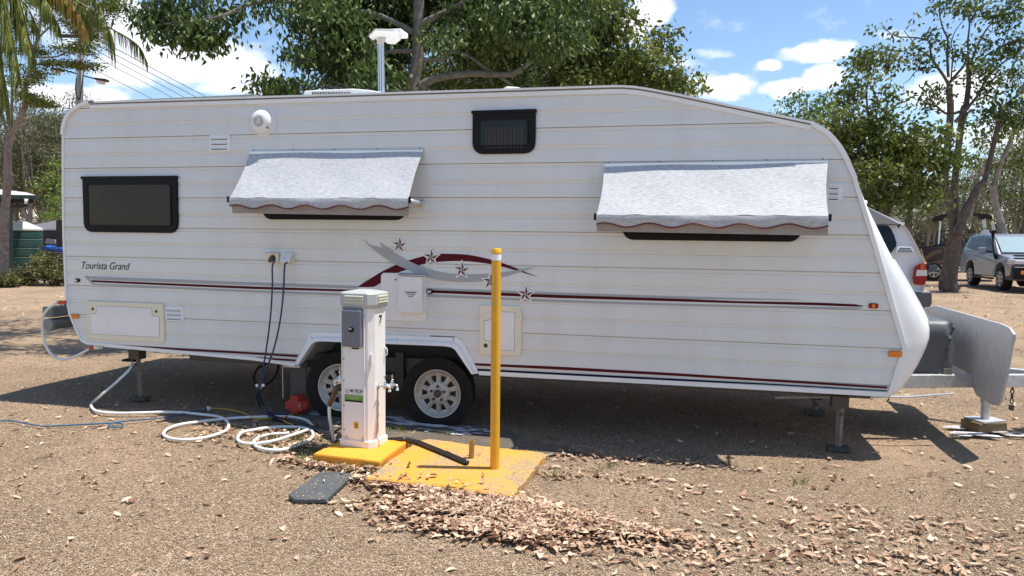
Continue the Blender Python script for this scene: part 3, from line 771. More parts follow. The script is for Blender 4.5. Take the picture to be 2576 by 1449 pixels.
# --- roof gear
def onYp(pts, Y): return [(onY(x, y, Y).x, onY(x, y, Y).z) for x, y in pts]
mb = MB(); mb.prismY(onYp([(267, 262), (267, 253.5), (640, 236.5), (643, 248)], 0.22), 0.22, 1.3); mb.build('solar_panel', 'solar_grey', van, bevel=0.004)
mb = MB(); mb.prismY(onYp([(645, 252), (645, 241), (665, 243), (690, 252)], 0.3), 0.3, 0.7); mb.build('roof_box', 'white_plastic', van)
P = onYp([(763, 250), (763, 238), (765, 228), (820, 225), (885, 222.5), (925, 225.5), (972, 233), (1020, 244), (1024, 250)], 0.75)
ac = MB().prismY(P, 0.75, 1.55).build('air_conditioner', 'white_plastic', van, bevel=0.03, seg=3)
mb = MB()
for k in range(15):
    q = onY(786 + k * 6.6, 234.8 - k * 0.12, 0.735); mb.box((q.x, 0.744, q.z), (0.012, 0.012, 0.024 - 0.0009 * k))
mb.build('vent_slots', 'steel_dark', ac)
P = onYp([(990, 250), (990, 242), (1010, 236), (1022, 236), (1030, 250)], 0.7); MB().prismY(P, 0.7, 1.2).build('roof_box', 'white_plastic', van)
P = onYp([(1245, 240), (1252, 228), (1275, 216), (1300, 218), (1342, 228), (1350, 240)], 0.8); MB().prismY(P, 0.8, 1.3).build('roof_hatch', 'white_plastic', van, bevel=0.02)
# antenna mast
b0 = onY(960, 252, 1.1); b1 = onY(957.5, 92, 1.1)
mast = MB().box((b0 + b1) / 2, (0.05, 0.04, (b1 - b0).length), ry=math.atan2(b1.x - b0.x, b1.z - b0.z)).build('antenna_mast', 'aluminium', van)
for dx_ in (-0.012, 0.012):
    MB().box((b0 + b1) / 2 + Vector((dx_, -0.0215, 0)), (0.004, 0.003, (b1 - b0).length - 0.02), ry=math.atan2(b1.x - b0.x, b1.z - b0.z)).build('mast_groove', 'steel_dark', mast)
zc = D(1200, 0, 3.623, [(915, 500), (1000, 403), (1290, 420), (1340, 460), (1368, 530), (1290, 577), (1180, 570), (1110, 520), (960, 537)])
Yv = [0.95, 0.80, 0.80, 0.95, 1.25, 1.50, 1.45, 1.20, 1.12]
top = [onY(x, y, Y_) for (x, y), Y_ in zip(zc, Yv)]
for p in top: p.z = 3.42 + (p.z - 3.42) * 0.75
MB().loft([top, [p + Vector((0, 0.0, 0.022)) for p in top]]).build('antenna_panel', 'white_plastic', mast, bevel=0.006)
q = b1 + Vector((0.05, 0, 0.0)); MB().box(q + Vector((0.05, 0.1, 0.045)), (0.22, 0.20, 0.05)).build('antenna_hub', 'white_plastic', mast, bevel=0.01)
MB().box(b1 + Vector((0.02, -0.025, -0.04)), (0.07, 0.01, 0.10), ry=0.4).build('mast_bracket', 'galv', mast)
MB().tube(cat([b1 + Vector((-0.02, 0, -0.12)), b1 + Vector((-0.10, 0, -0.02)), b1 + Vector((-0.12, 0, 0.03)), b1 + Vector((-0.06, 0, -0.02)), b1 + Vector((-0.03, 0, -0.05))], 4), 0.006, 6).build('antenna_cable', 'pvc_grey', mast, smooth=True)

# --- chassis, legs, wheels
mb = MB()
zb = 0.50
for yy in (0.35, 2.05):
    a = onY(380, 893, yy) if yy < 1 else None
    mb.box((-1.6, yy, 0.44), (6.0, 0.05, 0.13))
for xx in (-4.6, -3.3, -1.6, -0.4, 0.6): mb.box((xx, 1.2, 0.45), (0.05, 1.7, 0.09))
# A-frame drawbar
mb.build('chassis_rails', 'chassis', van)
# axles + hanger
axc = [onY(1105, 987.5, 0.10), onY(861, 972, 0.10)]
R_T = 0.345
mb = MB()
for c in axc: mb.tube([(c.x, 0.2, c.z), (c.x, 2.2, c.z)], 0.03, 8)
mb.box(((axc[0].x + axc[1].x) / 2, 0.42, 0.36), (1.3, 0.05, 0.06)); mb.box(((axc[0].x + axc[1].x) / 2 + 0.02, 0.30, 0.40), (0.07, 0.06, 0.32))
mb.build('suspension', 'steel_dark', van)
for c in axc:
    R_ = c.z - 0.004
    wh = empty('wheel', (c.x - van.location.x, c.y - van.location.y, c.z)); wh.parent = van
    Y0 = 0.055
    ty = MB()
    prof = [(0.205, 0.01), (0.225, -0.005), (0.27, -0.012), (0.31, -0.006), (R_ - 0.012, 0.012), (R_, 0.035), (R_, 0.175), (R_ - 0.012, 0.198), (0.27, 0.215), (0.205, 0.20)]
    ty.lathe([(r_, -h_) for r_, h_ in prof], (c.x, Y0, c.z), (0, -1, 0), 56, caps=False)
    ty.build('tyre', 'black_rubber', wh, smooth=True, autosm=50)
    rim = MB()
    rim.lathe([(0.150, -0.035), (0.168, -0.028), (0.186, -0.012), (0.197, 0.004), (0.206, 0.006), (0.206, -0.004), (0.190, -0.02), (0.185, -0.16)], (c.x, Y0, c.z), (0, -1, 0), 48, caps=False)
    rim.lathe([(0.0, -0.006), (0.060, -0.006), (0.090, -0.014), (0.100, -0.024), (0.100, -0.05)], (c.x, Y0, c.z), (0, -1, 0), 40)
    for k in range(10):
        a = 2 * math.pi * (k + 0.5) / 10; ca, sa = math.cos(a), math.sin(a)
        t_ = Vector((-sa, 0, ca)); r__ = Vector((ca, 0, sa)); cc = Vector((c.x, Y0, c.z))
        w0, w1 = 0.017, 0.021
        ring0 = [cc + r__ * 0.080 + t_ * w0 + Vector((0, 0.022, 0)), cc + r__ * 0.080 - t_ * w0 + Vector((0, 0.022, 0)), cc + r__ * 0.080 - t_ * w0 + Vector((0, 0.05, 0)), cc + r__ * 0.080 + t_ * w0 + Vector((0, 0.05, 0))]
        ring1 = [cc + r__ * 0.172 + t_ * w1 + Vector((0, 0.026, 0)), cc + r__ * 0.172 - t_ * w1 + Vector((0, 0.026, 0)), cc + r__ * 0.172 - t_ * w1 + Vector((0, 0.06, 0)), cc + r__ * 0.172 + t_ * w1 + Vector((0, 0.06, 0))]
        rim.loft([ring0, ring1])
        # thin raised fin between windows
        a2 = 2 * math.pi * k / 10; r2 = Vector((math.cos(a2), 0, math.sin(a2))); t2 = Vector((-math.sin(a2), 0, math.cos(a2)))
        r3 = [cc + r__ * 0.085 + t_ * 0.004 + Vector((0, 0.010, 0)), cc + r__ * 0.085 - t_ * 0.004 + Vector((0, 0.010, 0)), cc + r__ * 0.085 - t_ * 0.004 + Vector((0, 0.03, 0)), cc + r__ * 0.085 + t_ * 0.004 + Vector((0, 0.03, 0))]
        r4 = [p + r__ * 0.098 + Vector((0, 0.0, 0)) for p in r3]
        rim.loft([r3, r4])
    rim.build('rim', 'alloy', wh, smooth=False)
    MB().lathe([(0.0, -0.075), (0.18, -0.075)], (c.x, Y0, c.z), (0, -1, 0), 24, caps=False).build('brake_drum', 'steel_dark', wh)
    MB().lathe([(0.031, -0.006), (0.031, 0.016), (0.024, 0.03), (0.018, 0.034), (0, 0.034)], (c.x, Y0, c.z), (0, -1, 0), 20).build('hub_cap', 'steel_dark', wh, smooth=True, autosm=40)
    for k in range(5):
        a = 2 * math.pi * k / 5 + 0.3
        MB().lathe([(0.012, -0.006), (0.012, 0.008), (0.006, 0.014), (0, 0.014)], (c.x + 0.060 * math.cos(a), Y0, c.z + 0.060 * math.sin(a)), (0, -1, 0), 8).build('wheel_nut', 'steel_dark', wh)
# mud flap
a = onY(714, 921, 0.12); b = onY(759, 1002, 0.12)
MB().box(((a.x + b.x) / 2, 0.22, (a.z + b.z) / 2), (0.155, 0.012, a.z - b.z)).build('mud_flap', mat('flap_grey', (0.11, 0.10, 0.095), rough=0.7), van)
MB().box(((a.x + b.x) / 2, 0.17, a.z + 0.01), (0.17, 0.14, 0.03)).build('flap_bracket', 'galv', van)
MB().tube([(a.x, 0.10, a.z), (a.x, 0.10, b.z)], 0.005, 6).build('flap_rod', 'galv', van)
# stabiliser legs
def leg(top_px, Yy, foot_px, m='steel_dark'):
    g = gnd(*foot_px); t = onY(*top_px, g.y)
    l = MB().box((t.x, g.y, t.z - 0.04), (0.12, 0.10, 0.09)).build('stabiliser_leg', m, van, bevel=0.006)
    MB().tube([(t.x + 0.01, g.y, t.z - 0.06), (g.x, g.y, 0.03)], [0.028, 0.024], 4).build('leg_post', 'galv' if False else mat('leg_metal', (0.20, 0.18, 0.15), rough=0.6, metal=0.3, dirt=(0.1, .08, .06), dscale=14, damt=.8), l)
    MB().box((g.x, g.y, 0.02), (0.16, 0.12, 0.03)).build('leg_foot', m, l, bevel=0.004)
    MB().lathe([(0.014, 0), (0.014, 0.01)], (t.x + 0.01, g.y - 0.035, t.z - 0.13), (0, -1, 0), 10).build('leg_pin', m, l)
    return l
leg((345, 880), 0.25, (353, 1006)); leg((2112, 996), 0.2, (2108, 1134)); 
leg((2050, 980), 2.1, (2048, 1040))
MB().box(onY(330, 906, 0.2), (0.14, 0.08, 0.02)).build('winder_bracket', 'black_plastic', van)
# drawbar
mb = MB()
for s in (-1, 1):
    p0 = Vector((1.05, 1.18 + s * 0.85, 0.475)); p1 = Vector((2.95, 1.18 + s * 0.06, 0.455))
    if s < 0: p0 = Vector((1.05, 0.42, 0.475))
    d = p1 - p0; mb.box((p0 + p1) / 2, (d.length, 0.055, 0.105), rz=math.atan2(d.y, d.x), ry=0.01)
mb.box((3.1, 1.18, 0.455), (0.5, 0.12, 0.10)); mb.box((1.95, 1.18, 0.45), (0.05, 0.9, 0.08))
mb.build('drawbar', 'galv', van, bevel=0.006)
MB().tube([onY(1950, 1000, .30), onY(2290, 998, .45), onY(2400, 990, .6)], 0.009, 6).build('brake_rod', 'galv', van)
cp = MB().box((3.32, 1.18, 0.47), (0.26, 0.14, 0.13)).build('coupling', 'steel_dark', van, bevel=0.02)
ca_ = onX(2558, 935, 2.75)
MB().lathe([(0.03, 0), (0.04, 0.1), (0.03, 0.16)], (3.05, 1.12, 0.49), (0.6, 0, 0.8), 12).build('coupling_handle', 'galv', van)
MB().add([(2.95, 0.98, 0.56), (3.6, 0.98, 0.54), (3.6, 1.4, 0.54), (2.95, 1.4, 0.56), (3.0, 0.96, 0.50), (3.6, 0.96, 0.42)], [(0, 1, 2, 3), (0, 1, 5, 4)]).build('coupling_cover', 'black_plastic', van)
# chain
chm = MB(); q = onY(2548, 962, 1.0)
for k in range(5):
    pts = [(q.x + (0.012 * math.cos(a) if k % 2 == 0 else 0), q.y + (0.012 * math.cos(a) if k % 2 else 0), q.z - k * 0.038 + 0.024 * math.sin(a)) for a in [2 * math.pi * j / 10 for j in range(11)]]
    chm.tube(pts, 0.005, 5, caps=False)
chm.box((q.x, q.y, q.z - 0.21), (0.03, 0.03, 0.04)); chm.build('safety_chain', 'steel_dark', van)
# gas bottle cover
cx0, cx1, cy0, cy1, cz0, cz1 = 1.50, 2.13, 0.80, 1.75, 0.50, 0.93
rings = []
for zz_, k in ((cz0, 1.0), (0.6, 1.01), (0.72, 0.985), (0.80, 1.0), (0.83, 0.985), (0.90, 0.985), (cz1, 0.94), (cz1 + 0.012, 0.80)):
    ring = []
    for i in range(40):
        a = 2 * math.pi * i / 40; e_ = 0.22
        x = math.copysign(abs(math.cos(a)) ** e_, math.cos(a)); y = math.copysign(abs(math.sin(a)) ** e_, math.sin(a))
        wob_ = 0.012 * math.sin(zz_ * 40 + a * 5) + 0.008 * math.sin(a * 9 + zz_ * 70)
        ring.append(((cx0 + cx1) / 2 + x * ((cx1 - cx0) / 2 * k + wob_), (cy0 + cy1) / 2 + y * ((cy1 - cy0) / 2 * k + wob_), zz_ + 0.01 * math.sin(a * 4)))
    rings.append(ring)
gc = MB().loft(rings).build('gas_bottle_cover', 'vinyl_grey', van, smooth=True, autosm=50)
MB().box((cx1 - 0.06, cy0 - 0.012, 0.54), (0.06, 0.01, 0.05)).build('cover_patch', mat('patch_olive', (0.2, 0.21, 0.18), rough=0.6), gc)
# stone guard
pts = [(0.155, 0.936), (0.155, 0.90), (0.18, 0.85), (0.24, 0.60), (0.31, 0.42), (0.36, 0.372), (0.45, 0.358), (0.62, 0.362), (0.76, 0.36), (0.84, 0.40), (0.88, 0.44), (0.90, 0.50), (1.10, 0.51), (1.46, 0.51)]
pts += [(2.36 - y, z) for y, z in reversed(pts[:12])]
pts += [(1.98, 0.965), (1.9, 0.985), (0.40, 0.985), (0.24, 0.975)]
def guardX(y): return 2.28
P = [Vector(p) for p in pts]
mb = MB(); rings = []
front = [(guardX(p.x), p.x, p.y) for p in P]; back = [(guardX(p.x) + 0.02, p.x, p.y) for p in P]
mb.loft([front, back])
sgm = mat('checker_alu', (0.42, 0.43, 0.435), rough=0.6, metal=0.1, var=0.12, vscale=20, bump=0.25, bscale=160)
MB.build(mb, 'stone_guard', sgm, van, bevel=0.004)
# jockey post on plate
jc = gnd(2476, 1082)
jp = MB().tube([(jc.x, jc.y, 0.48), (jc.x, jc.y, 0.24)], 0.042, 14); jp.tube([(jc.x, jc.y, 0.26), (jc.x, jc.y, 0.10)], 0.034, 14)
jp = jp.build('jockey_post', 'galv', van, smooth=True, autosm=40)
MB().box((jc.x, jc.y, 0.093), (0.24, 0.20, 0.012), rz=0.5).build('foot_plate', 'galv', jp)
# rear bumper tubes
q = onY(125, 816, 0.12)
MB().tube([(q.x, 0.12, q.z), (q.x, 2.2, q.z)], 0.058, 20).build('bumper_tube', 'pvc_grey', van, smooth=True, autosm=40)
MB().lathe([(0.061, 0), (0.061, 0.03), (0.055, 0.036), (0, 0.036)], (q.x, 0.13, q.z), (0, -1, 0), 20).build('tube_cap', mat('cap_grey', (0.24, 0.245, 0.25), rough=0.5), van, smooth=True, autosm=40)
q2 = onY(122, 785, 0.12); MB().box((q2.x + 0.005, 1.2, q2.z), (0.12, 2.2, 0.10)).build('rear_bumper', 'pvc_grey', van, bevel=0.01)
MB().box((q2.x + 0.22, 0.4, q2.z - 0.03), (0.4, 0.06, 0.06)).build('bumper_arm', 'galv', van)
MB().box((q2.x + 0.22, 1.9, q2.z - 0.03), (0.4, 0.06, 0.06)).build('bumper_arm', 'galv', van)
q3 = onY(218, 856, 0.35); MB().tube([(q3.x, 0.35, q3.z), (q3.x, 2.0, q3.z)], 0.10, 20).build('waste_tank', mat('tank_grey', (0.26, 0.26, 0.255), rough=0.6), van, smooth=True, autosm=40)
q = onY(170, 762, 0.02); MB().box((q.x, 0.02, q.z), (0.03, 0.05, 0.04)).build('water_outlet', 'black_plastic', van)
# mirror arm bulb at nose
q = onY(2175, 510, 0.5); MB().sphere(q, 0.022, 6).build('marker_ball', 'white_plastic', van, smooth=True)
# clearance lamp lens under roof box
# ------------------------------------------------------------------ ground
def groundmat():
    m = bpy.data.materials.new('ground_dirt'); m.use_nodes = True; t = m.node_tree; b = t.nodes['Principled BSDF']
    tcn = t.nodes.new('ShaderNodeTexCoord')
    def noise(scale, det=6, rough=0.6, dist=0.0, st=(1, 1, 1)):
        mp = t.nodes.new('ShaderNodeMapping'); mp.inputs['Scale'].default_value = st; t.links.new(tcn.outputs['Object'], mp.inputs[0])
        n = t.nodes.new('ShaderNodeTexNoise'); n.inputs['Scale'].default_value = scale; n.inputs['Detail'].default_value = det
        n.inputs['Roughness'].default_value = rough; n.inputs['Distortion'].default_value = dist; t.links.new(mp.outputs[0], n.inputs['Vector']); return n
    def ramp(src, stops):
        r = t.nodes.new('ShaderNodeValToRGB'); t.links.new(src, r.inputs[0]); e = r.color_ramp.elements
        e[0].position, e[0].color = stops[0][0], (*stops[0][1], 1); e[1].position, e[1].color = stops[-1][0], (*stops[-1][1], 1)
        for p, c in stops[1:-1]: k = e.new(p); k.color = (*c, 1)
        return r.outputs[0]
    def mix(f, a, c, mode='MIX'):
        mm = t.nodes.new('ShaderNodeMix'); mm.data_type = 'RGBA'; mm.blend_type = mode
        if isinstance(f, float): mm.inputs['Factor'].default_value = f
        else: t.links.new(f, mm.inputs['Factor'])
        for k, v in (('A', a), ('B', c)):
            if isinstance(v, tuple): mm.inputs[k].default_value = (*v, 1)
            else: t.links.new(v, mm.inputs[k])
        return mm.outputs['Result']
    fine = noise(55, 8, 0.78, 1.5, (1, 1.3, 1)); mid = noise(9, 6, 0.65, 0.6); big = noise(0.7, 5, 0.6)
    c1 = ramp(fine.outputs['Fac'], [(0.34, (0.10, 0.068, 0.042)), (0.46, (0.275, 0.195, 0.127)), (0.55, (0.415, 0.305, 0.207)), (0.66, (0.60, 0.465, 0.33))])
    c2 = ramp(mid.outputs['Fac'], [(0.32, (0.80, 0.78, 0.76)), (0.62, (1.08, 1.06, 1.03))])
    c3 = mix(1.0, c1, c2, 'MULTIPLY')
    bf = t.nodes.new('ShaderNodeMapRange'); t.links.new(big.outputs['Fac'], bf.inputs[0]); bf.inputs[1].default_value = 0.44; bf.inputs[2].default_value = 0.62; bf.inputs[4].default_value = 0.75
    c4 = mix(bf.outputs[0], c3, (0.225, 0.167, 0.115))
    t.links.new(c4, b.inputs['Base Color']); b.inputs['Roughness'].default_value = 0.95; b.inputs['Specular IOR Level'].default_value = 0.15
    bp = t.nodes.new('ShaderNodeBump'); bp.inputs['Strength'].default_value = 0.9; bp.inputs['Distance'].default_value = 0.012
    t.links.new(fine.outputs['Fac'], bp.inputs['Height']); t.links.new(bp.outputs[0], b.inputs['Normal'])
    MATS['ground_dirt'] = m
groundmat()
def grid(x0, x1, y0, y1, nx, ny, zf):
    vs = [(x0 + (x1 - x0) * i / nx, y0 + (y1 - y0) * j / ny) for j in range(ny + 1) for i in range(nx + 1)]
    vs = [(x, y, zf(x, y)) for x, y in vs]
    fs = [(j * (nx + 1) + i, j * (nx + 1) + i + 1, (j + 1) * (nx + 1) + i + 1, (j + 1) * (nx + 1) + i) for j in range(ny) for i in range(nx)]
    return vs, fs
def gz(x, y):
    h = 0.010 * math.sin(x * 1.7 + 0.6 * y) * math.sin(y * 1.3 + 1) + 0.005 * math.sin(x * 4.1 + 2) * math.sin(y * 3.7)
    return h - 0.012
vs, fs = grid(-16, 16, -7.5, 22, 220, 200, gz)
g = MB().add(vs, fs)
# the far sheet rings the detailed one
R_ = 900
o4 = [(-R_, -R_), (R_, -R_), (R_, R_), (-R_, R_)]; i4 = [(-15.9, -7.4), (15.9, -7.4), (15.9, 21.9), (-15.9, 21.9)]
g.add([(x, y, -0.03) for x, y in o4] + [(x, y, -0.03) for x, y in i4], [(0, 1, 5, 4), (1, 2, 6, 5), (2, 3, 7, 6), (3, 0, 4, 7)])
tag(g.build('ground', 'ground_dirt', None, smooth=True), 'dry sandy camp ground littered with straw', None, None, 'structure')

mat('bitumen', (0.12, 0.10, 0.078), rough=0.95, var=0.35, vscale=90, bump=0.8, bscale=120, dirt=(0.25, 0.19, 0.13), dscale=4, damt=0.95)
def blob_sheet(name, pts, z, m, zf=True, jag=0.03, n=6, seed=1):
    rnd = random.Random(seed); q = cat(pts, n, closed=True)
    q = [(p.x + rnd.uniform(-jag, jag), p.y + rnd.uniform(-jag, jag)) for p in q]
    mb = MB(); mb.add([(x, y, z) for x, y in q], [tuple(range(len(q)))]); return mb.build(name, m)
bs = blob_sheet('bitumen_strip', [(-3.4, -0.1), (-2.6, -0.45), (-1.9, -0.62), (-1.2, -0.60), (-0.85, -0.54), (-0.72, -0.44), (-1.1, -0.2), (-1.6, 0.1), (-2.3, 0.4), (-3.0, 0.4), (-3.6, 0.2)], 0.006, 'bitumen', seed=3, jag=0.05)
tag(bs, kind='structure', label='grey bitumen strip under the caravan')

# ------------------------------------------------------------------ yellow slabs
def yellowmat(name, wear, scale=34):
    m = bpy.data.materials.new(name); m.use_nodes = True; t = m.node_tree; b = t.nodes['Principled BSDF']
    tcn = t.nodes.new('ShaderNodeTexCoord')
    n = t.nodes.new('ShaderNodeTexNoise'); n.inputs['Scale'].default_value = scale; n.inputs['Detail'].default_value = 9; n.inputs['Roughness'].default_value = 0.75; n.inputs['Distortion'].default_value = 1.2
    t.links.new(tcn.outputs['Object'], n.inputs['Vector'])
    n2 = t.nodes.new('ShaderNodeTexNoise'); n2.inputs['Scale'].default_value = 2.6; n2.inputs['Detail'].default_value = 5; t.links.new(tcn.outputs['Object'], n2.inputs['Vector'])
    ad = t.nodes.new('ShaderNodeMath'); ad.operation = 'MULTIPLY_ADD'; t.links.new(n2.outputs['Fac'], ad.inputs[0]); ad.inputs[1].default_value = 0.35; t.links.new(n.outputs['Fac'], ad.inputs[2])
    mr_ = t.nodes.new('ShaderNodeMapRange'); t.links.new(ad.outputs[0], mr_.inputs[0]); mr_.inputs[1].default_value = 0.92 - wear; mr_.inputs[2].default_value = 0.955 - wear
    mm = t.nodes.new('ShaderNodeMix'); mm.data_type = 'RGBA'; t.links.new(mr_.outputs[0], mm.inputs['Factor'])
    r = t.nodes.new('ShaderNodeValToRGB'); t.links.new(n2.outputs['Fac'], r.inputs[0]); r.color_ramp.elements[0].position = .3; r.color_ramp.elements[1].position = .7
    r.color_ramp.elements[0].color = (0.80, 0.31, 0.020, 1); r.color_ramp.elements[1].color = (0.86, 0.385, 0.038, 1)
    t.links.new(r.outputs[0], mm.inputs['A']); mm.inputs['B'].default_value = (0.30, 0.235, 0.15, 1)
    t.links.new(mm.outputs['Result'], b.inputs['Base Color']); b.inputs['Roughness'].default_value = 0.8
    bp = t.nodes.new('ShaderNodeBump'); bp.inputs['Strength'].default_value = 0.7; bp.inputs['Distance'].default_value = 0.006
    t.links.new(n.outputs['Fac'], bp.inputs['Height']); t.links.new(bp.outputs[0], b.inputs['Normal'])
    MATS[name] = m
yellowmat('yellow_concrete', 0.02); yellowmat('yellow_worn', 0.258, 48)
def slab(name, px, zt, m, label, jag, seed, scaletop=0.985):
    rnd = random.Random(seed); pts = [gnd(x / 1.56522, y / 1.56522, zt) for x, y in px]
    q = []
    for i, p in enumerate(pts):
        r = pts[(i + 1) % len(pts)]; n_ = max(2, int((r - p).length / 0.045))
        for k in range(n_):
            v = p.lerp(r, k / n_); q.append((v.x + rnd.uniform(-jag, jag), v.y + rnd.uniform(-jag, jag)))
    c = (sum(p[0] for p in q) / len(q), sum(p[1] for p in q) / len(q))
    o = lambda k: [((x - c[0]) * k + c[0], (y - c[1]) * k + c[1]) for x, y in q]
    mb = MB(); mb.loft([[(x, y, -0.02) for x, y in o(1.0)], [(x, y, zt - 0.010) for x, y in o(1.0)], [(x, y, zt) for x, y in o(scaletop)]])
    return tag(mb.build(name, m), label, 'concrete slab')
slab('concrete_slab', [(1232.7, 1786), (1496, 1817), (1608, 1735), (1352, 1727)], 0.055, 'yellow_concrete', 'smooth yellow painted slab under the white power pedestal', 0.003, 2)
slab('concrete_slab', [(1442, 1879), (1700, 1907), (2015, 1950), (2068, 1888), (2153, 1783), (1880, 1752), (1690, 1726), (1655, 1733), (1560, 1790)], 0.045, 'yellow_worn', 'worn flaking yellow slab around the yellow bollard', 0.010, 4, 0.975)

# bollard
bp0 = gnd(1244.7, 1178, 0.045); 
bt = atd(1249, 625, (bp0 - CAM).dot(fwd_h))
bol = empty('bollard', (bp0.x, bp0.y, 0.045), 'tall yellow steel bollard with white band near its top', 'bollard')
mat('yellow_paint', (0.70, 0.36, 0.018), rough=0.42, dirt=(0.42, 0.25, 0.06), dscale=7, damt=0.35, var=0.06, vscale=12)
mat('yellow_cap', (0.80, 0.44, 0.02), rough=0.35)
ax = Vector((bt.x - bp0.x, bt.y - bp0.y, bt.z - bp0.z)); Ln = ax.length; ax.normalize()
MB().lathe([(0.0315, -0.03), (0.0315, Ln - 0.03)], bp0, ax, 28).build('post', 'yellow_paint', bol, smooth=True, autosm=40)
MB().lathe([(0.0335, Ln - 0.032), (0.0335, Ln - 0.006), (0.030, Ln), (0, Ln + 0.002)], bp0, ax, 28).build('post_cap', 'yellow_cap', bol, smooth=True, autosm=40)
MB().lathe([(0.0322, Ln - 0.078), (0.0322, Ln - 0.038)], bp0, ax, 28, caps=False).build('reflective_band', 'decal_white', bol, smooth=True)
# pipe stub
sp0 = gnd(1186, 1152, 0.045)
sb = MB(); sb.lathe([(0.019, -0.02), (0.019, 0.105), (0.0195, 0.106), (0.0195, 0.128), (0.0155, 0.128), (0.0155, 0.02)], sp0, (0.02, 0, 1), 20, caps=False)
tag(sb.build('pipe_stub', mat('stub_brown', (0.42, 0.25, 0.05), rough=0.6, dirt=(0.3, 0.27, 0.2), dscale=20, damt=0.8), None, smooth=True, autosm=40), 'short upright brown yellow pipe stub beside the bollard', 'pipe')
# grey lid on ground
px = [(1135, 1947), (1160, 1966), (1286, 1966), (1389, 1868), (1330, 1858), (1254, 1861)]
P = [gnd(x / 1.56522, y / 1.56522, 0.014) for x, y in px]
lid = MB().prismZ([(p.x, p.y) for p in P], -0.01, 0.016)
def lidmat():
    m = mat('lid_grey', (0.075, 0.085, 0.09), rough=0.62, dirt=(0.20, 0.19, 0.16), dscale=5, damt=0.5)
    t = m.node_tree; b = t.nodes['Principled BSDF']; v = t.nodes.new('ShaderNodeTexVoronoi'); v.inputs['Scale'].default_value = 90
    tcn = t.nodes.new('ShaderNodeTexCoord'); t.links.new(tcn.outputs['Object'], v.inputs['Vector'])
    bb = t.nodes.new('ShaderNodeBump'); bb.inputs['Strength'].default_value = 0.8; bb.inputs['Distance'].default_value = 0.004
    t.links.new(v.outputs['Distance'], bb.inputs['Height']); t.links.new(bb.outputs[0], b.inputs['Normal']); return m
lo = tag(lid.build('pit_lid', lidmat(), None, bevel=0.005), 'flat dark grey plastic pit lid lying in the leaves', 'lid')

# ------------------------------------------------------------------ power pedestal
ped = empty('power_pedestal', (-2.294, -0.775, 0.055), 'white powered site pedestal with grey meter cover and taps', 'power pedestal')
RZ = math.radians(-6.0); PC = Vector((-2.290, -0.778, 0.055)); ca, sa = math.cos(RZ), math.sin(RZ)
def pl(x, y, z=0.0): return Vector((PC.x + x * ca - y * sa, PC.y + x * sa + y * ca, PC.z + z))
def plbox(mb, c, d, **k): return mb.box(pl(*c), d, rz=RZ, **k)
HW, HD, CH = 0.130, 0.114, 0.038
def octo(hw, hd, ch, z): return [pl(x, y, z) for x, y in ((-hw + ch, -hd), (hw - ch, -hd), (hw, -hd + ch), (hw, hd - ch), (hw - ch, hd), (-hw + ch, hd), (-hw, hd - ch), (-hw, -hd + ch))]
def octo2(hw, hd, ch, z):   # narrow chamfer on the left, wide on the right front
    return [pl(x, y, z) for x, y in ((-hw + .012, -hd), (hw - ch, -hd), (hw, -hd + ch), (hw, hd - ch), (hw - ch, hd), (-hw + ch, hd), (-hw, hd - ch), (-hw, -hd + .012))]
mat('pedestal_white', (0.80, 0.79, 0.77), rough=0.42, dirt=(0.55, 0.5, 0.42), dscale=6, damt=0.3)
mat('pedestal_grey', (0.15, 0.165, 0.20), rough=0.45)
mat('cap_green_grey', (0.42, 0.445, 0.435), rough=0.4, dirt=(0.6, 0.6, 0.56), dscale=14, damt=0.35)
mat('cap_cream', (0.62, 0.62, 0.48), rough=0.45)
H = 1.012
body = MB().loft([octo2(HW, HD, CH, 0.04), octo2(HW, HD, CH, H)]).build('cabinet', 'pedestal_white', ped, bevel=0.002)
MB().loft([octo2(HW + .012, HD + .012, CH, 0.0), octo2(HW + .012, HD + .012, CH, 0.045), octo2(HW + .006, HD + .006, CH, 0.052)]).build('base_flange', 'pedestal_white', ped, bevel=0.002)
# framed front panel
mb = MB(); plbox(mb, (-0.022, -HD - 0.003, 0.50), (0.172, 0.006, 0.86)); fp = mb.build('front_panel', 'pedestal_white', ped, bevel=0.0015)
for z_ in (0.12, 0.30, 0.48, 0.64):
    mb = MB(); plbox(mb, (-0.100, -HD - 0.007, z_), (0.007, 0.003, 0.009)); mb.build('panel_screw', 'steel_dark', fp)
for x_ in (-0.085, 0.055):
    mb = MB(); mb.lathe([(0.011, 0), (0.011, 0.012), (0.007, 0.013), (0.007, 0.026), (0, 0.026)], pl(x_, -HD - 0.004, 0.052), (0, 0, 1), 8); mb.build('anchor_bolt', 'galv', ped)
for z0_, z1_ in ((0.03, 0.96),):
    mb = MB(); plbox(mb, (-0.113, -HD - 0.008, 0.5), (0.008, 0.012, 0.9)); plbox(mb, (0.070, -HD - 0.008, 0.5), (0.008, 0.012, 0.9)); mb.build('corner_channel', 'pedestal_white', ped, bevel=0.002)
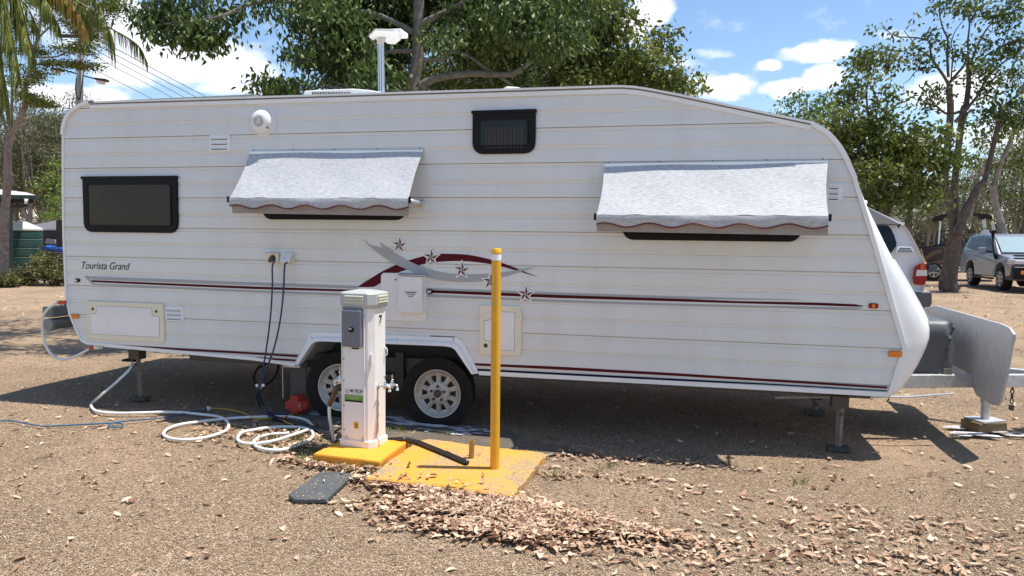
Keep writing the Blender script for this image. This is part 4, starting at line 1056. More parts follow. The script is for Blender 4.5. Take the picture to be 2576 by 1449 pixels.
# meter cover
mb = MB(); q = []
cv = MB(); plbox(cv, (-0.020, -HD - 0.022, 0.868), (0.158, 0.040, 0.268)); cover = cv.build('meter_cover', 'pedestal_grey', ped, bevel=0.010, seg=3)
mb = MB(); plbox(mb, (-0.018, -HD - 0.0425, 0.938), (0.046, 0.002, 0.052)); mb.build('cover_window', mat('cover_win', (0.16, 0.165, 0.18), rough=0.5), cover)
mb = MB(); mb.lathe([(0.019, 0), (0.019, 0.004), (0.014, 0.008), (0.013, 0.02), (0, 0.021)], pl(-0.014, -HD - 0.042, 0.861), pl(0, -1, 0) - pl(0, 0, 0), 18); mb.build('lock_knob', 'black_plastic', cover, smooth=True, autosm=40)
mb = MB(); plbox(mb, (-0.012, -HD - 0.063, 0.869), (0.020, 0.004, 0.010)); mb.build('knob_handle', 'galv', cover)
mb = MB(); plbox(mb, (-0.005, -HD - 0.007, 0.722), (0.058, 0.002, 0.010)); mb.build('serial_label', 'black_plastic', ped)
mb = MB(); plbox(mb, (-0.022, -HD - 0.012, 1.010), (0.15, 0.03, 0.014)); mb.build('cover_hinge', 'pedestal_grey', ped)
# cap
cap = MB().loft([octo(HW + .010, HD + .010, CH, H), octo(HW + .016, HD + .016, CH + .01, H + 0.022), octo(HW + .019, HD + .019, CH + .01, H + 0.030), octo(HW + .019, HD + .019, CH + .01, H + 0.105), octo(HW + .012, HD + .012, CH + .01, H + 0.113), octo(0.05, 0.05, 0.02, H + 0.128)]).build('cap', 'cap_green_grey', ped, bevel=0.002)
for k in range(3):
    z_ = H + 0.045 + k * 0.020
    mb = MB(); plbox(mb, (-0.005, -HD - 0.022, z_), (0.150, 0.010, 0.012), rx=0.3); plbox(mb, (HW + 0.022, 0.0, z_), (0.010, 0.135, 0.012)); mb.build('cap_louvre', 'cap_cream', cap, bevel=0.002)
# number
text_mesh('site_number', '7', 0.080, pl(HW + 0.0025, 0.0, 0.925), 'decal_black', ped, rz=RZ + math.pi / 2, bold=0.003)
mb = MB(); plbox(mb, (HW + 0.0008, 0.0, 0.925), (0.001, 0.058, 0.088)); mb.build('number_plate', mat('sticker_white', (0.74, 0.74, 0.72), rough=0.4), ped)
# maker's sticker
mb = MB(); plbox(mb, (-0.020, -HD - 0.0068, 0.405), (0.150, 0.001, 0.045)); st = mb.build('sticker', 'sticker_white', ped)
mb = MB(); plbox(mb, (-0.020, -HD - 0.0068, 0.362), (0.150, 0.001, 0.040)); mb.build('sticker_green', mat('st_green', (0.11, 0.27, 0.03), rough=0.4), st)
mb = MB(); plbox(mb, (-0.020, -HD - 0.0068, 0.336), (0.150, 0.001, 0.012)); mb.build('sticker_black', 'decal_black', st)
text_mesh('sticker_text', 'M-TECH', 0.030, pl(0.003, -HD - 0.0080, 0.411), 'decal_black', st, rz=RZ, bold=0.0006, sx=0.95)
text_mesh('sticker_text', 'Marine Technologies', 0.0105, pl(0.003, -HD - 0.0080, 0.393), 'decal_grey', st, rz=RZ)
mb = MB()
for k in range(6):
    z_ = 0.391 + k * 0.006; w_ = 0.034 * math.sqrt(max(0.05, 1 - ((k - 2.5) / 3.2) ** 2)); plbox(mb, (-0.073, -HD - 0.0078, z_), (w_, 0.001, 0.003))
mb.build('emblem', 'decal_grey', st)
mb = MB()
for z_, w_ in ((0.369, 0.125), (0.356, 0.075)): plbox(mb, (-0.018, -HD - 0.0078, z_), (w_, 0.001, 0.0035))
mb.build('sticker_lines', mat('line_pale', (0.5, 0.6, 0.4), rough=0.5), st)
mb = MB(); plbox(mb, (0.0, -HD - 0.0068, 0.160), (0.036, 0.001, 0.050)); hz = mb.build('warning_sticker', 'yellow_cap', ped)
mb = MB(); a_, b_, c_ = pl(-0.013, -HD - 0.0078, 0.155), pl(0.013, -HD - 0.0078, 0.155), pl(0.0, -HD - 0.0078, 0.180)
for u, v in ((a_, b_), (b_, c_), (c_, a_)): mb.tube([u, v], 0.0016, 4)
plbox(mb, (0.0, -HD - 0.0078, 0.165), (0.003, 0.001, 0.012), ry=0.3); plbox(mb, (0, -HD - 0.0078, 0.146), (0.026, 0.001, 0.004)); mb.build('warning_mark', 'decal_black', hz)
# cleat hooks and side handle
for sx_, yy in ((-1, -0.03), (1, 0.06)):
    mb = MB(); mb.tube(cat([pl(sx_ * (HW), yy, 0.72), pl(sx_ * (HW + .022), yy, 0.70), pl(sx_ * (HW + .022), yy, 0.66), pl(sx_ * (HW + .004), yy, 0.655)], 3), 0.004, 6); mb.build('hook', 'pedestal_white', ped)
mb = MB(); mb.box(pl(HW - CH / 2 + 0.006, -HD + CH / 2 - 0.010, 0.645), (0.014, 0.022, 0.075), rz=RZ + math.radians(45)); mb.tube([pl(HW - CH / 2 + .012, -HD + CH / 2 - .02, 0.69), pl(HW - CH / 2 + .012, -HD + CH / 2 - .02, 0.60)], 0.008, 8); mb.build('door_handle', 'pedestal_white', ped, bevel=0.003)
# taps
def tap(base, outdir, side, name='tap'):
    """brass-chrome garden tap: base on the cabinet, body, vertical spindle, tee handle, spout"""
    d = (pl(*outdir) - pl(0, 0, 0)).normalized(); p = base
    mb = MB(); mb.lathe([(0.016, 0), (0.016, 0.006), (0.010, 0.008), (0.010, 0.06)], p, d, 12); b2 = p + d * 0.06
    mb.lathe([(0.012, -0.02), (0.014, 0.0), (0.014, 0.012), (0.010, 0.02)], b2, (0, 0, 1), 12)
    mb.lathe([(0.010, 0.015), (0.011, 0.03), (0.007, 0.04), (0.0045, 0.042), (0.0045, 0.072)], b2, (0, 0, 1), 12)
    hd = d.cross(Vector((0, 0, 1)))
    mb.tube([b2 + Vector((0, 0, 0.072)) - (d * .3 + hd).normalized() * 0.024, b2 + Vector((0, 0, 0.072)) + (d * .3 + hd).normalized() * 0.024], 0.0055, 8)
    mb.tube(cat([b2, b2 + d * 0.022 + Vector((0, 0, 0.004)), b2 + d * 0.038 + Vector((0, 0, -0.004)), b2 + d * 0.040 + Vector((0, 0, -0.026))], 4), 0.009, 10)
    mb.lathe([(0.013, 0), (0.013, 0.012), (0.011, 0.014)], b2 + d * 0.040 + Vector((0, 0, -0.036)), (0, 0, 1), 10)
    return mb.build(name, 'chrome', ped, smooth=True, autosm=50), b2 + d * 0.040 + Vector((0, 0, -0.036))
tap(pl(HW, -0.035, 0.445), (1, -0.05, 0), 1)
mb = MB(); mb.tube([pl(HW, -0.035, 0.443), pl(HW + 0.12, -0.02, 0.445)], 0.009, 8); mb.lathe([(0.02, 0), (0.02, 0.006)], pl(HW, -0.035, 0.443), (1, 0, 0), 12); mb.build('tap_pipe', 'chrome', ped, smooth=True, autosm=40)
tap(pl(HW + 0.045, -0.02, 0.452), (1, 0.15, 0), 1)
_, spout = tap(pl(-HW, -0.03, 0.455), (-1, -0.02, 0), -1)
tap(pl(-HW + 0.045, 0.05, 0.45), (-1, 0.1, 0), -1)
# water stains below the right tap
sm = mat('stain_brown', (0.40, 0.31, 0.20), rough=0.7)
mb = MB()
mb.prismX([(0, 0), (0, 0)], 0, 0) if False else None
def sidepoly(pts): return [pl(HW + 0.0006, y, z) for y, z in pts] , [pl(HW + 0.0012, y, z) for y, z in pts]
for pts in ([(-0.042, 0.42), (-0.030, 0.42), (-0.032, 0.20), (-0.025, 0.12), (-0.008, 0.06), (-0.028, 0.11), (-0.034, 0.19), (-0.040, 0.12), (-0.075, 0.055), (-0.056, 0.13), (-0.044, 0.22)],):
    a_, b_ = sidepoly(pts); mb.loft([a_, b_])
mb.build('rust_streak', sm, ped)

# ------------------------------------------------------------------ hoses and cables
def hosepts(x0, y0, s, pts, z=0.014, wob=0.0):
    return [gnd(x, y, z) for x, y in D(x0, y0, s, pts)]
def hose(name, pts, r, m, label, cat_, n=6, parts=None):
    o = MB().tube(cat(pts, n), r, 8).build(name, m, None, smooth=True)
    return tag(o, label, cat_)
# short white hose looping out from the caravan's rear corner
hp_ = [onY(x, y, -0.03) for x, y in D(0, 1100, 2.415, [(560, 222), (520, 238), (470, 268), (430, 315), (405, 380), (402, 460), (417, 560), (447, 650), (490, 712), (545, 752), (605, 762), (680, 745), (770, 706), (855, 658)])]
h1 = empty('water_hose', tuple(hp_[0]), 'short white hose looping round the rear corner of the caravan', 'hose')
MB().tube(cat(hp_, 5), 0.0125, 10).build('tube', 'hose_white', h1, smooth=True)
def coupler(a, b, mcol, parent, r=0.02):
    d = (b - a); L_ = d.length
    MB().lathe([(r * .7, -0.01), (r * .85, 0.0), (r, 0.01), (r, L_ * .5), (r * .85, L_ * .55), (r * .9, L_)], a, d, 12).build('hose_connector', mcol, parent, smooth=True, autosm=40)
e0 = onY(*D(0, 1100, 2.415, [(620, 218)])[0], -0.03); coupler(hp_[0], e0, 'orange_plastic', h1)
e1 = onY(*D(0, 1100, 2.415, [(900, 645)])[0], 0.0); coupler(hp_[-1], e1, 'orange_plastic', h1)
e2 = onY(*D(0, 1100, 2.415, [(975, 640)])[0], 0.05); coupler(e1, e2, 'white_plastic', h1, 0.026)

z1p = lambda pts, z=0.014: hosepts(0, 1400, 1.9815, pts, z)
a = onY(*D(0, 1400, 1.9815, [(1032, 50)])[0], 0.12); b = onY(*D(0, 1400, 1.9815, [(1010, 110)])[0], 0.02)
lift = [a, b, onY(*D(0, 1400, 1.9815, [(900, 215)])[0], -0.10), onY(*D(0, 1400, 1.9815, [(800, 300)])[0], -0.20)]
ln = lift + z1p([(722, 370), (712, 395), (735, 425), (790, 442), (900, 450), (1100, 447), (1300, 441), (1430, 445), (1560, 458), (1680, 472), (1750, 495), (1783, 535), (1768, 580), (1690, 615), (1590, 642), (1480, 656), (1360, 652), (1290, 630), (1277, 605), (1310, 572), (1400, 540), (1550, 517), (1700, 500), (1850, 487), (2000, 480), (2150, 476), (2290, 482), (2390, 505), (2435, 545)])
hose('water_hose', ln, 0.0125, 'hose_white', 'long white hose snaking from under the caravan in one big open loop', 'hose')
c2 = z1p([(2256, 606), (2150, 612), (2050, 628), (1995, 655), (1978, 685), (2010, 715), (2090, 735), (2190, 737), (2300, 712), (2400, 668), (2440, 625), (2432, 590), (2370, 565), (2250, 556), (2100, 562), (1980, 580), (1890, 615), (1855, 655), (1870, 688), (1930, 703), (2030, 700), (2150, 678), (2270, 640), (2400, 594)])
for i, p in enumerate(c2): p.z = 0.014 + (0.016 if i > 15 else 0.0)
hose('water_hose', c2, 0.0125, 'hose_white', 'tight white hose coil on the leaves left of the pedestal slab', 'hose')
# riser from the left tap down to ground
q = D(1150, 1350, 2.898, [(425, 770), (430, 860), (450, 960), (465, 1040), (478, 1118)])
sp_ = spout
r_ = [sp_ + Vector((0, 0, 0.0)), sp_ + Vector((0, 0, -0.05))]
ground_end = gnd(*q[-1], 0.02)
mid = [onY(x, y, sp_.y + (ground_end.y - sp_.y) * k) for (x, y), k in zip(q[:-1], (0.05, 0.2, 0.5, 0.8))]
hr = empty('water_hose', tuple(ground_end), 'white hose rising to the tap on the pedestal side, with brown fitting', 'hose')
MB().tube(cat([mid[0] + Vector((0, 0, 0.03))] + mid + [ground_end], 5), 0.0125, 10).build('tube', 'hose_white', hr, smooth=True)
MB().tube(cat([sp_, sp_ + Vector((-0.002, 0, -0.04)), mid[0] + Vector((0, 0, 0.04))], 3), 0.019, 12).build('hose_connector', mat('fitting_brown', (0.12, 0.075, 0.03), rough=0.5), hr, smooth=True)

# blue cord, plug joint and yellow lead
bc = z1p([(0, 510), (80, 508), (200, 530), (330, 550), (450, 547), (650, 537), (820, 529), (900, 524), (950, 532), (955, 550), (900, 560), (855, 553), (852, 538), (900, 520), (1000, 508), (1150, 497), (1300, 481), (1400, 463), (1480, 440), (1560, 428)], 0.010)
bc = [gnd(-60, 1056, 0.01)] + bc
hose('extension_cord', bc, 0.0065, 'cable_blue', 'thin blue cord running from the left frame edge with one small loop', 'cord')
cj = z1p([(1565, 427), (1612, 418), (1645, 414)], 0.02)
jn = empty('cord_connector', tuple(cj[1]), 'grey and clear plug joint between the blue and the yellow cord', 'plug')
MB().tube([cj[0], (cj[0] + cj[1]) / 2, cj[1]], [0.012, 0.022, 0.018], 10).build('socket_half', 'plug_grey', jn, smooth=True)
MB().tube([cj[1], (cj[1] + cj[2]) / 2, cj[2]], [0.025, 0.025, 0.014], 10).build('plug_half', 'clear_lens', jn, smooth=True)
yc = z1p([(1645, 414), (1720, 414), (1800, 424), (1880, 442), (1930, 462), (1965, 488), (2030, 493), (2110, 488), (2180, 484), (2235, 480), (2270, 468), (2288, 452)], 0.016)
hose('extension_cord', yc, 0.0065, 'cable_yellow', 'yellow cord from the clear plug joint to the red power box', 'cord')
yc2 = z1p([(2205, 500), (2230, 485), (2260, 470), (2285, 458)], 0.024) ; yc2 = z1p([(2290, 540), (2240, 525), (2212, 505), (2225, 480), (2260, 462), (2292, 448)], 0.024)
hose('extension_cord', yc2, 0.0055, 'cable_yellow', 'short yellow cord curling in front of the red power box', 'cord')
# red portable outlet box
rb0 = gnd(746, 1042, 0.0); rz_ = math.radians(-12)
rbx = empty('power_box', (rb0.x, rb0.y, 0), 'red portable outlet box standing beside the rear wheel', 'power box')
mat('red_plastic', (0.42, 0.035, 0.02), rough=0.5, dirt=(0.3, 0.1, 0.06), dscale=15, damt=0.4)
sc_ = 1.0
prf = [(-0.09, 0.035), (-0.045, 0.035), (-0.045, 0.0), (0.045, 0.0), (0.045, 0.035), (0.10, 0.035), (0.10, 0.12), (0.055, 0.12), (0.055, 0.165), (-0.03, 0.165), (-0.03, 0.12), (-0.09, 0.105)]
R2 = Matrix.Rotation(rz_, 3, 'Z')
def rp(x, y, z): return Vector((rb0.x, rb0.y, 0.01)) + R2 @ Vector((x, y, z))
MB().loft([[rp(x, -0.05, z) for x, z in prf], [rp(x, 0.05, z) for x, z in prf]]).build('housing', 'red_plastic', rbx, bevel=0.006)
MB().box(rp(0.10, 0, 0.085), (0.05, 0.07, 0.06), rz=rz_).build('outlet_cover', 'red_plastic', rbx, bevel=0.006)
MB().box(rp(0.08, -0.052, 0.085), (0.035, 0.006, 0.02), rz=rz_).build('rating_label', mat('label_dull', (0.35, 0.2, 0.18), rough=0.5), rbx)
# two navy power leads from the inlets to the ground
z5 = lambda pts, Ys, zmin_=0.012: [Vector((p.x, p.y, max(p.z, zmin_))) for p in [onY(x, y, Y_) for (x, y), Y_ in zip(D(1000, 1050, 2.07, pts), Ys)]]
soc = [(onY(692, 655, -0.07)), (onY(722, 660, -0.09))]
Ys = [-0.09, -0.10, -0.12, -0.14, -0.15, -0.16, -0.14]
l1 = [soc[0]] + z5([(150, 0), (150, 150), (135, 400), (105, 640), (70, 850), (42, 960), (25, 1050)], Ys) + hosepts(1000, 1050, 2.07, [(55, 1150), (110, 1205), (165, 1235)], 0.03)
l2 = [soc[1]] + z5([(250, 0), (240, 200), (215, 430), (165, 660), (95, 850), (58, 950), (45, 1040)], Ys) + hosepts(1000, 1050, 2.07, [(80, 1130), (150, 1190), (230, 1200), (310, 1195)], 0.035)
hose('power_lead', l1, 0.0075, 'cable_navy', 'navy lead plugged into the caravan inlet with the raised cover', 'power lead')
hose('power_lead', l2, 0.0075, 'cable_navy', 'navy lead plugged into the caravan inlet with the closed cover', 'power lead')
for i, (x, y) in enumerate([(28, 968), (75, 965), (52, 982)]):
    q = onY(*D(1000, 1050, 2.07, [(x, y)])[0], -0.15); 
    MB().box(q, (0.022, 0.02, 0.022), rz=0.3 * i).build('tie_tag', 'white_plastic', van)
# black lead coil hanging behind
bl = [onY(x, y, 0.15) for x, y in D(1000, 1050, 2.07, [(100, 790), (30, 830), (0, 900), (20, 960), (90, 960), (150, 920), (190, 850), (200, 800)])]
hose('power_lead', bl, 0.012, 'black_plastic', 'black cable sagging under the caravan floor behind the navy leads', 'power lead')
# black ribbed waste hose
wl = hosepts(1000, 1050, 2.07, [(120, 1215), (200, 1240), (330, 1280), (450, 1305), (560, 1350), (640, 1395), (700, 1420)], 0.02)
zz3 = hosepts(1400, 1650, 3.22, [(560, 258), (640, 262), (700, 278), (800, 298), (900, 338), (1050, 398), (1180, 450), (1290, 498), (1370, 532), (1415, 552)], 0.065)
wl2 = cat(wl + [zz3[0] + Vector((-0.55, .15, -0.045)), zz3[0] + Vector((-0.2, .08, -0.04))] + zz3, 8)
# even spacing then ribbed radius
wr = resamp([Vector(p) for p in wl2], 420) if False else wl2
def resamp3(P, n):
    d = [0.0]
    for a_, b_ in zip(P[:-1], P[1:]): d.append(d[-1] + (b_ - a_).length)
    o_ = []; j = 0
    for i in range(n):
        s = d[-1] * i / (n - 1)
        while j < len(P) - 2 and d[j + 1] < s: j += 1
        k = (s - d[j]) / max(1e-9, d[j + 1] - d[j]); o_.append(P[j].lerp(P[j + 1], min(1, k)))
    return o_
wr = resamp3(wl2, 460)
MB_ = MB(); MB_.tube(wr, [0.0165 + 0.0022 * (i % 2) for i in range(len(wr))], 10)
wh_ = tag(MB_.build('waste_hose', mat('hose_black', (0.018, 0.018, 0.02), rough=0.35), None, smooth=True), 'black ribbed waste hose ending beside the pipe stub on the slab', 'hose')
# wooden blocks under the jockey plate
mb = MB(); mb.box((jc.x - 0.01, jc.y - 0.01, 0.045), (0.27, 0.20, 0.08), rz=0.42)
tag(mb.build('timber_block', mat('timber', (0.15, 0.10, 0.05), rough=0.85, var=0.3, vscale=14, stretch=(1, 8, 8)), None, bevel=0.006), 'dark timber block under the jockey post foot plate', 'block')
# white lime smears
pw = mat('lime_white', (0.62, 0.64, 0.68), rough=0.9, dirt=(0.22, 0.17, 0.12), dscale=16, damt=1.0)
rnd = random.Random(8); mb = MB()
def smear(pts, z, k, r0=0.02, r1=0.07):
    for x, y in pts:
        c = gnd(x / 1.56522, y / 1.56522, 0)
        for _ in range(k):
            cx_, cy_ = c.x + rnd.gauss(0, 0.09), c.y + rnd.gauss(0, 0.03); r_ = rnd.uniform(r0, r1); n_ = 9
            vs = [(cx_ + r_ * rnd.uniform(.5, 1.3) * math.cos(2 * math.pi * j / n_) * 1.6, cy_ + r_ * rnd.uniform(.5, 1.2) * .5 * math.sin(2 * math.pi * j / n_), z + 0.0004 * _) for j in range(n_)]
            mb.add(vs, [tuple(range(n_))])
smear([(1540, 1650), (1600, 1668), (1280, 1630), (1640, 1675)], 0.010, 9)
smear([(1700, 1703), (1740, 1706), (1780, 1708), (1820, 1706), (1860, 1702), (1890, 1696)], 0.012, 8, 0.012, 0.04)
smear([(3790, 1690), (3830, 1712), (3870, 1720), (3960, 1708)], 0.012, 7)
tag(mb.build('lime_powder', pw), 'patches of spilled white powder beside wheels and jockey post', None, None, 'stuff')

# ------------------------------------------------------------------ leaf litter, straw, green tufts
leafmat('dry_leaf', (0.11, 0.045, 0.022), (0.43, 0.265, 0.165), (0.74, 0.585, 0.42), transl=0.12, rough=0.75)
leafmat('straw', (0.15, 0.10, 0.06), (0.40, 0.29, 0.192), (0.74, 0.60, 0.435), transl=0.1, rough=0.85)
leafmat('grass_green', (0.06, 0.09, 0.02), (0.13, 0.17, 0.04), (0.30, 0.29, 0.10), transl=0.3, rough=0.6)
rng = np.random.default_rng(21)
def gpt(px): return np.array([[gnd(x, y, 0.0).x, gnd(x, y, 0.0).y] for x, y in px])
slabs_poly = []
def cluster(x, y, sx, sy, n, rot=0.0):
    """sx,sy in metres, centre given in picture pixels on the ground"""
    c = gnd(x, y, 0); p = rng.normal(size=(n, 2)) * np.array([sx, sy]); R = np.array([[math.cos(rot), -math.sin(rot)], [math.sin(rot), math.cos(rot)]])
    return p @ R.T + np.array([c.x, c.y])
pos = np.vstack([
    cluster(1030, 1225, .30, .05, 620, -0.12), cluster(1180, 1255, .30, .08, 1250, -0.12), cluster(1300, 1300, .32, .09, 1250, -0.1), cluster(1120, 1285, .25, .07, 750),
    cluster(1230, 1345, .30, .06, 800, -0.1), cluster(1420, 1330, .26, .08, 750, -0.1), cluster(1540, 1340, .26, .045, 420, -0.1), cluster(1690, 1385, .34, .06, 110),
    cluster(900, 1180, .25, .04, 170), cluster(790, 1165, .18, .05, 120), cluster(700, 1085, .35, .12, 260), cluster(780, 1130, .15, .06, 130), cluster(640, 1110, .25, .08, 90),
    cluster(2300, 1415, .8, .10, 380), cluster(2470, 1350, .6, .14, 200), cluster(2080, 1330, .5, .12, 120), cluster(2000, 1265, .4, .05, 60), cluster(1500, 1200, .45, .08, 90),
    cluster(1600, 1155, .5, .05, 150), cluster(1760, 1430, .5, .1, 130), cluster(1350, 1150, .15, .04, 40), cluster(1210, 1160, .06, .03, 26), cluster(1130, 1148, .10, .02, 22)])
uni = np.stack([rng.uniform(-6.5, 7, 2600), rng.uniform(-4.2, 3.5, 2600)], 1)
farl = np.stack([rng.uniform(-16, 16, 4500), rng.uniform(3.5, 21, 4500)], 1)
pos2 = np.vstack([pos, uni])
def gzv(p): 
    x, y = p[:, 0], p[:, 1]
    return 0.010 * np.sin(x * 1.7 + 0.6 * y) * np.sin(y * 1.3 + 1) + 0.005 * np.sin(x * 4.1 + 2) * np.sin(y * 3.7) - 0.012
def inpoly(p, poly):
    x, y = p[:, 0], p[:, 1]; ins = np.zeros(len(p), bool); n = len(poly)
    for i in range(n):
        xa, ya = poly[i]; xb, yb = poly[(i + 1) % n]
        c = ((ya > y) != (yb > y)) & (x < (xb - xa) * (y - ya) / (yb - ya + 1e-12) + xa); ins ^= c
    return ins
S2 = [tuple(gnd(x / 1.56522, y / 1.56522, 0.045).xy) for x, y in [(1442, 1879), (2015, 1950), (2153, 1783), (1690, 1726), (1560, 1790)]]
S1 = [tuple(gnd(x / 1.56522, y / 1.56522, 0.055).xy) for x, y in [(1232.7, 1786), (1496, 1817), (1608, 1735), (1352, 1727)]]
S3 = [(p.x, p.y) for p in P[:0]] or [tuple(gnd(x / 1.56522, y / 1.56522, 0.014).xy) for x, y in px]
def settle(p, keep_s2=0.03):
    m1 = inpoly(p, S1); m2 = inpoly(p, S2); m3 = inpoly(p, S3); rr = rng.uniform(size=len(p))
    keep = ~m1 & ~(m2 & (rr > keep_s2)) & ~(m3 & (rr > 0.08))
    p = p[keep]; z = gzv(p); z[inpoly(p, S2)] = 0.048; z[inpoly(p, S3)] = 0.018
    return p, z
pp, z = settle(pos2)
# stack height where leaves are crowded
cell = {}
zz_ = []
for (x, y), z0_ in zip(pp, z):
    k = (int(x / 0.07), int(y / 0.07)); c = cell.get(k, 0); cell[k] = c + 1; zz_.append(z0_ + 0.012 + min(c, 10) * 0.0032)
P3 = np.column_stack([pp, np.array(zz_)])
tint = np.clip(np.where(rng.uniform(size=len(P3)) < .18, rng.normal(.12, .1, len(P3)), rng.normal(0.62, 0.22, len(P3))), 0, 1)
leafcloud('dry_leaves', P3, 'dry_leaf', None, length=0.052, width=0.021, rng=rng, fold=0.18, jitter=0.72, curl=True, flat=0.15, tint=tint)
bpy.data.objects['dry_leaves']['kind'] = 'stuff'; bpy.data.objects['dry_leaves']['label'] = 'fallen pinkish brown gum leaves drifted over the ground'
f3 = np.column_stack([farl, gzv(farl) + 0.012])
leafcloud('distant_leaves', f3, 'dry_leaf', None, length=0.10, width=0.04, rng=rng, fold=0.18, jitter=0.5, flat=0.3, tint=np.clip(rng.normal(0.6, 0.25, len(f3)), 0, 1))
bpy.data.objects['distant_leaves']['kind'] = 'stuff'; bpy.data.objects['distant_leaves']['label'] = 'scattered pale dry leaves on the ground beyond the caravan'
# straw: density falls with distance
n = 520000
u = rng.uniform(size=n); tt = 2.6 * (9.5 / 2.6) ** u
lat = rng.uniform(-0.74, 0.74, n) * tt
sx_ = np.array(CAM.xy)[None, :] + tt[:, None] * np.array(fwd_h.xy)[None, :] + lat[:, None] * np.array(hor.xy)[None, :]
mk = 0.5 + 0.28 * np.sin(sx_[:, 0] * 2.1 + 0.8 * np.sin(sx_[:, 1] * 3.1)) * np.sin(sx_[:, 1] * 2.7 + 1.1 * np.sin(sx_[:, 0] * 1.7)) + 0.2 * np.sin(sx_[:, 0] * 6.3 + 2 * sx_[:, 1]) * np.sin(sx_[:, 1] * 7.7)
bare = np.exp(-(((sx_[:, 0] - 1.6) / 1.0) ** 2 + ((sx_[:, 1] - 0.1) / 0.6) ** 2))
sx_ = sx_[rng.uniform(size=n) < np.clip(mk + 0.42 - 0.8 * bare, 0.12, 1)]
sx_, z = settle(sx_, 0.004)
bitm = inpoly(sx_, [(-3.2, -0.1), (-2.6, -0.4), (-1.2, -0.55), (-0.85, -0.5), (-1.2, -0.2), (-1.7, 0.05), (-2.3, 0.35), (-3.2, 0.35)]) & (rng.uniform(size=len(sx_)) > 0.30 + 0.6 * np.clip((sx_[:, 0] + 1.9) / 1.1, 0, 1))
sx_ = sx_[~bitm]; z = z[~bitm]
P3 = np.column_stack([sx_, z + 0.003])
leafcloud('dry_straw', P3, 'straw', None, length=0.020, width=0.0036, rng=rng, fold=0.3, jitter=0.6, flat=0.22, tint=np.clip(rng.normal(0.5, 0.26, len(P3)), 0, 1))
bpy.data.objects['dry_straw']['kind'] = 'stuff'; bpy.data.objects['dry_straw']['label'] = 'short dead grass and straw mat covering the ground'
# green tufts
tf = []
for x, y, s_, k in [(840, 1148, .10, 12), (900, 1166, .14, 16), (1000, 1172, .08, 10), (1030, 1118, .03, 4), (725, 1110, .14, 14), (760, 1135, .10, 10), (1010, 1085, .10, 6), (1130, 1093, .10, 6), (1350, 1195, .06, 4), (1990, 1210, .1, 2), (960, 1185, .1, 8), (800, 1160, .1, 7), (880, 1120, .05, 4), (1480, 1165, .15, 3)]:
    c = gnd(x, y, 0)
    for _ in range(k):
        cx_, cy_ = c.x + rng.normal() * s_, c.y + rng.normal() * s_ * 0.35
        for _b in range(16): tf.append((cx_ + rng.normal() * 0.012, cy_ + rng.normal() * 0.012))
tf = np.array(tf); tf, z = settle(tf, 0.0)
P3 = np.column_stack([tf, z]); dr = rng.normal(size=(len(tf), 3)) * 0.55; dr[:, 2] = np.abs(dr[:, 2]) + 0.55
leafcloud('grass_tufts', P3, 'grass_green', None, length=0.060, width=0.005, rng=rng, fold=0.1, jitter=0.5, dirs=dr)
bpy.data.objects['grass_tufts']['kind'] = 'stuff'; bpy.data.objects['grass_tufts']['label'] = 'sparse green grass tufts round the yellow slabs'
# bark sticks
mb = MB()
rnd = random.Random(12)
for _ in range(60):
    x, y = rnd.uniform(-4.5, 4.5), rnd.uniform(-3.2, 1.0); a_ = rnd.uniform(0, 3.14); l_ = rnd.uniform(.04, .12)
    mb.tube([(x, y, 0.004), (x + l_ * .5 * math.cos(a_), y + l_ * .5 * math.sin(a_), 0.01), (x + l_ * math.cos(a_ + .3), y + l_ * math.sin(a_ + .3), 0.004)], 0.0025, 4)
tag(mb.build('fallen_twigs', mat('twig_brown', (0.10, 0.06, 0.04), rough=0.85)), 'small dark broken twigs scattered on the ground', None, None, 'stuff')
# ------------------------------------------------------------------ trees
mat('bark_grey', (0.17, 0.15, 0.125), rough=0.9, var=0.35, vscale=9, bump=0.6, bscale=30)
mat('bark_brown', (0.10, 0.075, 0.06), rough=0.9, var=0.4, vscale=7, bump=0.7, bscale=25, dirt=(0.30, 0.21, 0.15), dscale=3, damt=0.6)
mat('bark_pale', (0.30, 0.26, 0.22), rough=0.9, var=0.35, vscale=5, dirt=(0.14, 0.10, 0.08), dscale=4, damt=0.8)
mat('bark_mottled', (0.26, 0.20, 0.165), rough=0.85, var=0.25, vscale=6, dirt=(0.07, 0.045, 0.035), dscale=7, damt=1.0)
leafmat('leaf_main', (0.025, 0.05, 0.012), (0.075, 0.125, 0.026), (0.21, 0.27, 0.07), transl=0.28, rough=0.5)
leafmat('leaf_olive', (0.04, 0.06, 0.012), (0.11, 0.15, 0.028), (0.27, 0.29, 0.065), transl=0.30, rough=0.45)
leafmat('leaf_bright', (0.06, 0.11, 0.015), (0.16, 0.24, 0.04), (0.33, 0.38, 0.08), transl=0.35, rough=0.5)
leafmat('leaf_gum', (0.05, 0.055, 0.025), (0.13, 0.135, 0.058), (0.27, 0.255, 0.125), transl=0.25, rough=0.6)
leafmat('leaf_palm', (0.06, 0.085, 0.012), (0.20, 0.24, 0.04), (0.45, 0.44, 0.12), transl=0.35, rough=0.45)
leafmat('leaf_palm_dead', (0.20, 0.12, 0.02), (0.42, 0.27, 0.05), (0.62, 0.42, 0.12), transl=0.3, rough=0.6)
leafmat('leaf_shrub', (0.05, 0.055, 0.018), (0.13, 0.13, 0.04), (0.28, 0.26, 0.09), transl=0.3, rough=0.5)

def wiggle(a, b, n, amp, rnd):
    a, b = Vector(a), Vector(b); out_ = [a]
    L_ = (b - a).length
    for k in range(1, n):
        t = k / n; out_.append(a.lerp(b, t) + Vector((rnd.gauss(0, 1), rnd.gauss(0, 1), rnd.gauss(0, 1))) * amp * L_ * math.sin(math.pi * t))
    out_.append(b); return cat(out_, 3)

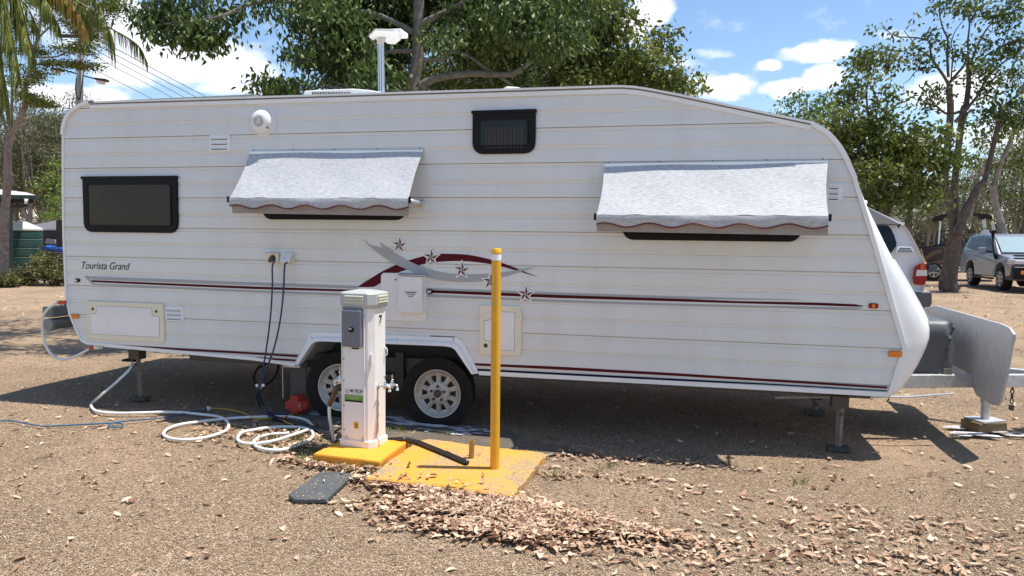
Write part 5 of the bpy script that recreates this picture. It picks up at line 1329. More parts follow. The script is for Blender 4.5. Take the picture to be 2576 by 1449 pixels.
def tree(name, label, cat_, base, stems, blobs, leaf_m, bark_m, length=0.1, width=0.05, per=30, clump_r=0.22, droop=0.6, seed=1, group=None, twigs=True, flatness=None, hang=1.0, twig_r=0.010, bare=0, tint_mu=0.45):
    """stems: [(world polyline, r0, r1)], blobs: [(centre, radius, clumps)]"""
    rnd = random.Random(seed); rg = np.random.default_rng(seed)
    root = empty(name, tuple(base), label, cat_, group)
    mb = MB(); nodes = []
    for pts, r0, r1 in stems:
        P_ = cat(pts, 5); n_ = len(P_)
        mb.tube(P_, [r0 + (r1 - r0) * (i / (n_ - 1)) ** 0.8 for i in range(n_)], 8)
        for i, p in enumerate(P_):
            if i > n_ * 0.3: nodes.append((p, r0 + (r1 - r0) * (i / (n_ - 1)) ** 0.8))
    pos = []; tw = MB()
    for c, r, k in blobs:
        c = Vector(c); near = min(nodes, key=lambda q: (q[0] - c).length + (0.8 if q[0].z > c.z else 0))
        limb = wiggle(near[0], c, 4, 0.07, rnd)
        rr = min(near[1] * 0.6, max(0.014, r * 0.032)); mb.tube(limb, [rr + (0.010 - rr) * i / (len(limb) - 1) for i in range(len(limb))], 6)
        for _ in range(k):
            d = Vector((rnd.gauss(0, 1), rnd.gauss(0, 1), rnd.gauss(0, 1))).normalized() * (r * rnd.uniform(0.1, 1) ** 0.5)
            d.z *= 0.85; cc = c + d
            if twigs and rnd.random() < 0.7:
                src = limb[rnd.randrange(len(limb) // 2, len(limb))]
                tp = wiggle(src, cc, 3, 0.10, rnd); mb.tube(tp, [twig_r + (0.003 - twig_r) * i / (len(tp) - 1) for i in range(len(tp))], 3, caps=False)
            m_ = int(per * rnd.uniform(0.4, 1.5))
            q = rg.normal(size=(m_, 3)) * clump_r * np.array([1, 1, 0.55 * hang if flatness is None else flatness]) + np.array(cc)
            pos.append(q)
        for _ in range(int(bare)):
            d = Vector((rnd.gauss(0, 1), rnd.gauss(0, 1), rnd.gauss(0, 1))).normalized() * r * 1.1
            tp = wiggle(limb[-2], c + d, 5, 0.12, rnd); mb.tube(tp, [0.009 - 0.006 * i / (len(tp) - 1) for i in range(len(tp))], 3, caps=False)
    tr = mb.build('trunk', bark_m, root, smooth=True)
    pos = np.vstack(pos)
    # paler and darker clumps come from a smooth per-position shift in leaf tint
    v = np.sin(pos[:, 0] * 2.3 + seed) * np.sin(pos[:, 1] * 1.9 + 1) * np.sin(pos[:, 2] * 2.7 + 2)
    tint = np.clip(rg.normal(tint_mu, 0.20, len(pos)) + v * 0.25, 0, 1)
    leafcloud('crown', pos, leaf_m, root, length=length, width=width, droop=droop, rng=rg, tint=tint)
    return root
def B(lst, t, dens=1.0, dt=0.0, seed=0, clear=False):
    rnd = random.Random(seed); o_ = []
    for e in lst:
        x, y, r = e[:3]; tt_ = t + rnd.uniform(-dt, dt)
        if clear and abs(x - 1047) < r + 22 and y + r > 70: tt_ = t + 0.35 + r * t / F * 0.95
        rm = r * tt_ / F
        k = e[3] if len(e) > 3 else max(2, int(dens * r * r / 420))
        o_.append((atd(x, y, tt_), rm, k))
    return o_
def S(pts, t, r0, r1, px=True):
    """stem polyline given in picture pixels at a distance"""
    return ([atd(x, y, t + (dt_[0] if dt_ else 0)) for x, y, *dt_ in pts], r0, r1)
def fullD(x0, y0, s, pts): return D(x0, y0, s, pts)

# --- big shade tree behind the caravan
T = 11.6
b = gnd(1040, 590 + 1.61 * F / T, 0)
top = [(1040, 400), (1044, 300), (1040, 215), (1050, 150), (1052, 60), (1058, -60), (1075, -180)]
stems = [([b] + [atd(x, y, T) for x, y in top], 0.155, 0.07),
         S([(1055, 222), (1075, 205), (1120, 192), (1190, 185), (1240, 187), (1290, 185), (1340, 150), (1400, 90)], T, 0.075, 0.03),
         S([(1062, 150), (1080, 152), (1110, 148), (1130, 132), (1170, 136), (1220, 170), (1290, 215)], T, 0.045, 0.02),
         S([(1058, 60), (1100, 40), (1180, 0), (1300, -60)], T, 0.06, 0.03),
         S([(1052, 90), (1000, 60), (920, 30), (840, 40), (740, 5, -1.0), (640, 8, -1.6), (560, 40, -1.9), (480, 55, -2.0), (410, 60, -2.1)], T, 0.055, 0.012),
         S([(1048, 130), (980, 130), (900, 150), (840, 195), (790, 225)], T, 0.045, 0.015),
         S([(1190, 60), (1215, 150), (1240, 215)], T + 0.5, 0.02, 0.012), S([(1270, 60), (1262, 130), (1290, 200)], T + 0.4, 0.02, 0.012)]
bl = B([(830, 60, 85), (800, 150, 60), (850, 205, 45), (780, 40, 50), (910, 150, 95), (950, 205, 55), (950, 60, 120), (1080, 10, 120), (880, 120, 60), (1000, 110, 60), (900, 20, 60), (1000, 30, 70), (1000, -20, 110), (1250, 40, 110), (1180, 100, 60), (1350, 60, 90),
        (880, -70, 130), (1120, -100, 150), (1350, -80, 130), (985, 185, 38), (1150, 60, 80), (1110, 100, 34)], T, 1.7, 1.3, 3, True)
bl += B([(1330, 120, 60), (1230, 150, 45, 7), (1200, 215, 40, 5), (1310, 205, 50, 7), (1130, 215, 30, 4), (1420, 60, 90), (1000, 200, 30, 6), (1250, 80, 80, 24), (1340, 60, 70, 20)], T + 1.4, 1.3, 0.4, 4)
bl += B([(705, 0, 26), (655, 8, 24), (600, 32, 22), (560, 25, 34), (520, 60, 28), (480, 20, 38), (455, 60, 28), (405, 50, 20, 5), (385, 45, 14, 3), (500, 95, 24, 5), (535, 95, 20, 4), (430, 92, 12, 2), (440, 20, 22, 4), (760, -10, 40)], T - 1.8, 1.05, 0.3, 5)
bl += B([(690, 222, 20, 5), (672, 205, 12, 2), (715, 232, 16, 3), (745, 212, 16, 3), (752, 130, 18, 3)], T - 1.0, 1, 0.2, 6)
tree('shade_tree', 'big broad leaved tree with grey trunk rising behind the caravan roof', 'tree', b, stems, bl, 'leaf_main', 'bark_grey', length=0.108, width=0.046, per=60, clump_r=0.17, droop=0.9, seed=11, bare=1.2, twig_r=0.009)

# --- second, yellower tree behind it on the right
T = 17.0
b = gnd(1480, 596 + 1.61 * F / T, 0)
stems = [([b] + [atd(x, y, T) for x, y in [(1480, 500), (1475, 380), (1480, 250), (1500, 120), (1530, -20)]], 0.2, 0.06), S([(1478, 300), (1540, 220), (1620, 180)], T, 0.08, 0.03), S([(1478, 320), (1400, 230), (1320, 180)], T, 0.08, 0.03)]
bl = B([(1440, 120, 90), (1540, 60, 60), (1500, 170, 80), (1570, 130, 60), (1590, 200, 60), (1520, 10, 55), (1640, 190, 50), (1665, 125, 32), (1680, 160, 28), (1690, 215, 36), (1715, 225, 24, 5), (1725, 200, 13, 3), (1655, 95, 20, 4), (1380, 190, 70), (1300, 210, 60), (1200, 205, 55), (1110, 190, 50), (1430, 20, 80), (1340, 90, 70), (1555, 215, 60), (1410, 200, 50), (1470, 215, 50), (1610, 215, 40), (1500, 90, 50), (1450, 150, 60), (1600, 150, 40), (1630, 225, 30), (1660, 230, 26), (1250, 150, 70), (1170, 160, 60), (1090, 205, 40), (980, 200, 50), (900, 215, 50)], T, 2.1, 1.2, 7)
tree('shade_tree', 'yellow green bushy tree right of the big shade tree', 'tree', b, stems, bl, 'leaf_olive', 'bark_brown', length=0.135, width=0.070, per=44, clump_r=0.22, droop=0.5, seed=13, tint_mu=0.52)

# --- right hand multi-stem tree with sparse leaves
T = 21.5
b = gnd(2392, 733, 0); T = (b - CAM).dot(fwd_h)
q1 = lambda pts: fullD(3300, 700, 2.634, pts); q2 = lambda pts: fullD(3300, 0, 2.898, pts)
def SS(pl_, r0, r1, dt=0.0): return ([atd(x, y, T + dt) for x, y in pl_], r0, r1)
stems = [([b, ] + [atd(x, y, T) for x, y in q1([(1140, 1120), (1150, 1000), (1185, 800), (1200, 650), (1212, 560)])], 0.31, 0.17),
         SS(q1([(1205, 600), (1190, 450), (1150, 250), (1118, 120), (1105, 0)]) + q2([(1280, 1449 - 120), (1272, 1100), (1270, 960)]), 0.15, 0.085),
         SS(q1([(1210, 600), (1212, 400), (1200, 150), (1215, 0)]) + q2([(1420, 1449 - 150), (1460, 1200), (1485, 1000), (1490, 850), (1480, 680)]), 0.14, 0.06, 0.3),
         SS(q1([(1230, 580), (1270, 500), (1330, 330), (1400, 200), (1470, 70), (1530, 0)]) + q2([(1830, 1400), (1880, 1240), (1980, 1150), (2080, 1050), (2180, 900), (2230, 700)]), 0.16, 0.012, -0.3),
         SS(q2([(1268, 980), (1200, 860), (1100, 720), (1060, 640), (1045, 480), (1000, 450), (880, 430), (800, 425), (650, 410), (520, 320)]), 0.05, 0.012),
         SS(q2([(1100, 720), (1000, 610), (900, 560), (850, 470), (750, 350)]), 0.03, 0.010), SS(q2([(1258, 880), (1245, 600), (1250, 450), (1200, 330), (1160, 180), (1150, 20)]), 0.045, 0.014),
         SS(q2([(1275, 940), (1350, 850), (1440, 740), (1485, 600), (1480, 480), (1500, 280), (1490, 150), (1500, 0)]), 0.05, 0.016), SS(q2([(1290, 900), (1310, 600), (1290, 500), (1340, 350), (1450, 210)]), 0.025, 0.010),
         SS(q2([(1340, 1390), (1470, 1240), (1600, 1080), (1680, 920), (1850, 740), (2000, 640)]), 0.06, 0.02), SS(q2([(1490, 800), (1600, 500), (1740, 280), (1920, 210)]), 0.04, 0.014), SS(q2([(1820, 620), (1900, 460), (1960, 320), (2060, 180)]), 0.02, 0.01),
         SS(q2([(1120, 770), (980, 780), (880, 820), (820, 900), (740, 960)]), 0.022, 0.008), SS(q2([(1500, 260), (1560, 210), (1640, 120)]), 0.015, 0.008), SS(q2([(1470, 1250), (1250, 1300), (1100, 1200), (950, 1190)]), 0.05, 0.02)]
cl = [(1100, 60, 22, 3), (1180, 50, 26, 4), (1260, 40, 26, 4), (1400, 60, 26, 5), (1460, 40, 24, 4), (1620, 60, 26, 6), (1690, 140, 24, 5), (1420, 170, 14, 2), (1060, 380, 16, 2), (1130, 330, 16, 2), (1190, 510, 22, 4), (950, 710, 22, 3), (960, 790, 18, 2), (1110, 480, 12, 1), (850, 640, 16, 2), (820, 560, 14, 1), (800, 300, 14, 1), (640, 360, 16, 2), (510, 310, 10, 1),
      (1150, 990, 22, 3), (1110, 1100, 26, 4), (1200, 1080, 18, 2), (1350, 590, 18, 2), (1410, 640, 20, 3), (1600, 840, 34, 8), (1660, 900, 34, 9), (1560, 720, 22, 3), (1700, 700, 30, 5), (1780, 760, 28, 4), (1850, 620, 30, 5), (1900, 480, 30, 4), (2030, 600, 34, 6), (1990, 450, 24, 3), (1930, 150, 34, 6), (2080, 170, 30, 5), (1790, 200, 22, 3), (2080, 40, 40, 6), (1980, 30, 34, 5), (1960, 270, 18, 2), (1740, 350, 16, 2), (1780, 480, 24, 3), (1600, 500, 18, 2), (1420, 890, 18, 2), (1000, 1250, 18, 2), (950, 1050, 26, 4), (1950, 1150, 40, 9), (2080, 1250, 40, 9), (2100, 1000, 40, 8), (1750, 1050, 34, 6), (2000, 850, 36, 6), (2150, 750, 30, 5), (1700, 1250, 30, 5), (1600, 1350, 30, 5), (1900, 1380, 40, 8), (2060, 1420, 40, 8)]
bl = []
for x, y, r, k in cl:
    px_, py_ = q2([(x, y)])[0]; bl += B([(px_, py_, r, k)], T, 1, 0.5, int(x))
tree('gum_tree', 'tall multi stemmed tree with sparse leaves behind the caravan drawbar', 'tree', b, stems, bl, 'leaf_main', 'bark_brown', length=0.16, width=0.085, per=15, clump_r=0.20, droop=0.5, seed=17, bare=1.6, twig_r=0.014, tint_mu=0.55)

# --- dense dark tree above the white four wheel drive
T = 18.5
b = gnd(2226, 600 + 1.61 * F / T, 0)
stems = [([b] + [atd(x, y, T) for x, y in [(2228, 640), (2225, 560), (2222, 470), (2250, 350)]], 0.16, 0.08), S([(2225, 540), (2290, 440), (2350, 340)], T, 0.08, 0.03), S([(2224, 500), (2170, 400), (2150, 300)], T, 0.07, 0.02), S([(2190, 330), (2180, 240), (2190, 170), (2200, 110)], T, 0.03, 0.01)]
bl = B([(2140, 245, 24), (2120, 235, 16, 3), (2150, 210, 14, 3), (2165, 290, 34), (2120, 290, 28), (2210, 300, 34), (2230, 275, 22), (2255, 305, 24), (2150, 350, 55), (2220, 370, 60), (2290, 360, 55), (2340, 400, 50), (2160, 430, 50), (2230, 450, 60), (2300, 450, 55), (2190, 500, 34), (2260, 510, 40), (2320, 505, 30), (2110, 350, 40), (2120, 400, 40),
        (2185, 150, 16, 3), (2165, 165, 12, 2), (2215, 130, 16, 3), (2235, 165, 12, 2), (2195, 195, 10, 2), (2245, 235, 14, 3), (2255, 130, 8, 1), (2160, 545, 22, 5), (2080, 330, 30), (2370, 330, 34), (2375, 400, 40), (2365, 465, 32), (2130, 310, 34), (2180, 330, 40), (2250, 340, 40), (2300, 320, 24), (2120, 450, 34), (2200, 420, 50), (2280, 400, 50)], T, 2.0, 1.0, 9)
tree('shade_tree', 'dense dark green tree spreading above the white four wheel drive', 'tree', b, stems, bl, 'leaf_olive', 'bark_brown', length=0.145, width=0.075, per=42, clump_r=0.21, droop=0.5, seed=19, tint_mu=0.50)
# --- smaller tree over the front of the caravan
T = 30
b = gnd(2020, 598 + 1.61 * F / T, 0)
stems = [([b] + [atd(x, y, T) for x, y in [(2020, 560), (2022, 420), (2020, 320)]], 0.2, 0.06)]
bl = B([(1995, 262, 26), (2010, 240, 14), (1975, 290, 30), (2025, 290, 34), (2065, 275, 26), (2055, 250, 14), (2090, 300, 26), (2010, 320, 40), (2060, 330, 40), (1940, 300, 26), (2105, 270, 12, 3)], T, 1.9, 1.0, 10)
tree('shade_tree', 'small light green tree showing above the sloping caravan roof', 'tree', b, stems, bl, 'leaf_bright', 'bark_brown', length=0.17, width=0.09, per=40, clump_r=0.26, seed=23, tint_mu=0.32)
# --- right edge tree
T = 26
b = gnd(2530, 604 + 1.61 * F / T, 0)
stems = [([b] + [atd(x, y, T) for x, y in [(2528, 600), (2500, 480), (2540, 360), (2580, 260)]], 0.18, 0.05), S([(2510, 500), (2460, 420), (2420, 400)], T, 0.06, 0.02), S([(2440, 560), (2470, 430), (2560, 395)], T, 0.05, 0.02)]
bl = B([(2450, 395, 40), (2500, 400, 44), (2550, 420, 50), (2560, 340, 50), (2530, 300, 36), (2570, 250, 34), (2490, 340, 24, 5), (2600, 380, 60), (2440, 440, 30), (2560, 470, 36), (2480, 470, 26), (2620, 280, 60), (2500, 250, 16, 3)], T, 1.1, 1.2, 12)
tree('shade_tree', 'olive green tree at the right frame edge above the silver car', 'tree', b, stems, bl, 'leaf_olive', 'bark_pale', length=0.16, width=0.08, per=34, clump_r=0.26, seed=29, bare=1.0, tint_mu=0.5)

# --- left: tree with layered feathery leaves
T = 23.5
b = gnd(8, 577 + 1.61 * F / T, 0)
stems = [([b] + [atd(x, y, T) for x, y in [(10, 660), (11, 560), (18, 470), (20, 400), (24, 350), (45, 310), (62, 270), (66, 250), (64, 220), (74, 185), (82, 150), (84, 125), (95, 95), (105, 40)]], 0.15, 0.035),
         S([(20, 400), (28, 300), (30, 200), (20, 100)], T, 0.06, 0.02), S([(24, 360), (5, 280), (2, 180)], T, 0.06, 0.02), S([(84, 143), (115, 144), (150, 140), (185, 120), (215, 90)], T, 0.04, 0.012), S([(80, 165), (120, 160), (180, 165), (235, 170)], T, 0.025, 0.008), S([(68, 235), (90, 245), (120, 270)], T, 0.03, 0.01), S([(84, 120), (60, 80), (40, 20)], T, 0.04, 0.012), S([(90, 100), (150, 50), (250, 10)], T, 0.035, 0.012)]
bl = B([(150, 155, 12, 4), (180, 163, 12, 4), (210, 166, 13, 4), (235, 165, 10, 3), (120, 160, 12, 3), (215, 125, 20, 5), (190, 120, 16, 4), (225, 90, 26, 7), (200, 60, 30, 8), (240, 50, 26, 7), (270, 30, 26, 7), (290, 15, 20, 5), (160, 130, 14, 3), (100, 170, 16, 3), (95, 195, 18, 5), (80, 250, 20, 6), (60, 235, 16, 4), (100, 255, 18, 5), (120, 262, 12, 3), (60, 210, 22, 5), (30, 180, 24, 4), (100, 120, 22, 4), (40, 60, 34, 8), (100, 20, 36, 9), (180, 0, 40, 10), (240, -20, 40, 8), (10, 120, 30, 6)], T, 1, 0.6, 14)
tree('shade_tree', 'slender tree with layered feathery green leaves at the left edge', 'tree', b, stems, bl, 'leaf_palm', 'bark_mottled', length=0.10, width=0.040, per=95, clump_r=0.19, flatness=0.28, droop=0.2, seed=31, tint_mu=0.22)
# tree standing just left of the frame: its crown throws the dappled shade across the left ground
b = Vector((-11.4, 3.4, 0)); rnd = random.Random(66)
stems = [([b, b + Vector((.1, 0, 2.5)), b + Vector((.5, .2, 5)), b + Vector((1.2, .3, 7))], 0.2, 0.07), ([b + Vector((.3, .1, 3.8)), b + Vector((1.6, .3, 6.8)), b + Vector((4.6, .5, 8.0))], 0.09, 0.02)]
bl = [(b + Vector((rnd.uniform(1.6, 6.4), rnd.uniform(-1.4, 2.6), rnd.uniform(7.4, 8.6))), 0.7, 9) for _ in range(15)]
tree('shade_tree', 'tree at the far left whose crown dapples the ground behind the white hose loop', 'tree', b, stems, bl, 'leaf_olive', 'bark_brown', length=0.13, width=0.06, per=40, clump_r=0.22, droop=0.4, seed=67)
# bright green bush tree near the tank
T = 33
b = gnd(150, 577 + 1.61 * F / T, 0)
stems = [([b] + [atd(x, y, T) for x, y in [(148, 600), (146, 540), (142, 470), (145, 420)]], 0.12, 0.04)]
bl = B([(142, 440, 26), (150, 420, 18), (130, 465, 26), (150, 480, 30), (128, 500, 22), (145, 520, 26), (155, 545, 14, 4), (140, 540, 14, 4), (160, 450, 26), (170, 500, 30), (118, 440, 12, 3)], T, 2.6, 0.8, 15)
tree('shade_tree', 'bright green round tree beside the rear wall of the caravan', 'tree', b, stems, bl, 'leaf_bright', 'bark_brown', length=0.15, width=0.08, per=44, clump_r=0.22, seed=37, tint_mu=0.5)

# --- palm fronds
T = 9.6
pb = gnd(-170, 577 + 1.61 * F / T, 0); crown = atd(-40, -190, T)
palm = empty('palm_tree', tuple(pb), 'palm with long drooping yellow green fronds over the left corner', 'palm')
MB().tube(cat([pb, pb + (crown - pb) * 0.5 + Vector((-0.25, 0, 0)), crown], 6), [0.16 - 0.05 * i / 12 for i in range(13)], 12).build('trunk', 'bark_grey', palm, smooth=True)
rg = np.random.default_rng(5); rnd = random.Random(5)
FR = [([(160, 0), (250, 55), (320, 95), (352, 120), (372, 160)], 0.24, 'leaf_palm', 10.0, 70, .10), ([(110, -60), (190, 0), (245, 35), (275, 75), (285, 120)], 0.42, 'leaf_palm', 9.8, 95, .3), ([(90, -60), (140, -25), (175, 0), (198, 35), (215, 70)], 0.38, 'leaf_palm_dead', 9.5, 60, .5),
      ([(60, -80), (100, -20), (125, 20), (145, 60)], 0.40, 'leaf_palm', 9.4, 100, .4), ([(20, -80), (45, 0), (62, 70), (80, 140)], 0.42, 'leaf_palm', 9.3, 120, .5), ([(-10, -80), (10, 20), (30, 120), (48, 210)], 0.45, 'leaf_palm', 9.1, 120, .5),
      ([(-50, -60), (-20, 60), (0, 180), (12, 280)], 0.5, 'leaf_palm', 9.0, 120, .5), ([(150, -70), (200, -30), (240, 0), (262, 40)], 0.36, 'leaf_palm', 10.1, 90, .3), ([(40, -90), (80, -40), (110, -5), (120, 40)], 0.36, 'leaf_palm', 9.7, 90, .4), ([(0, -90), (20, -30), (70, 20), (100, 90)], 0.36, 'leaf_palm', 9.5, 90, .4), ([(-40, -60), (-25, 20), (-15, 140), (5, 220)], 0.6, 'leaf_palm', 9.2, 150, .5), ([(130, -60), (165, -30), (200, 0), (225, 50)], 0.42, 'leaf_palm', 9.9, 130, .4), ([(10, -60), (30, -20), (50, 30), (62, 90)], 0.5, 'leaf_palm', 9.4, 140, .4), ([(80, -60), (120, -40), (160, -5), (190, 30)], 0.40, 'leaf_palm', 9.6, 120, .4)]
for pts, ll, mm, t_, nlf, spread in FR:
    P_ = [crown] + [atd(x, y, t_) for x, y in pts]; P_ = cat(P_, 10)
    fr = MB().tube(P_, [0.018 - 0.014 * i / (len(P_) - 1) for i in range(len(P_))], 6).build('frond', mat('rachis', (0.22, 0.20, 0.06), rough=0.5), palm, smooth=True)
    vs_, fs_ = [], []; mb = MB(); tn = []
    st = len(P_) // 5
    for k in range(nlf * 2):
        f_ = rnd.uniform(st, len(P_) - 1.01); i = int(f_); p = P_[i].lerp(P_[i + 1], f_ - i); tg = (P_[i + 1] - P_[i]).normalized()
        side = tg.cross(Vector((0, 0, 1))).normalized() * (1 if k % 2 else -1)
        L_ = ll * rnd.uniform(0.6, 1.15) * (1 - 0.35 * max(0, (f_ / len(P_)) - .7) / .3); wd = 0.0056 * rnd.uniform(.7, 1.4)
        d0 = (side * rnd.uniform(.3, .9) + tg * 0.5 + Vector((0, 0, 0.1))).normalized(); pr = p; tv = rnd.random()
        segs = 5; prev = None; base_i = len(vs_)
        for s_ in range(segs + 1):
            u_ = s_ / segs; dn = (d0 * (1 - u_) ** 1.6 * spread * 1.6 + Vector((rnd.uniform(-.08, .08), rnd.uniform(-.08, .08), -1)) * (0.25 + u_)).normalized()
            if s_: pr = pr + dn * (L_ / segs)
            wv = Vector((math.cos(tv * 6.28), math.sin(tv * 6.28), 0)) * wd * (1 - 0.85 * u_ ** 2)
            vs_.append(pr - wv); vs_.append(pr + wv)
            if s_: q_ = base_i + s_ * 2; fs_.append((q_ - 2, q_ - 1, q_ + 1, q_))
        tn += [tv * .8 + .1] * (2 * (segs + 1))
    o_ = MB().add(vs_, fs_).build('leaflets', mm, fr)
    a_ = o_.data.attributes.new('tint', 'FLOAT', 'POINT'); a_.data.foreach_set('value', np.array(tn[:len(o_.data.vertices)], dtype=np.float32))

# --- distant gums (two prototypes, copied with their parts)
def proto(seed, name, label, group, brown):
    rnd = random.Random(seed); rg = np.random.default_rng(seed)
    b = Vector((-60, -60, 0))
    stems = []; bl = []
    h = 8.5
    tops = [b + Vector((rnd.uniform(-1.4, 1.4), rnd.uniform(-1.4, 1.4), h * rnd.uniform(.7, 1))) for _ in range(5)]
    fork = b + Vector((0.1, 0, 2.0)); stems.append(([b, b + Vector((0.05, 0, 1)), fork], 0.15, 0.11))
    for tp in tops: stems.append(([fork - Vector((0, 0, .3)), fork.lerp(tp, .4) + Vector((rnd.uniform(-.3, .3), 0, 0)), fork.lerp(tp, .75), tp], 0.085, 0.02))
    for tp in tops:
        for _ in range(4):
            c = fork.lerp(tp, rnd.uniform(.25, 1.05)) + Vector((rnd.gauss(0, .7), rnd.gauss(0, .7), rnd.gauss(0, .4))); bl.append((c, rnd.uniform(.5, 1.0), 4))
    return tree(name, label, 'tree', b, stems, bl, 'leaf_gum', 'bark_pale', length=0.16, width=0.05, per=75, clump_r=0.34, droop=0.7, seed=seed, group=group, bare=1, twig_r=0.014, tint_mu=0.45)
GR, GL = 'distant gum trees beyond the boat and cars', 'distant gum trees behind the green tank'
LR, LL_ = 'thin brown gum tree far behind the boat and the silver car', 'tall sparse brownish gum tree far behind the green tank'
pr = [proto(s_, 'gum_tree', LR, GR, 0) for s_ in (41, 43, 47)]
def clone(root, loc, rz, sc, label=None, group=None):
    r = root.copy(); COL.objects.link(r); r.location = loc; r.rotation_euler = (0, 0, rz); r.scale = sc
    if label: r['label'] = label
    if group: r['group'] = group
    for ch in list(root.children):
        c = ch.copy(); COL.objects.link(c); c.parent = r
    return r
rnd = random.Random(77); spots = []
for k in range(30):     # right
    x = 1985 + k * 26 + rnd.uniform(-16, 16); t_ = rnd.uniform(42, 66); spots.append((x, t_, rnd.uniform(.75, 1.05), LR, GR))
for k in range(12):      # far line left of it, seen between crowns
    x = 1780 + k * 34 + rnd.uniform(-10, 10); spots.append((x, rnd.uniform(70, 90), rnd.uniform(1.35, 1.55) if x < 1990 else 1.2, LR, GR))
for x, t_, s_ in [(40, 46, 1.05), (75, 42, 1.0), (105, 46, 1.1), (135, 44, 1.15), (165, 43, 1.0), (190, 42, 1.1), (215, 47, 1.2), (232, 50, 1.15), (0, 44, .9), (20, 52, 1.1), (60, 60, 1.2), (120, 62, 1.3), (-30, 48, 1.0), (150, 52, 1.2)]:
    spots.append((x, t_, s_, LL_, GL))
for k in range(26):      # hidden by the caravan from here, there for a viewer stepping aside
    spots.append((270 + k * 58 + rnd.uniform(-20, 20), rnd.uniform(46, 66), rnd.uniform(.75, 1.0), LR if k > 12 else LL_, GR if k > 12 else GL))
for i, (x, t_, s_, lb, gp) in enumerate(spots):
    hy = 589 + 0.0108 * (x - 1288); g_ = gnd(x, hy + 1.61 * F / t_, -0.03)
    a_ = rnd.uniform(0, 6.28); sc = (s_, s_, s_ * rnd.uniform(.92, 1.1))
    if i < 3:
        r = pr[i]; r.location = g_; r.rotation_euler = (0, 0, a_); r.scale = sc
    else: clone(pr[i % 3], g_, a_, sc, lb, gp)
# far scrub belt: reads as one mass
pos = []
rg = np.random.default_rng(91)
for k in range(1000):
    x = rg.uniform(-300, 2900); t_ = rg.uniform(62, 95); hy = 589 + 0.0108 * (x - 1288)
    g_ = gnd(x, hy + 1.61 * F / t_, 0); h = rg.uniform(1.5, 5.0)
    pos.append(rg.normal(size=(230, 3)) * np.array([.95, .95, h * .24]) + np.array([g_.x, g_.y, h * .36]))
pos = np.vstack(pos); pos[:, 2] = np.abs(pos[:, 2])
leafmat('leaf_scrub', (0.05, 0.045, 0.03), (0.11, 0.09, 0.06), (0.20, 0.165, 0.115), transl=0.2, rough=0.7)
leafcloud('distant_scrub', pos, 'leaf_scrub', None, length=0.30, width=0.13, rng=rg, tint=np.clip(rg.normal(.5, .22, len(pos)), 0, 1))
tag(bpy.data.objects['distant_scrub'], 'far belt of dry brownish scrub along the horizon', None, None, 'stuff')

# shrubs by the tank
def shrub(px, py_base, r, t_, seed, label, hgt=1.0, m='leaf_shrub', mu=.45):
    g_ = gnd(px, 576 + 1.61 * F / t_, 0); rm = r * t_ / F; rnd = random.Random(seed)
    stems = [([g_, g_ + Vector((rnd.uniform(-.1, .1), 0, rm * .5)), g_ + Vector((rnd.uniform(-.4, .4) * rm, rnd.uniform(-.4, .4) * rm, rm * 1.2 * hgt))], 0.02, 0.008) for _ in range(6)]
    bl = [(g_ + Vector((rnd.gauss(0, .45) * rm, rnd.gauss(0, .4) * rm, rm * hgt * rnd.uniform(.25, 1.45))), rm * .42, 6) for _ in range(9)]
    tree('shrub', label, 'shrub', g_, stems, bl, m, 'bark_brown', length=0.095, width=0.045, per=34, clump_r=0.10, droop=-0.1, seed=seed, twig_r=0.006, tint_mu=mu)
shrub(112, 700, 44, 22.0, 51, 'tallest olive shrub in front of the green water tank', 1.05)
shrub(146, 700, 36, 21.4, 52, 'bushy olive shrub against the rear edge of the caravan', 0.9)
shrub(60, 705, 34, 21.4, 53, 'low green shrub at the foot of the shelter post', 0.75, mu=.3)
shrub(8, 712, 26, 20.8, 54, 'small yellow green shrub in the far left corner', 0.6, mu=.5)
shrub(175, 700, 36, 22.5, 55, 'olive shrub mostly hidden behind the caravan rear wall', 0.8)

# ------------------------------------------------------------------ left background things
zl = lambda pts: D(0, 650, 2.897, pts)
def platePx(pts, t_, th, mb=None):
    mb = mb or MB(); A_ = [atd(x, y, t_) for x, y in pts]; mb.loft([A_, [p + fwd_h * th for p in A_]]); return mb
g_ = gnd(18, 668, 0); ts = 25.0
sh = empty('picnic_shelter', tuple(gnd(18, 577 + 1.61 * F / ts, 0)), 'open shelter with green roof edge and dark green posts, far left', 'shelter')
mat('green_steel', (0.012, 0.06, 0.035), rough=0.5, dirt=(0.12, 0.06, 0.04), dscale=5, damt=0.4)
mat('roof_pale', (0.55, 0.53, 0.48), rough=0.6); mat('timber_dark', (0.045, 0.03, 0.022), rough=0.8)
def P3D(px, py, t_): return atd(px, py, t_)
a0 = P3D(-120, 484, ts); a1 = P3D(90.5, 494, ts)
mb = MB(); ridge = [P3D(-120, 462, ts + 2.2), P3D(66, 484, ts + 2.4)]
mb.add([P3D(-120, 487, ts - .1), P3D(90.5, 491, ts - .1), ridge[1], ridge[0]], [(0, 1, 2, 3)]); mb.add([p - Vector((0, 0, .04)) for p in [P3D(-120, 487, ts - .1), P3D(90.5, 491, ts - .1), ridge[1], ridge[0]]], [(3, 2, 1, 0)])
mb.build('roof', 'roof_pale', sh)
platePx([(-120, 487), (90.5, 491), (90.5, 500.5), (-120, 498)], ts - .12, 0.1).build('fascia', 'green_steel', sh)
platePx([(-120, 499), (83, 501), (83, 510.5), (-120, 508)], ts + .1, 0.15).build('beam', 'timber_dark', sh)
for x_ in (17.5, -70): platePx([(x_ - 6.5, 505), (x_ + 6.5, 505), (x_ + 6.8, 577 + 1.61 * F / ts), (x_ - 6.8, 577 + 1.61 * F / ts)], ts, 0.16).build('post', 'green_steel', sh)
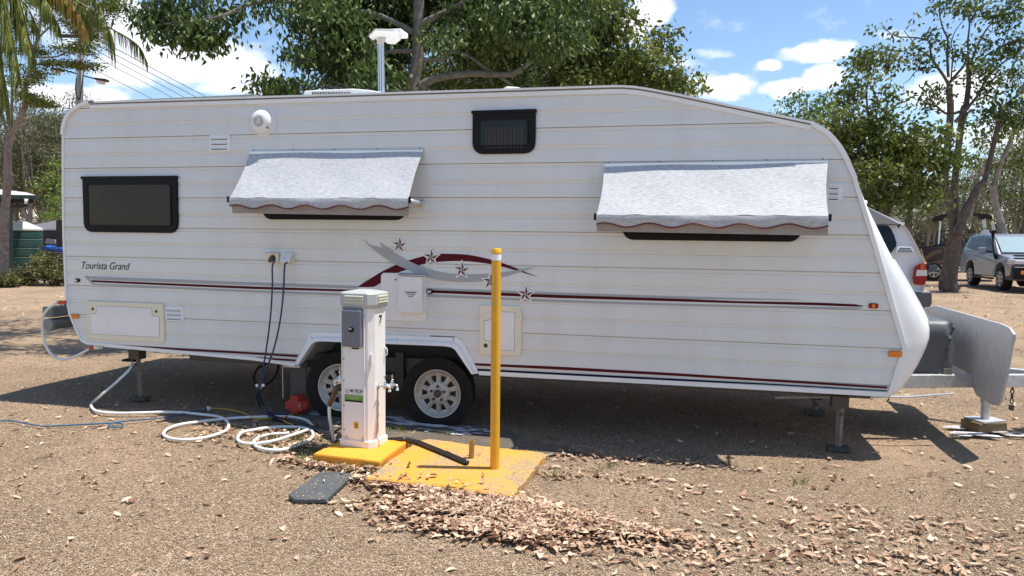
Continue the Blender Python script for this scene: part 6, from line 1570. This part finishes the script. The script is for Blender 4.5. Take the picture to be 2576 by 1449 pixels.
MB().tube(cat([P3D(70, 502, ts - .1), P3D(69, 512, ts - .1), P3D(60, 518, ts - .05), P3D(24, 520, ts)], 4), 0.055, 8).build('downpipe', 'timber_dark', sh, smooth=True)
MB().tube([P3D(66.5, 500.5, ts - .12), P3D(66.5, 513, ts - .12)], 0.062, 10).build('pipe_head', 'white_plastic', sh, smooth=True)
# water tank
tk = 26.5; tc_ = gnd(55, 576.5 + 1.61 * F / tk, 0); rT = (102.5 - 55) * tk / F
tank = empty('water_tank', tuple(tc_), 'dark green ribbed water tank with pale lid beside the shelter', 'water tank')
mat('tank_green', (0.008, 0.035, 0.022), rough=0.45)
topz = P3D(55, 579, tk).z; prof = []; nr = 5; hh = topz / nr
for k in range(nr):
    prof += [(rT * .97, k * hh), (rT, k * hh + .03), (rT, (k + 1) * hh - .07), (rT * .975, (k + 1) * hh - .03)]
MB().lathe(prof, tc_, (0, 0, 1), 36).build('tank_wall', 'tank_green', tank, smooth=True, autosm=30)
for k in range(nr): MB().lathe([(rT * .975, (k + 1) * hh - .035), (rT * 1.005, (k + 1) * hh - .03), (rT * 1.005, (k + 1) * hh - .008), (rT * .97, (k + 1) * hh)], tc_, (0, 0, 1), 36).build('tank_rib', mat('rib_pale', (0.10, 0.15, 0.13), rough=0.5), tank, smooth=True, autosm=30)
MB().lathe([(rT * 1.03, topz), (rT * 1.03, topz + .06), (rT * .3, topz + .30), (0, topz + .31)], tc_, (0, 0, 1), 36).build('tank_lid', 'roof_pale', tank, smooth=True, autosm=30)
# covered camper trailer behind
tcx = 31.0; cp_ = empty('camper_trailer', tuple(gnd(120, 576.5 + 1.61 * F / tcx, 0)), 'covered trailer with white cloth top between tank and caravan', 'trailer')
A_ = [(76, 567), (108, 561), (125, 557.5), (141, 553.5), (141, 575), (76, 575)]
platePx(A_, tcx, 1.6).build('cloth_top', mat('tarp_white', (0.72, 0.72, 0.73), rough=0.6), cp_)
platePx([(90, 575.5), (141, 575.5), (141, 640), (90, 640)], tcx + .1, 1.5).build('body', mat('trailer_dark', (0.02, 0.022, 0.028), rough=0.6), cp_)
platePx([(92, 575.6), (141, 575.6), (141, 579), (92, 579)], tcx - .02, 0.1).build('side_rail', 'galv', cp_)
platePx([(116, 600), (137, 603), (139, 614), (113, 612)], tcx - .05, 0.1).build('side_panel', mat('panel_dull', (0.25, 0.24, 0.24), rough=0.7), cp_)
for x_ in (100, 134):
    c = P3D(x_, 642, tcx + .1); c.z = 0.3; MB().lathe([(0.3, -.1), (0.3, .1)], c, fwd_h, 20).build('wheel', 'black_rubber', cp_)
pst = platePx([(141, 554), (160, 553), (160, 690), (141, 690)], 29.0, 0.3).build('timber_post', mat('post_brown', (0.055, 0.04, 0.035), rough=0.9, var=.3, vscale=5)); tag(pst, 'wide dark timber post standing against the caravan rear edge', 'post')
for i, (xa, xb, ya, yb, lb) in enumerate([(102, 124, 616, 628, 'crumpled bright blue tarp over the shrubs, left one beside the tank'), (134, 161, 621, 633, 'crumpled bright blue tarp touching the caravan rear edge')]):
    n_ = 10; vs_ = []; c0 = 26.0
    rnd = random.Random(i); rings = []
    for k in range(n_ + 1):
        u_ = k / n_; x_ = xa + (xb - xa) * u_; hgt = (yb - ya) * (0.5 + .5 * math.sin(math.pi * (u_ * .9 + .05))) * rnd.uniform(.8, 1.1)
        p = P3D(x_, yb, c0); hz_ = hgt * c0 / F
        rings.append([p, p + Vector((0, 0, hz_ * .7)), p + fwd_h * .2 + Vector((0, 0, hz_)), p + fwd_h * .5 + Vector((0, 0, hz_ * .8)), p + fwd_h * .7])
    tag(MB().loft(rings).build('blue_tarp', mat('tarp_blue', (0.008, 0.06, 0.26), rough=0.4)), lb, 'tarp')
lowr = platePx([(96, 633), (165, 637), (165, 700), (96, 700)], 26.9, 0.25).build('garden_wall', mat('wall_dark', (0.06, 0.05, 0.05), rough=0.9, var=.3, vscale=5)); tag(lowr, 'low dark wall behind the shrubs and under the blue tarps', 'wall')
# utility pole
tp = 30.0; pb_ = gnd(198, 577 + 1.61 * F / tp, 0)
pole = empty('utility_pole', tuple(pb_), 'weathered grey timber utility pole with two street lamp heads', 'utility pole')
ptop = P3D(205, 62, tp); MB().tube([pb_, P3D(199, 265, tp), ptop], [0.15, 0.135, 0.11], 14).build('pole', mat('pole_grey', (0.27, 0.26, 0.24), rough=0.85, var=0.25, vscale=4, stretch=(6, 6, .6)), pole, smooth=True)
pa, pc = P3D(155, 91, tp), P3D(250, 96, tp); MB().box((pa + pc) / 2 - fwd_h * .15, ((pc - pa).length, 0.1, 0.12), rz=YAW).build('crossarm', 'timber_dark', pole)
for (xa, ya), (xb, yb), (w0, w1) in (((196, 186), (150, 174), (126, 152)), ((205, 189), (238, 198), (237, 265))):
    MB().tube([P3D(xa, ya, tp), P3D(xb, yb, tp)], 0.03, 6).build('lamp_arm', 'timber_dark', pole)
    xc = (w0 + w1) / 2; yc_ = (171 if xc < 190 else 197)
    h_ = platePx([(w0, yc_ - 2), (w1, yc_ + 1), (w1 - 1, yc_ + 7), (w0 + 1, yc_ + 3)], tp - .15, 0.30).build('lamp_head', 'timber_dark', pole)
    platePx([(w0 + 4, yc_ + 4), (w1 - 5, yc_ + 7), (w1 - 8, yc_ + 14), (w0 + 7, yc_ + 12)], tp - .1, 0.2).build('lamp_lens', mat('lens_pale', (0.70, 0.62, 0.58), rough=0.3), h_)
MB().tube(cat([P3D(192, 195, tp - .2), P3D(190, 230, tp - .2), P3D(200, 250, tp - .2), P3D(208, 200, tp - .2), P3D(214, 150, tp - .2)], 6), 0.018, 5).build('pole_cable', 'black_plastic', pole, smooth=True)
for i, ((xa, ya), (xb, yb)) in enumerate([((258, 107), (511, 244)), ((250, 117), (485, 244)), ((243, 127), (457, 245)), ((236, 137), (429, 247)), ((209, 160), (378, 249))]):
    P0 = P3D(*( (xa, ya)), tp); k = 1.9; P1 = P3D(xb + (xb - xa) * .55, yb + (yb - ya) * .50, tp * 2.0)
    st_ = P3D(165 + i * 20, 90, tp) if i < 4 else P3D(206, 155, tp)
    pts = [st_] + [P0.lerp(P1, u_) - Vector((0, 0, 1.2 * math.sin(math.pi * u_) * 0)) for u_ in (0, .3, .6, 1)]
    tag(MB().tube(cat(pts, 4), 0.016, 4).build('power_line', 'timber_dark'), ('highest', 'second highest', 'middle', 'second lowest', 'lowest')[i] + ' of the five thin power lines slanting down to the caravan roof', 'power line', 'power lines from the utility pole')

# ------------------------------------------------------------------ vehicles
mat('paint_white', (0.78, 0.79, 0.80), rough=0.25, coat=0.6); mat('paint_silver', (0.27, 0.30, 0.35), rough=0.3, metal=0.3, coat=0.4)
mat('car_glass', (0.008, 0.010, 0.012), rough=0.06, spec=0.35); mat('bumper_grey', (0.09, 0.09, 0.095), rough=0.5)
mat('screen_glass', (0.30, 0.40, 0.42), rough=0.08, spec=0.9)
def wheel_mb(parent, c, axis, r, w_, face):
    wh = empty('wheel', tuple(Vector(c) - root_of(parent))); wh.parent = parent
    ax = Vector(axis).normalized()
    MB().lathe([(r * .62, -w_ / 2), (r * .9, -w_ / 2), (r, -w_ * .35), (r, w_ * .35), (r * .9, w_ / 2), (r * .62, w_ / 2)], c, ax, 32).build('tyre', 'black_rubber', wh, smooth=True, autosm=40)
    rm = MB(); f_ = Vector(c) + ax * (w_ / 2 * face)
    rm.lathe([(r * .64, 0), (r * .64, .015), (r * .57, .015), (r * .55, -.02)] if face > 0 else [(r * .64, 0), (r * .64, -.015), (r * .57, -.015), (r * .55, .02)], f_, ax, 28, caps=False)
    e1 = Vector((0, 0, 1)); e2 = ax.cross(e1)
    for k in range(6):
        a = k * math.pi / 3; d = e1 * math.cos(a) + e2 * math.sin(a); s_ = ax.cross(d)
        o_ = f_ + ax * .004 * face; rm.loft([[o_ + d * .03 + s_ * .03, o_ + d * .03 - s_ * .03, o_ + d * .03 - s_ * .03 - ax * .02 * face, o_ + d * .03 + s_ * .03 - ax * .02 * face], [o_ + d * r * .6 + s_ * .045, o_ + d * r * .6 - s_ * .045, o_ + d * r * .6 - s_ * .045 - ax * .02 * face, o_ + d * r * .6 + s_ * .045 - ax * .02 * face]])
    rm.lathe([(0.05, -.01), (0.05, .01), (0, .012)], f_ + ax * .008 * face, ax * face, 12)
    rm.build('rim', 'alloy', wh)
    MB().lathe([(r * .6, 0), (0, 0)], f_ - ax * .03 * face, ax, 20, caps=False).build('brake_drum', 'steel_dark', wh)
class Frame:
    """local car frame: s metres back from the nose, w sideways (0 = near side), z up"""
    def __init__(f, nose, back, side): f.o = Vector(nose); f.b = Vector(back).normalized(); f.s = Vector(side).normalized()
    def p(f, s, w_, z): return f.o + f.b * s + f.s * w_ + Vector((0, 0, z))
def hull(fr, prof, wf, W_, n=1):
    """closed body: side profile (s,z) with half width shrink wf(z,s)"""
    mid = W_ / 2; rings = []
    for k, in_ in ((-1, 0), (1, 0)):
        rings.append([fr.p(s, mid + k * (mid - wf(s, z)), z) for s, z in prof])
    inner = [[fr.p(s + (0 if 1 else 0), mid + k * (mid - wf(s, z) - 0.10), z) for s, z in prof] for k in (-1, 1)]
    return MB().loft([rings[0], rings[1]])
# silver SUV, nose towards the camera side
fr = Frame((9.56, 19.42, 0), (0, 1, 0), (1, 0, 0)); Wd = 1.86
suv = empty('parked_suv', (10.4, 21.6, 0), 'silver four wheel drive wagon parked facing us at the right edge', 'car')
wfs = lambda s, z: 0.0 if z < 1.05 else (z - 1.05) * 0.24
body = [(0.10, 0.50), (0.02, 0.62), (0.02, 0.85), (0.10, 0.98), (0.30, 1.05), (0.75, 1.11), (1.20, 1.16), (1.55, 1.17), (4.30, 1.20), (4.42, 1.05), (4.45, 0.60), (4.35, 0.42), (3.95, 0.42), (3.93, 0.62), (3.82, 0.80), (3.62, 0.88), (3.42, 0.88), (3.22, 0.80), (3.10, 0.62), (3.08, 0.40), (1.42, 0.40), (1.40, 0.62), (1.28, 0.80), (1.08, 0.88), (0.88, 0.88), (0.68, 0.80), (0.56, 0.62), (0.54, 0.45)]
hull(fr, body, wfs, Wd).build('body', 'paint_silver', suv, bevel=0.05, seg=3)
cab = [(1.20, 1.14), (1.55, 1.36), (2.00, 1.66), (2.25, 1.76), (2.60, 1.80), (3.70, 1.79), (4.05, 1.72), (4.22, 1.50), (4.34, 1.18)]
hull(fr, cab, lambda s, z: max(0.0, (z - 1.12)) * 0.26 + 0.015, Wd).build('cabin', 'paint_silver', suv, bevel=0.04, seg=3)
def sidewin(pts, w_off=-0.008):
    A_ = [fr.p(s, max(0.0, (z - 1.12)) * 0.26 + 0.015 + w_off, z) for s, z in pts]; return MB().loft([A_, [q + fr.s * 0.02 for q in A_]])
sidewin([(1.62, 1.20), (2.10, 1.60), (2.35, 1.70), (2.72, 1.72), (2.74, 1.22)]).build('side_window', 'car_glass', suv)
sidewin([(2.82, 1.22), (2.80, 1.72), (3.40, 1.72), (3.48, 1.24)]).build('side_window', 'car_glass', suv)
sidewin([(3.56, 1.26), (3.50, 1.70), (3.88, 1.66), (4.10, 1.32)]).build('side_window', 'car_glass', suv)
A_ = [fr.p(1.24, 0.14, 1.185), fr.p(1.24, Wd - 0.14, 1.185), fr.p(2.03, Wd - 0.22, 1.675), fr.p(2.03, 0.22, 1.675)]
off_ = Vector((0, -0.035, 0.03)); MB().loft([[q + off_ for q in A_], [q + off_ * .2 for q in A_]]).build('windscreen', 'screen_glass', suv)
for s_ in (0.98, 3.52): wheel_mb(suv, fr.p(s_, 0.16, 0.37), (-1, 0, 0), 0.37, 0.25, 1); wheel_mb(suv, fr.p(s_, Wd - 0.16, 0.37), (1, 0, 0), 0.37, 0.25, 1)
MB().box(fr.p(0.30, Wd / 2, 0.62), (Wd - 0.1, 0.75, 0.5)).build('underbody', 'steel_dark', suv)
MB().loft([[fr.p(s, w_, z) for s, z in [(-.16, .42), (-.20, .60), (-.17, .78), (-.05, .83), (0.04, .82), (0.1, .5)]] for w_ in (-0.03, Wd + 0.03)]).build('bull_bar', 'black_plastic', suv, bevel=0.03)
MB().box(fr.p(2.24, -0.01, 0.36), (0.10, 1.6, 0.06)).build('side_step', 'black_plastic', suv)
MB().tube([fr.p(1.20, -0.02, 1.0), fr.p(1.30, -0.03, 1.15), fr.p(1.62, 0.05, 1.48), fr.p(1.95, 0.12, 1.72), fr.p(1.95, 0.12, 1.86)], 0.05, 8).build('snorkel', 'black_plastic', suv, smooth=True)
MB().box(fr.p(1.93, 0.12, 1.86), (0.14, 0.18, 0.10)).build('snorkel_head', 'black_plastic', suv, bevel=0.02)
MB().box(fr.p(1.75, -0.24, 1.24), (0.24, 0.12, 0.22)).build('side_mirror', 'paint_silver', suv, bevel=0.03)
MB().box(fr.p(1.75, -0.08, 1.20), (0.22, 0.05, 0.05)).build('mirror_arm', 'black_plastic', suv)
MB().box(fr.p(0.17, 0.20, 0.93), (0.44, 0.34, 0.15), rz=0.3).build('headlight', 'clear_lens', suv, bevel=0.03)
for k, mm in ((0.2, 'amber'), (0.38, 'clear_lens')): MB().lathe([(0.06, 0), (0.05, .02), (0, .02)], fr.p(-0.20, k, 0.62), (0, -1, 0), 12).build('fog_lamp', mm, suv)
MB().box(fr.p(0.02, Wd / 2, 0.93), (0.7, 0.06, 0.12)).build('grille', 'chrome', suv)
MB().box(fr.p(0.30, Wd / 2, 1.12), (Wd - .3, 0.22, 0.05)).build('bonnet_guard', 'navy', suv, bevel=0.02)
# white four wheel drive, rear end showing past the caravan nose
YN = 7.8
z3 = lambda pts: [(onY(x, y, YN).x, onY(x, y, YN).z) for x, y in D(3350, 780, 3.15, pts)]
fwd4 = empty('parked_four_wheel_drive', (1.7, 8.7, 0), 'white four wheel drive wagon seen past the caravan nose, rear end right', 'car')
rearp = z3([(430, 228), (520, 233), (610, 245), (690, 325), (760, 430), (840, 600), (900, 740), (918, 810), (940, 900), (935, 1000), (915, 1085), (905, 1150)])
xr = rearp[-1][0]
bodyp = rearp + [(xr - .05, 0.55), (xr - .65, 0.55), (xr - .72, 0.72), (xr - .86, 0.86), (xr - 1.1, 0.92), (xr - 1.34, 0.86), (xr - 1.48, 0.72), (xr - 1.55, 0.5), (xr - 3.45, 0.5), (xr - 3.52, 0.72), (xr - 3.66, 0.86), (xr - 3.9, 0.92), (xr - 4.14, .86), (xr - 4.28, .72), (xr - 4.35, .5), (xr - 4.75, .52), (xr - 4.8, 1.0), (xr - 4.6, 1.12), (xr - 3.4, 1.22), (xr - 2.85, 1.80), (xr - 2.5, rearp[0][1] - .02)]
zt_ = rearp[0][1]
mb = MB(); rings = []
for k, (yy, ins) in enumerate([(YN + .10, 0.10), (YN + .02, 0.03), (YN, 0.0), (YN, 0.0)][:3] + [(YN + 1.94, 0.0), (YN + 1.92, 0.03), (YN + 1.84, 0.10)]):
    ring = []
    for x, z_ in bodyp:
        inn = max(0, z_ - 1.2) * 0.20; yv = yy + (inn if yy < YN + 1 else -inn)
        cx_ = 1.6; kx = 1 - ins * 0.04; ring.append((cx_ + (x - cx_) * (1 - ins * .10), yv, 1.1 + (z_ - 1.1) * (1 - ins * .12)))
    rings.append(ring)
mb.loft(rings); mb.build('body', 'paint_white', fwd4, smooth=True, autosm=42)
def side4(pts, y_off, th=0.012, px=True):
    q = z3(pts) if px else pts
    A_ = [Vector((x, YN + max(0, z_ - 1.2) * .20 + y_off, z_)) for x, z_ in q]; return MB().loft([A_, [v_ + Vector((0, th, 0)) for v_ in A_]])
side4([(-900, 345), (300, 340), (480, 338), (515, 370), (555, 460), (580, 560), (572, 600), (495, 688), (-900, 700)], -0.012).build('side_window', 'car_glass', fwd4)
side4([(585, 612), (610, 600), (740, 604), (765, 615), (785, 668), (770, 680), (560, 680)], -0.010, .02).build('vent_surround', 'paint_white', fwd4, bevel=0.004)
for k in range(3):
    side4([(615 - k * 16, 616 + k * 21), (755 + k * 10, 620 + k * 21), (760 + k * 10, 630 + k * 21), (606 - k * 16, 628 + k * 21)], -0.014, .004).build('vent_slot', 'steel_dark', fwd4)
lt = side4([(800, 840), (850, 812), (915, 808), (938, 880), (940, 900), (934, 1000), (922, 1060), (900, 1078), (800, 1074), (772, 1050), (770, 990), (782, 900)], -0.03, .06).build('tail_light', 'red_lens', fwd4, bevel=0.01)
side4([(812, 888), (938, 892), (940, 962), (800, 966)], -0.036, .02).build('reverse_lens', 'clear_lens', lt)
side4([(858, 822), (905, 820), (912, 884), (858, 884)], -0.034, .01).build('indicator_lens', 'orange_plastic', lt)
bp_ = z3([(700, 1165), (985, 1163), (1006, 1180), (1003, 1300), (975, 1370), (930, 1392), (700, 1392)])
mb = MB(); mb.loft([[(x, YN - .02, z_) for x, z_ in bp_], [(x, YN + 1.98, z_) for x, z_ in bp_]]); mb.build('rear_bumper', 'bumper_grey', fwd4, bevel=0.03, seg=3)
tpp = z3([(700, 1150), (985, 1158), (985, 1163), (700, 1163)]); MB().loft([[(x, YN - .0, z_) for x, z_ in tpp], [(x, YN + 1.9, z_) for x, z_ in tpp]]).build('bumper_step', 'paint_white', fwd4)
MB().add([(q[0], YN + .10, q[1]) for q in z3([(190, 95), (640, 326), (300, 322)])] + [(q[0], YN + .115, q[1]) for q in z3([(190, 95), (640, 326), (300, 322)])], [(0, 1, 2), (5, 4, 3), (0, 3, 4, 1), (1, 4, 5, 2), (2, 5, 3, 0)]).build('side_hatch_glass', mat('hatch_glass', (0.26, 0.25, 0.27), rough=0.12, spec=.7), fwd4)
side4([(160, 62), (195, 84), (690, 325), (640, 335), (170, 90)], -0.02, .03).build('side_hatch_frame', 'paint_white', fwd4)
side4([(260, 318), (650, 320), (640, 332), (260, 330)], -0.03, .02).build('gutter_rail', 'steel_dark', fwd4)
side4([(600, 330), (640, 332), (612, 372), (600, 360)], -0.03, .02).build('hatch_hinge', 'black_plastic', fwd4)
for xx in (xr - 1.1, xr - 3.9): wheel_mb(fwd4, (xx, YN + .16, 0.40), (0, -1, 0), 0.40, 0.27, 1); wheel_mb(fwd4, (xx, YN + 1.78, 0.40), (0, 1, 0), 0.40, 0.27, 1)
MB().box((xr - 2.5, YN + .95, .5), (4.0, 1.6, .25)).build('underbody', 'steel_dark', fwd4)

# boat on trailer
tB = 28.5
dirB = ray(2400, 660); dirB = Vector((dirB.x, dirB.y, 0)).normalized()
zb4 = lambda pts: D(3600, 780, 3.449, pts)
bo = empty('boat', tuple(gnd(2385, 601 + 1.61 * F / tB, 0)), 'dark brown boat with black canopy on its trailer behind the tree trunk', 'boat')
mat('boat_brown', (0.045, 0.022, 0.016), rough=0.3, coat=.4); mat('boat_tan', (0.16, 0.09, 0.05), rough=0.35)
def bloft(px, half, m, name, taper=0.0, parent=bo, tt_=tB):
    A_ = [atd(x, y, tt_) for x, y in zb4(px)]; n_ = len(A_)
    mb = MB(); rings = []
    for k in (-1, -.6, .6, 1):
        sh_ = 1 - (abs(k) == 1) * taper; c = sum(A_, Vector()) / n_
        rings.append([c + (p - c) * sh_ + dirB * (half * k) + dirB * half for p in A_])
    return mb.loft(rings).build(name, m, parent)
bloft([(80, 690), (95, 668), (230, 650), (450, 630), (800, 640), (1150, 640), (1150, 960), (500, 930), (250, 905), (150, 880), (110, 800)], 0.95, 'boat_brown', 'hull', 0.05)
A_ = [(95, 668), (230, 645), (450, 622), (800, 632), (1150, 632), (1150, 646), (450, 640), (230, 662), (95, 682)]
bloft(A_, 1.0, 'black_plastic', 'gunwale')
def flat(px, m, name, t_, th=0.02): 
    A__ = [atd(x, y, t_) for x, y in zb4(px)]; return MB().loft([A__, [p + dirB * th for p in A__]]).build(name, m, bo)
flat([(140, 800), (220, 730), (330, 700), (420, 720), (330, 750), (230, 800), (150, 850)], 'boat_tan', 'hull_graphic', tB - .03)
flat([(150, 900), (300, 850), (500, 810), (760, 740), (760, 770), (500, 850), (250, 905)], 'boat_tan', 'hull_graphic', tB - .03)
flat([(395, 680), (440, 680), (425, 750), (410, 745)], 'boat_tan', 'hull_badge', tB - .035)
flat([(230, 650), (330, 610), (450, 600), (450, 630), (230, 655)], mat('deck_blue', (0.03, 0.05, 0.09), rough=.4), 'bow_deck', tB + .2, 1.2)
cn = [(245, 320), (245, 285), (290, 245), (370, 222), (480, 210), (700, 205), (900, 208), (1000, 215), (1060, 245), (1062, 295), (1040, 285), (960, 280), (915, 290), (880, 262), (870, 235), (700, 225), (480, 230), (410, 250), (370, 300)]
A_ = [atd(x, y, tB + .1) for x, y in zb4(cn)]; MB().loft([A_, [p + dirB * 1.8 for p in A_]]).build('canopy', mat('canopy_black', (0.008, 0.008, 0.009), rough=.8), bo)
for a_, b_ in (((350, 310), (325, 630)), ((925, 290), (965, 410)), ((1070, 310), (1100, 480)), ((960, 250), (970, 400))):
    for dd in (0.15, 1.75): MB().tube([atd(*zb4([a_])[0], tB) + dirB * dd, atd(*zb4([b_])[0], tB) + dirB * dd], 0.02, 6).build('canopy_pole', 'aluminium', bo)
flat([(300, 600), (300, 470), (330, 440), (460, 430), (460, 445), (335, 455), (315, 480), (315, 600)], 'steel_dark', 'screen_frame', tB + .4, 1.0)
flat([(720, 420), (760, 430), (830, 440), (830, 470), (770, 480), (730, 490)], 'steel_dark', 'seat_back', tB + .6, .6)
flat([(740, 480), (820, 480), (820, 640), (740, 640)], 'pvc_grey', 'console', tB + .6, .6)
flat([(900, 470), (940, 425), (1005, 425), (1028, 480), (1000, 520), (910, 515)], mat('motor_white', (0.7, 0.78, 0.78), rough=.3), 'outboard_motor', tB + .7, .5)
tr = empty('boat_trailer', tuple(gnd(2385, 601 + 1.61 * F / tB, 0)), 'low dark boat trailer with one visible wheel and mudguard', 'trailer')
mb = MB(); 
for yy in (0.3, 1.6):
    P0, P1 = atd(*zb4([(290, 1000)])[0], tB + yy), atd(*zb4([(1100, 1000)])[0], tB + yy); mb.tube([P0, P1], 0.05, 6)
mb.tube([atd(*zb4([(320, 960)])[0], tB + .3), atd(*zb4([(700, 960)])[0], tB + .3)], 0.04, 6); mb.tube([atd(*zb4([(400, 940)])[0], tB + .3), atd(*zb4([(400, 1040)])[0], tB + .3)], 0.04, 6)
mb.build('trailer_frame', 'galv', tr)
wc = atd(*zb4([(245, 1015)])[0], tB); wc.z = 0.36; wheel_mb(tr, tuple(wc), tuple(-fwd_h), 0.36, 0.22, 1)
wc2 = wc + fwd_h * 1.7; wheel_mb(tr, tuple(wc2), tuple(fwd_h), 0.36, 0.22, 1)
A_ = [atd(x, y, tB - .14) for x, y in zb4([(195, 1000), (205, 915), (300, 905), (312, 930), (312, 1000)])]; MB().loft([A_, [p + fwd_h * .3 for p in A_]]).build('mudguard', mat('guard_grey', (0.10, 0.11, 0.13), rough=.5), tr, bevel=.01)
